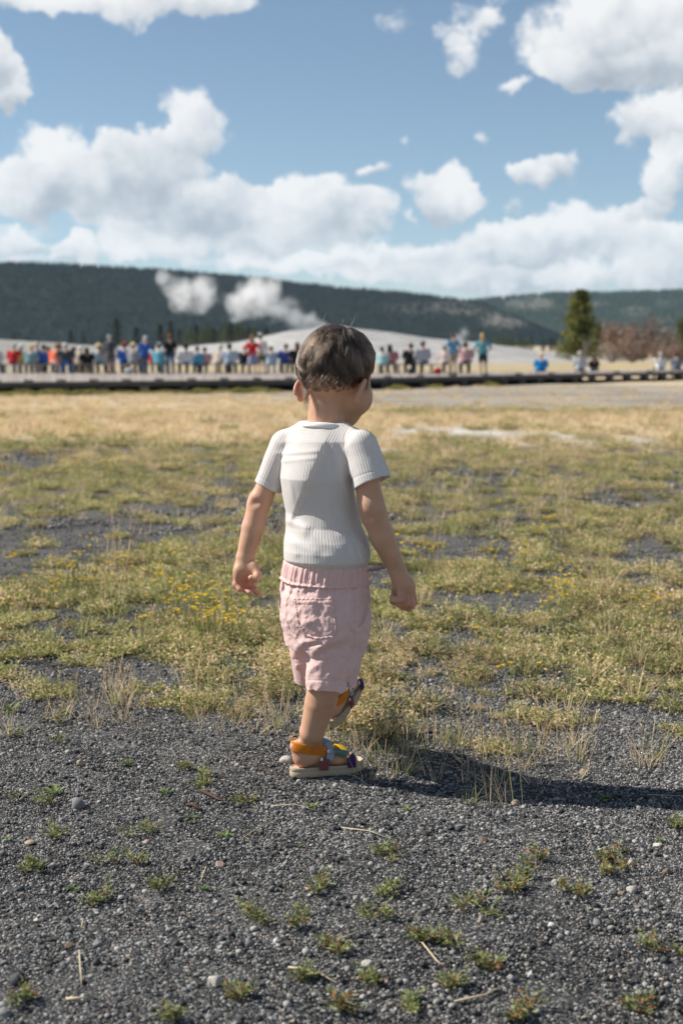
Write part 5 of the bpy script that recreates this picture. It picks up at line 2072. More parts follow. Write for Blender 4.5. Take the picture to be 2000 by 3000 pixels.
def cut(prim, point, normal):
    p = Prim()
    p.lo, p.hi = prim.lo, prim.hi
    q, n = np.array(point, float), np.array(normal, float)
    n = n / np.linalg.norm(n)
    p.f = lambda X, Y, Z: np.maximum(prim.f(X, Y, Z), (X - q[0]) * n[0] + (Y - q[1]) * n[1] + (Z - q[2]) * n[2])
    return p


# ---- frames
HY, HP = radians(32), radians(21)
Hf = np.array([sin(HY) * cos(HP), cos(HY) * cos(HP), -sin(HP)])
Hu = np.array([sin(HY) * sin(HP), cos(HY) * sin(HP), cos(HP)])
Hr = np.array([cos(HY), -sin(HY), 0.0])
HR = np.stack([Hr, Hf, Hu])
Hc = J(986, 1069, 0.042)


def H(r, f, u):
    return Hc + Hr * r + Hf * f + Hu * u


class Foot:
    def __init__(self, origin, az, pitch, side):
        self.o = np.array(origin, float)
        self.F = np.array([sin(az) * cos(pitch), cos(az) * cos(pitch), sin(pitch)])
        self.R = np.array([cos(az), -sin(az), 0.0])
        self.U = np.cross(self.R, self.F)
        self.side = side                 # +1: outer side is the right

    def __call__(self, s, l, z):
        return self.o + self.F * s + self.R * (l * self.side) + self.U * z

    def matrix(self):
        M = Matrix.Identity(4)
        for i in range(3):
            M[i][0], M[i][1], M[i][2], M[i][3] = self.F[i], self.R[i] * self.side, self.U[i], self.o[i]
        return M


_o = at_ground(872, 2280)
FR = Foot((_o.x, _o.y, _o.z + 0.0080), radians(69), 0.0, 1)
_h = J(976, 2116, 0.26)
FL = Foot(_h, radians(24), radians(27), -1)

# shirt / trunk slices: photo row, photo centre, depth, half width, half depth
TORSO = [(1238, 950, 0.024, .047, .036), (1262, 948, 0.018, .060, .042), (1290, 943, 0.012, .074, .052), (1350, 932, 0.002, .0765, .056), (1400, 927, -0.002, .0745, .058), (1450, 935, 0.004, .0730, .0585), (1500, 947, 0.009, .0735, .060),
         (1540, 951, 0.008, .0765, .064), (1580, 955, 0.0, .0860, .073), (1612, 957, -0.006, .0890, .0755), (1638, 957, -0.006, .0885, .0755), (1652, 957, -0.002, .0820, .069), (1690, 954, 0.0, .080, .066)]
SHORTS = [(1640, 955, 0.0, .0825, .068), (1690, 951, 0.0, .0855, .0715), (1715, 950, 0.0, .0905, .0775), (1745, 951, -0.001, .0950, .083), (1800, 951, -0.002, .0925, .084), (1850, 952, 0.0, .0860, .079), (1900, 952, .004, .080, .074)]


def rows(T, shrink=0.0):
    out = []
    for py, pxc, dy, a, b in T:
        q = J(pxc, py, dy)
        out.append((q[2], q[0], q[1], a - shrink, b - shrink))
    return out


zof = lambda py: J(950, py, 0)[2]

# ---- skin: one continuous body
LO = np.array([J(645, 1500)[0], D0 - 0.22, -0.01])
HI = np.array([J(1245, 1500)[0], D0 + 0.47, zof(925)])
B = Field(LO, HI, 0.0021, 0.03)
HEADF = Field(Hc - .125, Hc + .125, 0.0021, 0.03)
for B_ in (B, HEADF):
    B_.add(ell(H(.004, 0, .004), (.0625, .0755, .0675), HR))
    B_.add(ell(H(.002, -.028, -.018), (.056, .050, .052), HR), .02)
    B_.add(ell(H(0, .040, -.045), (.052, .042, .050), HR), .02)
    for s in (-1, 1):
        B_.add(ell(H(s * .031, .048, -.052), (.030, .030, .032), HR), .018)
    B_.add(ell(H(0, .066, -.084), (.026, .024, .022), HR), .022)
    B_.add(cone(H(0, .084, -.030), H(0, .092, -.046), .006, .009), .010)           # nose
    for s in (-1, 1):
        B_.add(ell(H(s * .008, .088, -.048), (.006, .006, .005), HR), .006)
        B_.add(ell(H(s * .028, .082, -.022), (.015, .010, .009), HR), .012, 's')    # eye sockets
    B_.add(ell(H(0, .086, -.064), (.015, .007, .0045), HR), .006)                  # lips
    B_.add(ell(H(0, .085, -.072), (.013, .007, .005), HR), .006)

for s in (-1, 1):                                                             # ears
    n = Hr * s * cos(radians(32)) + Hf * sin(radians(32))
    tl = radians(16)
    fw_ = Hf * cos(tl) - Hu * sin(tl)
    up_ = Hu * cos(tl) + Hf * sin(tl)
    n = Hr * s * cos(radians(30)) + fw_ * sin(radians(30))
    bk = -fw_ * cos(radians(30)) + Hr * s * sin(radians(30))
    R = np.stack([n, bk, up_])
    c = H(s * .0635, .004, -.054) + bk * .007
    B.add(ell(c, (.0058, .0150, .0235), R), .006)
    B.add(ell(c + n * .0070 - bk * .003 + up_ * .002, (.0055, .0095, .0150), R), .003, 's')
    arc = [c + bk * (.0150 * sin(q)) + up_ * (.0225 * cos(q)) + n * .0015 for q in np.linspace(-1.0, 2.35, 12)]
    for p0, p1 in zip(arc[:-1], arc[1:]):
        B.add(cone(p0, p1, .0034, .0034), .0025)
    B.add(ell(c - bk * .006 + n * -.004, (.006, .010, .018), R), .006)
    B.add(ell(c - up_ * .0205 - bk * .004, (.0048, .0070, .0068), R), .005)
for B_ in (B, HEADF):
    B_.add(cone(J(958, 1150, .034), J(951, 1262, .024), .0325, .036), .014)
B.add(stack(rows(TORSO, .010) + rows(SHORTS[3:], .012), YAW, zof(1890), zof(1262)), .006)
LSH, RSH = J(838, 1306, .047), J(1056, 1312, -.034)
B.add(cone(J(925, 1285, .026), LSH, .020, .020), .008)
B.add(cone(J(975, 1287, .004), RSH, .020, .022), .008)
LE, LW = J(757, 1478, .050), J(718, 1634, .034)
B.add(cone(LSH, LE, .0195, .0222), .010)
B.add(cone(J(762, 1466, .050), J(741, 1545, .044), .0222, .0222), .008)
B.add(cone(J(741, 1545, .044), LW, .0222, .0176), .004)
RE, RW = J(1093, 1508, -.062), J(1163, 1668, -.050)
B.add(cone(RSH, RE, .0245, .0245), .010)
B.add(cone(J(1086, 1480, -.06), J(1120, 1575, -.058), .0245, .0238), .008)
B.add(cone(J(1120, 1575, -.058), RW, .0238, .0165), .004)
B.add(ell(J(746, 1474, .0245), (.006, .005, .003)), .014, 's')
B.add(ell(J(1072, 1519, -.0880), (.007, .005, .003)), .015, 's')


def finger(F, pts, r0, r1, k=.0035):
    n = len(pts) - 1
    for i in range(n):
        ra, rb = r0 + (r1 - r0) * i / n, r0 + (r1 - r0) * (i + 1) / n
        F.add(cone(pts[i], pts[i + 1], ra, rb), k)
    for i in range(1, n):
        F.add(ell(pts[i], (ra * 1.08,) * 3), .003)


# left hand, palm turned to the camera, fingers half curled
B.add(cone(LW, J(719, 1668, .030), .0182, .019), .003)
B.add(ell(J(717, 1674, .030), (.0225, .0140, .0225)), .010)
B.add(ell(J(743, 1668, .018), (.0105, .010, .018)), .008)                       # ball of the thumb
B.add(ell(J(698, 1685, .020), (.0095, .009, .018)), .008)
finger(B, [J(694, 1690, .026), J(691, 1712, .020), J(703, 1727, .010)], .0068, .0054)
finger(B, [J(708, 1696, .030), J(708, 1722, .024), J(731, 1736, .008)], .0070, .0056)
finger(B, [J(723, 1698, .034), J(727, 1724, .030), J(748, 1730, .012)], .0070, .0056)
finger(B, [J(737, 1694, .037), J(742, 1722, .036), J(754, 1740, .022)], .0068, .0054)
finger(B, [J(748, 1662, .016), J(755, 1686, .006), J(749, 1696, -.002), J(736, 1693, -.003)], .0080, .0062)
# right hand, back of the hand outwards, fingers curled towards the body
B.add(cone(RW, J(1176, 1705, -.046), .0172, .0195), .003)
B.add(ell(J(1186, 1722, -.044), (.0205, .0150, .0240)), .010)
finger(B, [J(1172, 1736, -.062), J(1174, 1757, -.070), J(1152, 1756, -.066), J(1149, 1764, -.052)], .0076, .0058)
finger(B, [J(1184, 1745, -.054), J(1190, 1768, -.060), J(1166, 1768, -.054), J(1158, 1762, -.046)], .0074, .0058)
finger(B, [J(1198, 1745, -.046), J(1205, 1772, -.048), J(1180, 1778, -.042), J(1170, 1770, -.038)], .0074, .0056)
finger(B, [J(1208, 1738, -.036), J(1213, 1764, -.036), J(1196, 1783, -.036), J(1188, 1776, -.034)], .0066, .0052)
finger(B, [J(1166, 1700, -.034), J(1158, 1728, -.028), J(1152, 1748, -.030)], .0078, .0060)
# right leg, standing
RK = J(953, 1990, -.030)
B.add(cone(J(985, 1830, -.03), RK, .056, .035), .02)
B.add(cone(RK, J(938, 2062, -.026), .0330, .0312), .006)
B.add(cone(J(938, 2062, -.026), J(914, 2145, -.016), .0312, .0243), .002)
B.add(cone(J(914, 2145, -.016), FR(.027, 0, .064), .0250, .0208), .003)
# left leg, swinging forward
LK = J(962, 1925, .19)
B.add(cone(J(925, 1790, .04), LK, .056, .038), .02)
B.add(cone(LK, FL(.020, 0, .10), .036, .028), .02)
B.add(cone(FL(.020, 0, .10), FL(.026, 0, .062), .026, .0208), .015)
for FT in (FR, FL):
    B.add(ell(FT(.012, 0, .034), (.0205, .0205, .0215)), .010)
    B.add(cone(FT(.027, 0, .060), FT(.030, 0, .042), .0205, .022), .006)
    B.add(cone(FT(.032, 0, .044), FT(.086, .002, .0285), .0225, .0165), .016)
    B.add(ell(FT(.085, .002, .026), (.024, .024, .0125), np.stack([FT.F, FT.R, FT.U])), .012)
    for i in range(5):
        l = -.019 + .0095 * i
        L = (.121, .1215, .118, .112, .105)[i]
        B.add(cone(FT(.095, l * .95, .0235), FT(L, l, .0215), .0070 if i == 0 else .0058, .0066 if i == 0 else .0050), .003)
    B.add(cone(FT(-.004, 0, .058), FT(.008, 0, .040), .012, .014), .012)
me, P = field_mesh('body', B)
del B
m, k, out = new_mat('skin')
co = obj_coord(k)
n1 = k.noise(co, 16.0, 4.0, 0.6)[0]
n2 = k.noise(co, 130.0, 4.0, 0.6)[0]
c = k.ramp(n1, [(0.3, (0.47, 0.255, 0.155)), (0.5, (0.575, 0.34, 0.22)), (0.7, (0.63, 0.35, 0.24))])
rd = k.attr('blush')[2]
c = k.mix(rd, c, (0.64, 0.27, 0.185))
c = k.mix(k.m('MULTIPLY', n2, 0.16), c, (0.42, 0.22, 0.15))
b = principled(k, out, c, 0.52, 0.35, k.bump(k.m('MULTIPLY_ADD', k.noise(co, 900.0, 3.0, 0.6)[0], 0.6, k.noise(co, 260.0, 3.0, .6)[0]), 0.16, 0.0008))
b.inputs['Subsurface Weight'].default_value = 0.22
b.inputs['Subsurface Radius'].default_value = (1.0, 0.34, 0.16)
b.inputs['Subsurface Scale'].default_value = 0.008
bl = np.zeros(len(P))
for q, r, w in ((J(720, 1715, .02), .045, .55), (J(745, 1735, .02), .03, .5), (J(1185, 1765, -.05), .045, .45), (H(.07, 0, -.05), .03, .5), (H(-.07, 0, -.05), .034, .8), (FR(0, 0, .03), .03, .5), (J(757, 1480, .03), .03, .2), (J(1070, 1515, -.08), .03, .2)):
    bl = np.maximum(bl, w * (1 - sst(np.linalg.norm(P - q, axis=1), r * .35, r)))
set_attr(me, 'blush', bl)
child_part('body', me, m)
M_EYE = simple_mat('eye_white', (.7, .68, .66), .2, .5, 0.02)
for s in (-1, 1):
    bb = MB()
    A, Fc = rock_shape(2, 1, 0, 1)
    A = A / np.linalg.norm(A, axis=1)[:, None] * 0.0095 + H(s * .028, .070, -.023)
    bb.add([tuple(v) for v in A], Fc)
    me_ = bb.mesh('eye', True)
    child_part('eye', me_, M_EYE)


# ---- shirt
def ridge(px, py, p0, p1, wl, wr, amp, t0=.15, t1=.15):
    """a fold along a line of the photograph; wl / wr its width to either side"""
    p0, p1 = np.array(p0, float), np.array(p1, float)
    d = p1 - p0
    L = np.linalg.norm(d)
    d /= L
    t = ((px - p0[0]) * d[0] + (py - p0[1]) * d[1]) / L
    s = (px - p0[0]) * -d[1] + (py - p0[1]) * d[0]
    w = np.where(s < 0, wl, wr)
    e = sst(t, -t0, t0) * (1 - sst(t, 1 - t1, 1 + t1))
    return amp * np.exp(-(s / w) ** 2) * e


def shirt_folds(px, py):
    w = ridge(px, py, (954, 1280), (846, 1526), 11, 60, .0056, .12, .06)       # the long diagonal fold
    w = w - ridge(px, py, (975, 1300), (905, 1480), 24, 30, .0020)
    w = w + ridge(px, py, (968, 1290), (1000, 1420), 16, 14, .0016)
    w = w + ridge(px, py, (812, 1330), (935, 1322), 9, 6, .0022) + ridge(px, py, (826, 1350), (925, 1343), 8, 6, .0018)
    w = w + ridge(px, py, (820, 1300), (860, 1285), 8, 8, .0012)
    w = w + ridge(px, py, (834, 1526), (905, 1550), 11, 24, .0062, .25, .2) + ridge(px, py, (888, 1544), (1010, 1622), 10, 20, .0060, .2, .2)
    w = w + ridge(px, py, (850, 1585), (930, 1620), 12, 12, .0020)
    w = w + ridge(px, py, (990, 1560), (1062, 1590), 10, 14, .0022) + ridge(px, py, (1020, 1540), (1078, 1620), 9, 9, .0022)
    w = w + ridge(px, py, (1000, 1500), (1050, 1545), 11, 13, .0018) + ridge(px, py, (845, 1570), (870, 1630), 10, 10, .0020)
    w = w + ridge(px, py, (1028, 1600), (1046, 1645), 7, 7, .0022) + ridge(px, py, (1052, 1605), (1066, 1642), 6, 6, .0020)
    w = w + ridge(px, py, (1010, 1310), (1024, 1400), 10, 8, .0022) + ridge(px, py, (1000, 1400), (1034, 1470), 9, 10, .0018)
    w = w + ridge(px, py, (842, 1380), (860, 1470), 8, 10, .0016)
    w = w + (fbm(px * 0.018, py * 0.012, 77, 3) - 0.5) * 0.0030
    return w


LSE, RSE = J(784, 1424, .052), J(1091, 1414, -.058)
SL = cut(cone(J(836, 1302, .042), LSE + (LSE - J(836, 1302, .042)) * .25, .0295, .0268), LSE, LSE - J(836, 1302, .042))
SRr = cut(cone(J(1060, 1306, -.042), RSE + (RSE - J(1060, 1306, -.042)) * .30, .0310, .0395), RSE, RSE - J(1060, 1306, -.042) + np.array([.004, 0, .010]))
T = Field([J(735, 1400)[0], D0 - .15, zof(1700)], [J(1165, 1400)[0], D0 + .15, zof(1215)], 0.0017, 0.03)
torso_prim = stack(rows(TORSO), YAW, zof(1690), zof(1246))
T.add(torso_prim)
T.add(cone(J(900, 1271, .028), J(836, 1302, .046), .0245, .0285), .016)
T.add(cone(J(996, 1274, .004), J(1058, 1310, -.036), .0255, .0300), .016)
T.add(cone(J(905, 1278, .032), J(995, 1280, .004), .020, .020), .012)
T.add(ell(J(950, 1218, .022), (.0440, .0380, .0150), np.array([[cos(YAW), -sin(YAW), 0], [sin(YAW), cos(YAW), 0], [0, 0, 1.0]])), .004, 's')
T.add(SL, .004)
T.add(SRr, .004)


def apply_folds(V, X, Y, Z):
    px, py = project(X, Y, Z)
    return V - np.where(Y < D0 + .09, shirt_folds(px, py), 0).astype(np.float32)


T.mod(T.lo, T.lo + T.h * T.n, apply_folds)
ax = LSE - J(836, 1302, .042)
T.add(cone(LSE - ax * .28, LSE + ax * .6, .0215, .0250), 0, 's')
ax2 = RSE - J(1060, 1306, -.042)
T.add(cone(RSE - ax2 * .30, RSE + ax2 * .6, .0300, .0375), 0, 's')
me, P = field_mesh('shirt', T)
# rib coordinate: round the trunk, round each sleeve
dt = torso_prim.f(P[:, 0], P[:, 1], P[:, 2])
dl, dr = SL.f(P[:, 0], P[:, 1], P[:, 2]), SRr.f(P[:, 0], P[:, 1], P[:, 2])
RW_ = np.array(sorted(rows(TORSO)))
cx, cy, ra, rb = (np.interp(P[:, 2], RW_[:, 0], RW_[:, i]) for i in (1, 2, 3, 4))
uu = ((P[:, 0] - cx) * cos(YAW) - (P[:, 1] - cy) * sin(YAW)) / ra
vv = ((P[:, 0] - cx) * sin(YAW) + (P[:, 1] - cy) * cos(YAW)) / rb
u_t = np.arctan2(uu, -vv) * 0.0765


def around(a, b, r):
    d = b - a
    d = d / np.linalg.norm(d)
    e1 = np.cross(d, np.array([0, 1.0, 0]))
    e1 /= np.linalg.norm(e1)
    e2 = np.cross(d, e1)
    q = P - a
    return q @ e1


u_l, u_r = around(J(836, 1302, .042), LSE, .030), around(J(1060, 1306, -.042), RSE, .038)
sel = np.argmin(np.stack([dt, dl + .001, dr + .001]), 0)
lat = uu * ra * 1.12
wt_ = sst(P[:, 2], zof(1275), zof(1375)) if zof(1275) < zof(1375) else 1 - sst(P[:, 2], zof(1375), zof(1275))
u_t = u_t * wt_ + lat * (1 - wt_)
rib = np.choose(sel, [u_t, u_l, u_r])
dd_ = np.sort(np.stack([dt, dl + .001, dr + .001]), 0)
set_attr(me, 'ribw', sst(dd_[1] - dd_[0], .0006, .0040))
set_attr(me, 'rib', rib)
hemL = ((P - LSE) @ (ax / np.linalg.norm(ax)))
hemR = ((P - RSE) @ (ax2 / np.linalg.norm(ax2)))
hem = np.where(sel == 1, np.exp(-((hemL + .014) / .0016) ** 2), np.where(sel == 2, np.exp(-((hemR + .016) / .0016) ** 2), 0))
px, py = project(P[:, 0], P[:, 1], P[:, 2])
# faint unreadable print at the back of the neck, showing through the knit
ink = np.zeros(len(P))
for (x0, x1, y0, y1, w) in ((893, 911, 1244, 1249, .9), (881, 921, 1260, 1263, .5), (879, 921, 1267, 1270, .8), (884, 921, 1273, 1276, .7), (887, 917, 1281, 1284, .6), (885, 915, 1289, 1292, .55), (884, 913, 1297, 1300, .5)):
    ink = np.maximum(ink, w * ((px > x0) & (px < x1) & (py > y0) & (py < y1) & (P[:, 1] < D0)))
set_attr(me, 'ink', ink)
nrm = np.empty(len(P) * 3, dtype=np.float32)
me.vertices.foreach_get('normal', nrm)
nrm = nrm.reshape(-1, 3)
P2 = P - nrm * (hem * .0006)[:, None]
me.vertices.foreach_set('co', P2.astype(np.float32).ravel())
me.update()
m, k, out = new_mat('ribbed_white_cotton')
rb_ = k.m('FRACT', k.m('ADD', k.m('MULTIPLY', k.attr('rib')[2], 1 / 0.0055), 100.0))
tri = k.m('ABSOLUTE', k.m('SUBTRACT', rb_, 0.5))
prof = k.m('SUBTRACT', 1.0, k.m('POWER', k.m('MULTIPLY', tri, 2.0), 5.0))
co = obj_coord(k)
knit = k.noise(k.v('MULTIPLY', co, (1.0, 1.0, 0.6)), 900.0, 2.0, 0.5)[0]
c = k.mix(k.m('MULTIPLY', k.attr('ink')[2], k.m('MULTIPLY', knit, 0.75)), (0.80, 0.765, 0.735), (0.34, 0.34, 0.37))
nm = k.bump(k.m('MULTIPLY_ADD', knit, 0.22, k.m('MULTIPLY', prof, k.attr('ribw')[2])), 1.0, 0.00065)
b = principled(k, None, c, 0.9, 0.12, nm)
b.inputs['Sheen Weight'].default_value = 0.15
tr = k.n('ShaderNodeBsdfTranslucent')
tr.inputs[0].default_value = (0.86, 0.82, 0.78, 1)
k.L.new(nm, tr.inputs['Normal'])
mx = k.n('ShaderNodeMixShader')
mx.inputs[0].default_value = 0.24
k.L.new(b.outputs[0], mx.inputs[1])
k.L.new(tr.outputs[0], mx.inputs[2])
k.L.new(mx.outputs[0], out.inputs[0])
M_SHIRT = m
shirt = child_part('shirt', me, m)

# collar band round the neck
bb = MB()
cc = J(950, 1237, .0235)
NS = 72
V = []
for i in range(NS):
    t = 2 * pi * i / NS
    lx, ly = sin(t) * .0485, -cos(t) * .0415
    x, y = lx * cos(YAW) + ly * sin(YAW), -lx * sin(YAW) + ly * cos(YAW)
    z = -.020 * (0.5 - 0.5 * cos(t)) + .002 * abs(sin(t)) 
    o = np.array([x, y, 0]) / np.linalg.norm([x, y])
    up = np.array([0, 0, 1.0])
    for du, dz in ((.0022, -.0085), (.0036, -.0045), (.0030, 0.0005), (.0010, .0022), (-.0016, .0005), (-.0018, -.0085)):
        q = cc + np.array([x, y, z]) + o * (du - dz * .25) + up * dz
        V.append(tuple(q))
Fc = []
for i in range(NS):
    for j in range(6):
        Fc.append((i * 6 + j, ((i + 1) % NS) * 6 + j, ((i + 1) % NS) * 6 + (j + 1) % 6, i * 6 + (j + 1) % 6))
bb.add(V, Fc)
M_COLLAR = simple_mat('white_cotton_binding', (0.80, 0.78, 0.765), 0.9, 0.12, 0.03, 60.0, 0.4, 800.0, 0.0008)
child_part('collar', bb.mesh('collar', True), M_COLLAR, shirt)


# ---- shorts
def shorts_folds(px, py):
    w = (fbm(px * 0.030, py * 0.022, 55, 4) - 0.5) * 0.0110
    w = w + (fbm(px * 0.075, py * 0.055, 56, 3) - 0.5) * 0.0034 * sst(py, 1960, 1830)
    g = np.exp(-((py - 1702) / 30.0) ** 2)
    w = w + g * 0.0026 * np.sin(px * 0.27 + 1.5 * np.sin(px * 0.05)) + g * .0010 * np.sin(px * .55)
    w = w + ridge(px, py, (1015, 1862), (908, 1912), 12, 20, .0058) - ridge(px, py, (1000, 1895), (925, 1925), 10, 16, .0028)
    w = w + ridge(px, py, (990, 1700), (1018, 1760), 9, 9, .0030) + ridge(px, py, (1008, 1790), (985, 1860), 8, 11, .0026)
    w = w + ridge(px, py, (1030, 1720), (1020, 1830), 8, 10, .0014)
    w = w + ridge(px, py, (880, 1885), (930, 1875), 9, 9, .0030) - ridge(px, py, (895, 1893), (945, 1884), 6, 5, .0045)
    w = w + ridge(px, py, (905, 1965), (950, 1930), 10, 12, .0022) + ridge(px, py, (1000, 1950), (1030, 1890), 9, 9, .0018)
    w = w + ridge(px, py, (855, 1730), (900, 1725), 7, 7, .0016) + ridge(px, py, (880, 1830), (930, 1815), 7, 8, .0022) + ridge(px, py, (930, 1760), (975, 1790), 8, 8, .0018)
    return w


def seg_dist(px, py, pts):
    d = np.full(np.shape(px), 1e9)
    for (x0, y0), (x1, y1) in zip(pts[:-1], pts[1:]):
        L = (x1 - x0) ** 2 + (y1 - y0) ** 2
        t = np.clip(((px - x0) * (x1 - x0) + (py - y0) * (y1 - y0)) / L, 0, 1)
        d = np.minimum(d, np.hypot(px - x0 - t * (x1 - x0), py - y0 - t * (y1 - y0)))
    return d


Q = Field([J(790, 1800)[0], D0 - .15, zof(2040)], [J(1115, 1800)[0], D0 + .26, zof(1630)], 0.0017, 0.03)
shorts_prim = stack(rows(SHORTS), YAW, zof(1890), zof(1650))
Q.add(shorts_prim)
RH, LH = J(973, 2011, -.036), J(930, 1990, .135)
RT, LT = J(985, 1835, -.030), J(925, 1835, .040)
Q.add(cut(cone(RT, RH + (RH - RT) * .12, .0600, .0475), RH, (RH - RT) * np.array([.1, .1, 1])), .022)
Q.add(cut(cone(LT, LH + (LH - LT) * .12, .0600, .0470), LH, (LH - LT) * np.array([.1, .3, 1])), .022)
Q.mod(Q.lo, Q.lo + Q.h * Q.n, lambda V, X, Y, Z: V - np.where(Y < D0 + .06, shorts_folds(*project(X, Y, Z)), 0).astype(np.float32))
Q.add(cone(RH + (RT - RH) * .22, RH + (RH - RT) * .3, .0440, .0445), 0, 's')
Q.add(cone(LH + (LT - LH) * .22, LH + (LH - LT) * .3, .0440, .0440), 0, 's')
# side pocket opening and the notch at the hem


def on_shorts(px, py, fld=None):
    """where the ray through a photo point meets the shorts"""
    dys = np.linspace(-.14, .06, 260)
    X = np.array([J(px, py, q) for q in dys])
    g = np.clip(np.round((X - Q.lo) / Q.h).astype(int), 0, Q.n - 1)
    v = Q.V[g[:, 0], g[:, 1], g[:, 2]]
    i = int(np.argmax(v < 0)) if (v < 0).any() else int(np.argmin(v))
    return X[i]


pk = [on_shorts(1069, 1704), on_shorts(1078, 1735), on_shorts(1076, 1775), on_shorts(1066, 1805), on_shorts(1053, 1832)]
for a, b in zip(pk[:-1], pk[1:]):
    Q.add(cone(a, b, .0056, .0050), .0, 's')
Q.add(cone(on_shorts(1020, 1984), on_shorts(1022, 2006) + np.array([0, 0, -.006]), .0016, .0046), .001, 's')
me, P = field_mesh('shorts', Q)
px, py = project(P[:, 0], P[:, 1], P[:, 2])
nrm = np.empty(len(P) * 3, dtype=np.float32)
me.vertices.foreach_get('normal', nrm)
nrm = nrm.reshape(-1, 3)
back = nrm[:, 1] < 0.2
seam = np.zeros(len(P))
for pts, w in (([(1047, 1700), (1042, 1790), (1035, 1900), (1018, 1985)], 1.0), ([(1036, 1700), (1031, 1790), (1024, 1900), (1012, 1960)], .6), ([(872, 1700), (842, 1760), (840, 1810), (852, 1850), (892, 1888)], 1.0), ([(836, 1700), (825, 1760), (833, 1850)], .6), ([(905, 1993), (1018, 1996)], .7), ([(845, 1700), (1070, 1706)], .5)):
    seam = np.maximum(seam, w * np.exp(-(seg_dist(px, py, pts) / 2.4) ** 2) * back)
pucker = np.exp(-(seg_dist(px, py, [(1042, 1700), (1030, 1900)]) / 9) ** 2) * np.sin(py * .7) * .0003 * back
me.vertices.foreach_set('co', (P - nrm * (seam * .0013 - pucker)[:, None]).astype(np.float32).ravel())
me.update()


def shorts_mat(name, col):
    m, k, out = new_mat(name)
    co = obj_coord(k)
    n = k.noise(co, 40.0, 5.0, 0.65)[0]
    wv = k.noise(co, 1300.0, 2.0, 0.5)[0]
    c = k.mix(n, tuple(x * .93 for x in col), tuple(min(1, x * 1.06) for x in col))
    h = k.m('MULTIPLY_ADD', k.noise(co, 95.0, 5.0, 0.6, dist=0.6)[0], 1.0, k.m('MULTIPLY', wv, 0.10))
    nm = k.bump(h, 0.6, 0.0019)
    b = principled(k, None, c, 0.72, 0.25, nm)
    b.inputs['Sheen Weight'].default_value = 0.1
    tr = k.n('ShaderNodeBsdfTranslucent')
    tr.inputs[0].default_value = (0.85, 0.42, 0.36, 1)
    mx = k.n('ShaderNodeMixShader')
    mx.inputs[0].default_value = 0.18
    k.L.new(b.outputs[0], mx.inputs[1])
    k.L.new(tr.outputs[0], mx.inputs[2])
    k.L.new(mx.outputs[0], out.inputs[0])
    return m


M_PINK = shorts_mat('pink_crinkled_cotton', (0.86, 0.605, 0.565))
shorts = child_part('shorts', me, M_PINK)


def patch_from(me_world_P, me, mask_fn, lift, name):
    """a second layer of cloth: the faces inside an outline, lifted off and given an edge"""
    nf = len(me.polygons)
    F = np.empty(nf * 4, dtype=np.int32)
    me.loops.foreach_get('vertex_index', F)
    F = F.reshape(-1, 4)
    co = np.empty(len(me.vertices) * 3, dtype=np.float32)
    me.vertices.foreach_get('co', co)
    co = co.reshape(-1, 3)
    inside = mask_fn[F].all(1)
    Fs = F[inside]
    used = np.unique(Fs)
    mp = np.full(len(co), -1, dtype=np.int64)
    mp[used] = np.arange(len(used))
    Fs = mp[Fs]
    E = np.sort(np.concatenate([Fs[:, [0, 1]], Fs[:, [1, 2]], Fs[:, [2, 3]], Fs[:, [3, 0]]]), 1)
    Ed = np.concatenate([Fs[:, [0, 1]], Fs[:, [1, 2]], Fs[:, [2, 3]], Fs[:, [3, 0]]])
    key = E[:, 0] * len(co) + E[:, 1]
    uq, inv, ct = np.unique(key, return_inverse=True, return_counts=True)
    bd = Ed[ct[inv] == 1]
    bverts = np.unique(bd)
    top = co[used] + nrm[used] * lift
    V = np.concatenate([top, co[used][bverts] - nrm[used][bverts] * .001])
    bm_ = np.full(len(used), -1, dtype=np.int64)
    bm_[bverts] = len(used) + np.arange(len(bverts))
    side = np.stack([bd[:, 1], bd[:, 0], bm_[bd[:, 0]], bm_[bd[:, 1]]], -1)
    return mesh_from(name, V, np.concatenate([Fs, side]), True), used


def in_poly(px, py, poly):
    c = np.zeros(np.shape(px), bool)
    j = len(poly) - 1
    for i in range(len(poly)):
        xi, yi = poly[i]
        xj, yj = poly[j]
        with np.errstate(divide='ignore', invalid='ignore'):
            c ^= ((yi > py) != (yj > py)) & (px < (xj - xi) * (py - yi) / (yj - yi) + xi)
        j = i
    return c


POCK = [(862, 1752), (973, 1751), (982, 1800), (988, 1845), (975, 1868), (925, 1874), (890, 1860), (868, 1815)]
mask = in_poly(px, py, POCK) & (nrm[:, 1] < -0.1)
pm, used = patch_from(P, me, mask, .0019, 'back_pocket')
n_u = len(used)
co_ = np.empty(len(pm.vertices) * 3, dtype=np.float32)
pm.vertices.foreach_get('co', co_)
co_ = co_.reshape(-1, 3)
ds = seg_dist(px[used], py[used], POCK + [POCK[0]])
gr = np.exp(-((ds - 7) / 2.0) ** 2) * .0009 + np.exp(-((np.abs(py[used] - 1771)) / 2.2) ** 2) * .0008
pu = np.exp(-(ds / 9) ** 2) * np.sin(py[used] * .75 + px[used] * .5) * .0007
wr = (fbm(px[used] * .05, py[used] * .045, 66, 3) - .5) * .0034
co_[:n_u] -= nrm[used] * (gr - pu - np.maximum(wr, -.0012))[:, None]
pm.vertices.foreach_set('co', co_.ravel())
pm.update()
add_obj('back_pocket', pm, M_PINK, shorts)        # already in the child's own coordinates

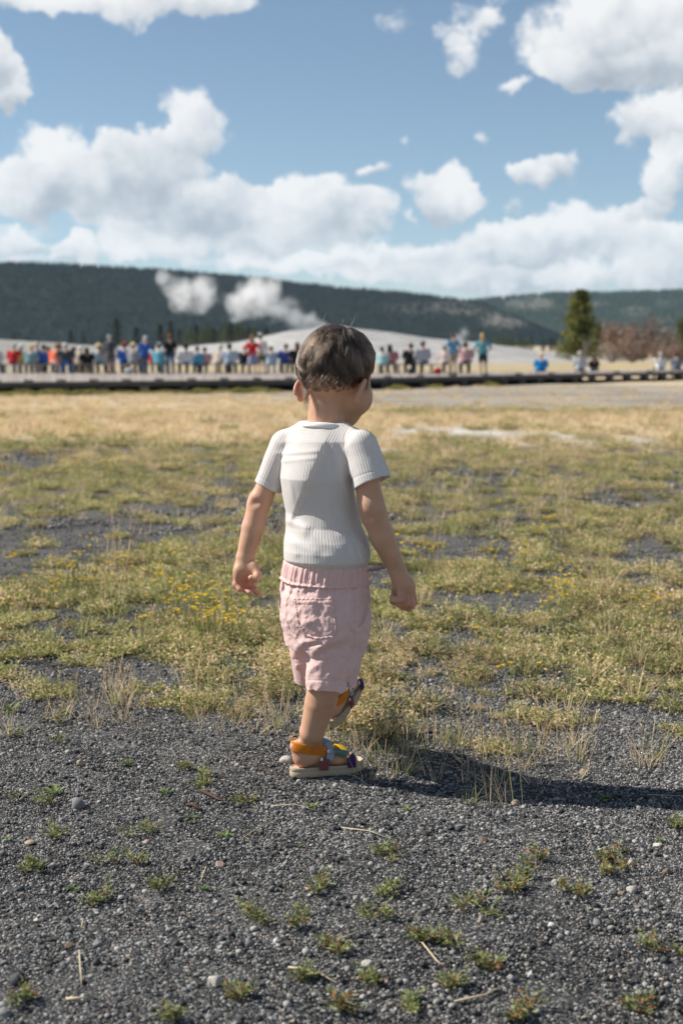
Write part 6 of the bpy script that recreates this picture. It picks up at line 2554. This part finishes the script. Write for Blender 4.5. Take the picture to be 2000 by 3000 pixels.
# waistband: gathered elastic
SR_ = np.array(sorted(rows(SHORTS)))
NA, NR = 300, 14
V = []
zt, zb = zof(1646), zof(1702)
for j in range(NR + 2):
    f = min(j, NR - 1) / (NR - 1)
    z = zt + (zb - zt) * f
    inner = j >= NR
    for i in range(NA):
        t = 2 * pi * i / NA
        cx, cy, a, b = (np.interp(z, SR_[:, 0], SR_[:, q]) for q in (1, 2, 3, 4))
        rp = (0.0014 * sin(37 * t + 2.2 * sin(3 * t)) + .0010 * sin(61 * t + 1.3 * sin(5 * t) + 2 * f) + .0006 * sin(23 * t + 4 * f)) * (0.45 + .55 * sin(pi * min(1, f * 1.05)))
        e = .0040 + rp - .0026 * (f < .09) * (1 - f / .09) - .0022 * np.exp(-((f - .86) / .035) ** 2) + .0012 * (f > .9)
        if inner:
            e = -.006
            z = (zb, zt)[j - NR]
        u, v = (a + e) * sin(t), -(b + e) * cos(t)
        lift = .010 * max(0.0, -sin(t) - .35) - .002 * max(0, sin(t))
        V.append((cx + u * cos(YAW) + v * sin(YAW), cy - u * sin(YAW) + v * cos(YAW), z + lift))
Fc = []
R_ = NR + 2
for j in range(R_):
    for i in range(NA):
        a0, a1 = j * NA + i, j * NA + (i + 1) % NA
        b0, b1 = ((j + 1) % R_) * NA + i, ((j + 1) % R_) * NA + (i + 1) % NA
        Fc.append((a0, b0, b1, a1))
M_BAND = shorts_mat('pink_gathered_band', (0.85, 0.585, 0.545))
child_part('waistband', mesh_from('waistband', V, np.array(Fc), True), M_BAND, shorts)
# drawstring
bb = MB()
dp = [J(1060, 1672, -.03), J(1085, 1671, -.03), J(1105, 1668, -.02), J(1125, 1663, -.01), J(1140, 1660, .0), J(1150, 1672, .012), J(1152, 1700, .02)]
bb.tube([Vector(q) for q in dp], .0022, 10)
m, k, out = new_mat('pink_navy_cord')
x_, y_, z_ = k.sep(obj_coord(k))
ch = k.m('GREATER_THAN', k.m('SINE', k.m('ADD', k.m('MULTIPLY', x_, 750.0), k.m('MULTIPLY', z_, 900.0))), 0.25)
ch2 = k.m('GREATER_THAN', k.m('SINE', k.m('MULTIPLY', z_, 2600.0)), -0.2)
principled(k, out, k.mix(k.m('MULTIPLY', ch, ch2), (0.52, 0.31, 0.30), (0.03, 0.04, 0.12)), 0.85, 0.15)
child_part('drawstring', bb.mesh('drawstring', True), m, shorts)


# ---- sandals
def ribbon(path, wdir, w, t, nrm_out=None):
    """a strap: rectangular section swept along a path; wdir is the direction of its width at each point"""
    P_ = [np.array(p, float) for p in path]
    # resample smoothly
    n = len(P_)
    out, wd = [], []
    for i in range(n - 1):
        p0, p1, p2, p3 = P_[max(i - 1, 0)], P_[i], P_[i + 1], P_[min(i + 2, n - 1)]
        for s in range(5):
            u = s / 5
            out.append(0.5 * ((2 * p1) + (-p0 + p2) * u + (2 * p0 - 5 * p1 + 4 * p2 - p3) * u * u + (-p0 + 3 * p1 - 3 * p2 + p3) * u ** 3))
            wd.append(np.array(wdir[i]) * (1 - u) + np.array(wdir[i + 1]) * u)
    out.append(P_[-1])
    wd.append(np.array(wdir[-1]))
    V = []
    for i, p in enumerate(out):
        tg = out[min(i + 1, len(out) - 1)] - out[max(i - 1, 0)]
        tg /= max(np.linalg.norm(tg), 1e-9)
        a = wd[i] - tg * (wd[i] @ tg)
        a /= np.linalg.norm(a)
        b = np.cross(tg, a)
        e = .18
        for (q, r) in ((-.5, -.5), (.5, -.5), (.5, .5 - e), (.5 - .06, .5), (-.5 + .06, .5), (-.5, .5 - e)):
            V.append(p + a * w * q + b * t * r)
    F_ = []
    m_ = len(out)
    for i in range(m_ - 1):
        for j in range(6):
            F_.append((i * 6 + j, i * 6 + (j + 1) % 6, (i + 1) * 6 + (j + 1) % 6, (i + 1) * 6 + j))
    F_.append(tuple(range(6))[::-1])
    F_.append(tuple((m_ - 1) * 6 + j for j in range(6)))
    return V, F_


def strap_mat(name, col, sc=620.0):
    m, k, out = new_mat(name)
    co = obj_coord(k)
    wv = k.n('ShaderNodeTexWave', wave_type='BANDS', bands_direction='DIAGONAL')
    wv.inputs['Scale'].default_value = sc * .55
    wv.inputs['Distortion'].default_value = 1.0
    k.L.new(co, wv.inputs['Vector'])
    n = k.noise(co, 420.0, 3.0, .6)[0]
    c = k.mix(n, tuple(x * .78 for x in col), tuple(min(1, x * 1.18) for x in col))
    principled(k, out, c, 0.85, 0.15, k.bump(k.m('ADD', wv.outputs[1], n), .5, .0009))
    return m


M_SOLE = simple_mat('beige_rubber_sole', (0.42, 0.335, 0.235), 0.75, 0.25, 0.08, 40.0, 0.35, 700.0, 0.0008)
M_BED = simple_mat('pale_footbed', (0.62, 0.47, 0.35), 0.7, 0.2, 0.06, 50.0)
ST = {'orange': strap_mat('orange_webbing', (0.66, 0.215, 0.022)), 'tab': simple_mat('orange_tab', (0.52, 0.15, 0.02), .6, .3, .05), 'grey': strap_mat('lavender_grey_webbing', (0.36, 0.38, 0.45)), 'greytab': simple_mat('grey_tab', (0.30, 0.32, 0.40), .6, .3, .05),
      'sage': strap_mat('sage_green_webbing', (0.15, 0.24, 0.19)), 'yellow': strap_mat('yellow_webbing', (0.66, 0.36, 0.02)), 'purple': strap_mat('purple_webbing', (0.075, 0.03, 0.135)), 'mauve': strap_mat('mauve_webbing', (0.22, 0.075, 0.085)), 'ring': simple_mat('white_plastic_ring', (.70, .66, .58), .45, .4, .03)}


def sole_loop(inset, z, n=56):
    out = []
    for i in range(n):
        t = 2 * pi * i / n
        c, s = cos(t), sin(t)
        # superellipse along the foot, narrower at the heel and waist
        x = 0.5 * (1 - (abs(c) ** 0.85) * (1 if c > 0 else -1))
        sx = -0.016 + x * 0.155
        w = 0.0255 + 0.0065 * float(sst(x, .35, .75)) - 0.002 * math.exp(-((x - .42) / .14) ** 2)
        ly = w * (abs(s) ** 0.72) * (1 if s > 0 else -1) + .0015 * float(sst(x, .4, .8))
        cx_, cy_ = 0.0615, 0.0
        d = math.hypot(sx - cx_, ly)
        f = (d - inset) / d
        zz = z + 0.004 * float(sst(x, .8, 1.0)) * (1 if z > .001 else .9)
        out.append((cx_ + (sx - cx_) * f, ly * (1 - inset / .028), zz))
    return out


def make_sandal(FT, lab):
    M = Matrix.Translation(-BASE) @ FT.matrix()
    prof = [(.0025, -.004), (.0006, -.0022), (0, .0), (.0003, .0085), (.0009, .0090), (.0004, .0096), (.0008, .0158), (.0022, .0172), (.0036, .0168), (.0048, .0155)]
    V, F_ = [], []
    n = 56
    for ins, z in prof:
        V += sole_loop(ins, z, n)
    for j in range(len(prof) - 1):
        for i in range(n):
            F_.append((j * n + i, j * n + (i + 1) % n, (j + 1) * n + (i + 1) % n, (j + 1) * n + i))
    F_.append(tuple(range(n))[::-1])
    me = bpy.data.meshes.new('sandal')
    flip = FT.side < 0
    me.from_pydata(V, [], [f[::-1] for f in F_] if not flip else F_)
    me.polygons.foreach_set('use_smooth', np.ones(len(me.polygons), dtype=bool))
    me.update()
    so_ = add_obj('sandal', me, M_SOLE, root)
    so_.matrix_local = M
    so_['label'] = lab
    bed = MB()
    lp = sole_loop(.0048, .0155, n)
    lp2 = sole_loop(.012, .0140, n)
    bed.add(lp + lp2 + [(0.06, 0, .0136)], [(i, (i + 1) % n, n + (i + 1) % n, n + i) for i in range(n)] + [(n + i, n + (i + 1) % n, 2 * n) for i in range(n)])
    bed.obj('footbed', M_BED, so_, True)

    def strap(name, key, path, wd, w, t=.0024):
        b_ = MB()
        V_, F2 = ribbon(path, wd, w, t)
        b_.add([tuple(v) for v in V_], F2)
        return b_.obj(name, ST[key], so_, True)
    up, fw = (0, 0, 1), (1, 0, 0)
    strap('heel_strap', 'orange', [(.050, .0265, .049), (.030, .0275, .053), (.008, .0235, .0565), (-.0085, .012, .059), (-.0125, 0, .060), (-.0085, -.012, .059), (.008, -.0235, .0565), (.030, -.0275, .053), (.050, -.0265, .049)], [(.1, 0, 1)] * 9, .0185)
    strap('strap_tab', 'tab', [(.043, .0292, .0505), (.030, .0300, .053), (.021, .0288, .0545)], [(.25, 0, 1)] * 3, .0115, .0016)
    strap('instep_strap', 'grey', [(.058, .0285, .030), (.060, .0275, .044), (.0575, .0225, .058), (.055, .010, .0680), (.0545, 0, .0700), (.055, -.010, .0680), (.0575, -.0225, .058), (.060, -.0275, .044), (.058, -.0285, .030)], [fw] * 9, .0165)
    strap('strap_tab', 'greytab', [(.0615, .0292, .043), (.0590, .0262, .0555), (.0565, .0165, .0660)], [fw] * 3, .0115, .0016)
    strap('toe_strap', 'yellow', [(.094, .0285, .032), (.092, .024, .0430), (.089, .012, .0500), (.088, 0, .0510), (.089, -.012, .0480), (.092, -.024, .040), (.094, -.0285, .030)], [(1, 0, -.25)] * 7, .0150)
    for s in (1, -1):
        strap('side_strap', 'sage', [(.064, s * .0275, .0475), (.074, s * .0285, .0455), (.086, s * .0295, .0425), (.096, s * .0300, .0390)], [(.15, 0, 1)] * 4, .0135)
        strap('loop', 'purple', [(.103, s * .0325, .012), (.1035, s * .0325, .022), (.1025, s * .0318, .032), (.0995, s * .0300, .036)], [fw] * 4, .0165)
        strap('loop', 'mauve', [(.044, s * .0300, .012), (.0455, s * .0305, .022), (.047, s * .0300, .032), (.048, s * .0285, .035)], [fw] * 4, .0185)
        for (a, b_, c_) in ((.0545, .0300, .0500), (.0400, .0300, .0345), (.0955, .0315, .0350)):
            A, Fq = rock_shape(1, 3, 0, 1)
            A = A / np.linalg.norm(A, axis=1)[:, None] * np.array([.0035, .0018, .0042]) + np.array([a, s * b_, c_])
            r_ = MB()
            r_.add([tuple(v) for v in A], Fq)
            r_.obj('ring', ST['ring'], so_, True)
    return so_


make_sandal(FR, 'right sandal flat on the gravel, with orange heel strap and beige sole')
make_sandal(FL, 'left sandal lifted ahead, toe up, mostly hidden behind the standing leg')


# ---- hair
def skull(p, grow=0.0):
    """distance to the scalp and its outward direction, read from the head's own distance field"""
    def samp(x):
        g = np.clip((x - HEADF.lo) / HEADF.h, 0, HEADF.n - 1.001)
        i = g.astype(int)
        f = g - i
        r = 0
        for a_ in (0, 1):
            for b_ in (0, 1):
                for c_ in (0, 1):
                    w_ = (f[:, 0] if a_ else 1 - f[:, 0]) * (f[:, 1] if b_ else 1 - f[:, 1]) * (f[:, 2] if c_ else 1 - f[:, 2])
                    r = r + w_ * HEADF.V[i[:, 0] + a_, i[:, 1] + b_, i[:, 2] + c_]
        return r
    q = (p - H(.004, 0, .004)) @ HR.T
    e = .003
    n = np.stack([samp(p + np.eye(3)[i] * e) - samp(p - np.eye(3)[i] * e) for i in range(3)], -1)
    out = (p - Hc) / np.linalg.norm(p - Hc, axis=1)[:, None]
    n = n + out * 1e-5
    n /= np.linalg.norm(n, axis=1)[:, None]
    return samp(p), n, q


def hairline(f, r):
    """lowest u of the hair at a place front-to-back"""
    return np.interp(f, [-.085, -.045, -.02, 0.0, .02, .045, .07], [-.070, -.077, -.064, -.030, -.008, .012, .035])


hp = Prim()
hp.lo, hp.hi = Hc - .13, Hc + .13


def _cap(X, Y, Z):
    dx, dy, dz = X - Hc[0], Y - Hc[1], Z - Hc[2]
    q = [HR[i][0] * dx + HR[i][1] * dy + HR[i][2] * dz for i in range(3)]
    return q[2] - hairline(q[1], q[0]) - .026


hp.f = _cap
C = Field(Hc - .125, Hc + .125, .0021, .03)
C.V[:] = HEADF.V - 0.0018
C.add(hp, .008, 's')
me, P = field_mesh('hair_cap', C)
M_HAIRCAP = simple_mat('hair_under', (0.030, 0.019, 0.013), 0.7, 0.2, 0.3, 120.0)
hair_root = child_part('hair', me, M_HAIRCAP)

rg = np.random.default_rng(12)
NSTR = 21000
cand = rg.normal(size=(NSTR * 3, 3))
cand /= np.linalg.norm(cand, axis=1)[:, None]
p = H(.004, 0, .004) + (cand * np.array([.0625, .0755, .0900])) @ HR
for _i in range(6):
    dist, n, q = skull(p)
    p = p - n * dist[:, None]
_, n, q = skull(p)
ok = q[:, 2] > hairline(q[:, 1], q[:, 0]) + .001 + np.abs(rg.normal(0, .011, len(q)))
p, q = p[ok][:NSTR], q[ok][:NSTR]
N = len(p)
NP = 13
# clumps
NC = 420
cid_c = p[rg.integers(0, N, NC)]
d2 = ((p[:, None, :] - cid_c[None, :, :]) ** 2).sum(2)
cl = d2.argmin(1)
c_curl = rg.normal(0, 1, NC)
c_len = rg.uniform(.75, 1.25, NC)
c_lift = rg.uniform(0, 1, NC)
whorl = H(.026, -.028, .062)
pts = np.zeros((N, NP, 3))
_, n, q = skull(p)
low = sst(-q[:, 2], .0, .05) * sst(-q[:, 1], -.01, .04)
length = (.050 + .014 * rg.random(N)) * c_len[cl] * (1 - .52 * low)
left = sst(-q[:, 0], .03, .06) * sst(-q[:, 2], -.01, .03)
length *= (1 + .25 * left)
length *= np.clip((q[:, 2] - hairline(q[:, 1], q[:, 0])) / .050, .26, 1.0) * (.8 + .4 * rg.random(N))
ds = length / (NP - 1)
d = None
cur = p + n * .001
down = np.array([0, 0, -1.0])
for i in range(NP):
    pts[:, i] = cur
    dist, n, q = skull(cur)
    rad = cur - whorl
    rad /= np.linalg.norm(rad, axis=1)[:, None] + 1e-6
    sw = np.cross(n, rad)
    flow = rad * .8 + sw * .55 + down * .40 + (-Hr) * .55 * sst(q[:, 2], -.045, .02)[:, None]
    flow = flow - n * (flow * n).sum(1)[:, None]
    flow /= np.linalg.norm(flow, axis=1)[:, None] + 1e-6
    # curls towards the nape
    lowq = sst(-q[:, 2], .005, .05) * sst(-q[:, 1], -.02, .03)
    side = np.cross(n, flow)
    t = i / (NP - 1)
    cv = c_curl[cl] * (0.25 + 1.5 * lowq * t) + rg.normal(0, .20 + .55 * lowq, N)
    want = flow + side * cv[:, None] * .75 + n * (lowq * t * .28 * .35 * (c_lift[cl] - .35))[:, None]
    want /= np.linalg.norm(want, axis=1)[:, None]
    d = want if d is None else d * .55 + want * .45
    d /= np.linalg.norm(d, axis=1)[:, None]
    cur = cur + d * ds[:, None]
    dist, n, q = skull(cur)
    h = .0014 + np.clip((q[:, 2] - hairline(q[:, 1], q[:, 0])) / .035, .15, 1) * .0046 * np.sin(pi * min(1, t * .9)) * (.5 + c_lift[cl] * .8) + .002 * rg.random(N)
    hold = np.where(q[:, 2] > -.055, 1.0, .35)
    free = lowq * t
    h = h + (c_lift[cl] - .5) * .0028 * np.clip((q[:, 2] - hairline(q[:, 1], q[:, 0])) / .035, 0, 1) + .0006
    cur = cur - n * ((dist - h) * hold * (1 - .55 * free))[:, None]
# pull the strands of each clump together towards their tips
mean = np.zeros((NC, NP, 3))
cnt = np.bincount(cl, minlength=NC)[:, None, None]
np.add.at(mean, cl, pts)
mean /= np.maximum(cnt, 1)
w = (np.linspace(0, 1, NP) ** 1.2)[None, :, None] * (.30 + .50 * low[:, None, None])
pts = pts * (1 - w) + mean[cl] * w
extra = []
# a long lock in front of the left ear, wisps at the nape and some stray hairs over the crown
for i in range(170):
    a = H(-.066 + rg.normal(0, .003), -.004 + rg.normal(0, .007), -.020 + rg.normal(0, .006))
    b = J(893 + rg.normal(0, 5), 1135 + rg.normal(0, 8), .005)
    c = J(899 + rg.normal(0, 5), 1178 + rg.normal(0, 14), .0)
    tt = np.linspace(0, 1, NP)[:, None]
    extra.append((1 - tt) ** 2 * a + 2 * tt * (1 - tt) * b + tt ** 2 * c + np.sin(tt * 5 + rg.random() * 3) * .0012)
for i in range(90):
    s = rg.random()
    a = J(905 + s * 125, 1104 + rg.normal(0, 8), -.055 + .02 * abs(s - .5))
    dirn = np.array([rg.normal(-.003, .009), -.002, -.010 - .020 * rg.random()])
    tt = np.linspace(0, 1, NP)[:, None]
    extra.append(a + dirn * tt + np.array([-.008, 0, .006]) * tt ** 2 * rg.random() + np.sin(tt * 6 + rg.random() * 6) * .0016)
for i in range(46):
    t0 = rg.uniform(-.9, .9)
    a = H(rg.normal(0, .035), rg.uniform(-.05, .05), .070)
    a = a - Hu * 0.0
    v = np.array([rg.normal(0.2, .6), rg.normal(0, .4), rg.uniform(.1, .8)])
    tt = np.linspace(0, 1, NP)[:, None]
    L = rg.uniform(.012, .05)
    extra.append(a + v * L * tt + np.array([.010, 0, -.014]) * tt ** 2 * rg.normal(0.8, .8))
extra = np.array(extra)
allp = np.concatenate([pts, extra])
M_ = len(allp)
hc = bpy.data.hair_curves.new('hair_strands')
hc.add_curves([NP] * M_)
allp = allp - np.array(BASE)
hc.attributes['position'].data.foreach_set('vector', allp.astype(np.float32).ravel())
ra = hc.attributes.new('radius', 'FLOAT', 'POINT')
rr = np.tile(np.linspace(1, .35, NP), (M_, 1)) * (rg.uniform(.00013, .00023, M_))[:, None]
ra.data.foreach_set('value', rr.astype(np.float32).ravel())
lk_ = hc.attributes.new('lock', 'FLOAT', 'CURVE')
lk_.data.foreach_set('value', np.concatenate([rg.random(NC)[cl], rg.random(len(extra))]).astype(np.float32))
m, k, out = new_mat('brown_hair')
hb = k.n('ShaderNodeBsdfHairPrincipled')
hb.parametrization = 'COLOR'
try:
    hb.model = 'CHIANG'
except Exception:
    pass
hi = k.n('ShaderNodeHairInfo')
lk = k.attr('lock')[2]
hcol = k.ramp(k.m('ADD', k.m('MULTIPLY', lk, 0.80), k.m('MULTIPLY', hi.outputs['Random'], 0.20)), [(0.0, (0.008, 0.005, 0.0035)), (0.45, (0.028, 0.0175, 0.0115)), (0.8, (0.070, 0.044, 0.029)), (1.0, (0.155, 0.100, 0.064))])
k.L.new(hcol, hb.inputs['Color'])
hb.inputs['Roughness'].default_value = 0.28
hb.inputs['Radial Roughness'].default_value = 0.42
k.L.new(hb.outputs[0], out.inputs[0])
hc.materials.append(m)
ho = bpy.data.objects.new('hair_strands', hc)
COL.objects.link(ho)
ho.parent = hair_root
ho['kind'] = 'stuff'


# ================================================================== HAZE
def build_haze():
    b = MB()
    b.box(-4200, 4200, -40, 4500, -12, 330)
    m, k, out = new_mat('thin_air')
    pv = k.n('ShaderNodeVolumePrincipled')
    pv.inputs['Color'].default_value = (0.42, 0.70, 1.0, 1)
    pv.inputs['Density'].default_value = 0.000042
    pv.inputs['Anisotropy'].default_value = 0.0
    k.L.new(pv.outputs[0], out.inputs['Volume'])
    o = add_obj('haze', b.mesh('haze', colour=False), m)
    tag(o, 'thin blue haze in the air over the valley', None, None, 'stuff')


build_haze()
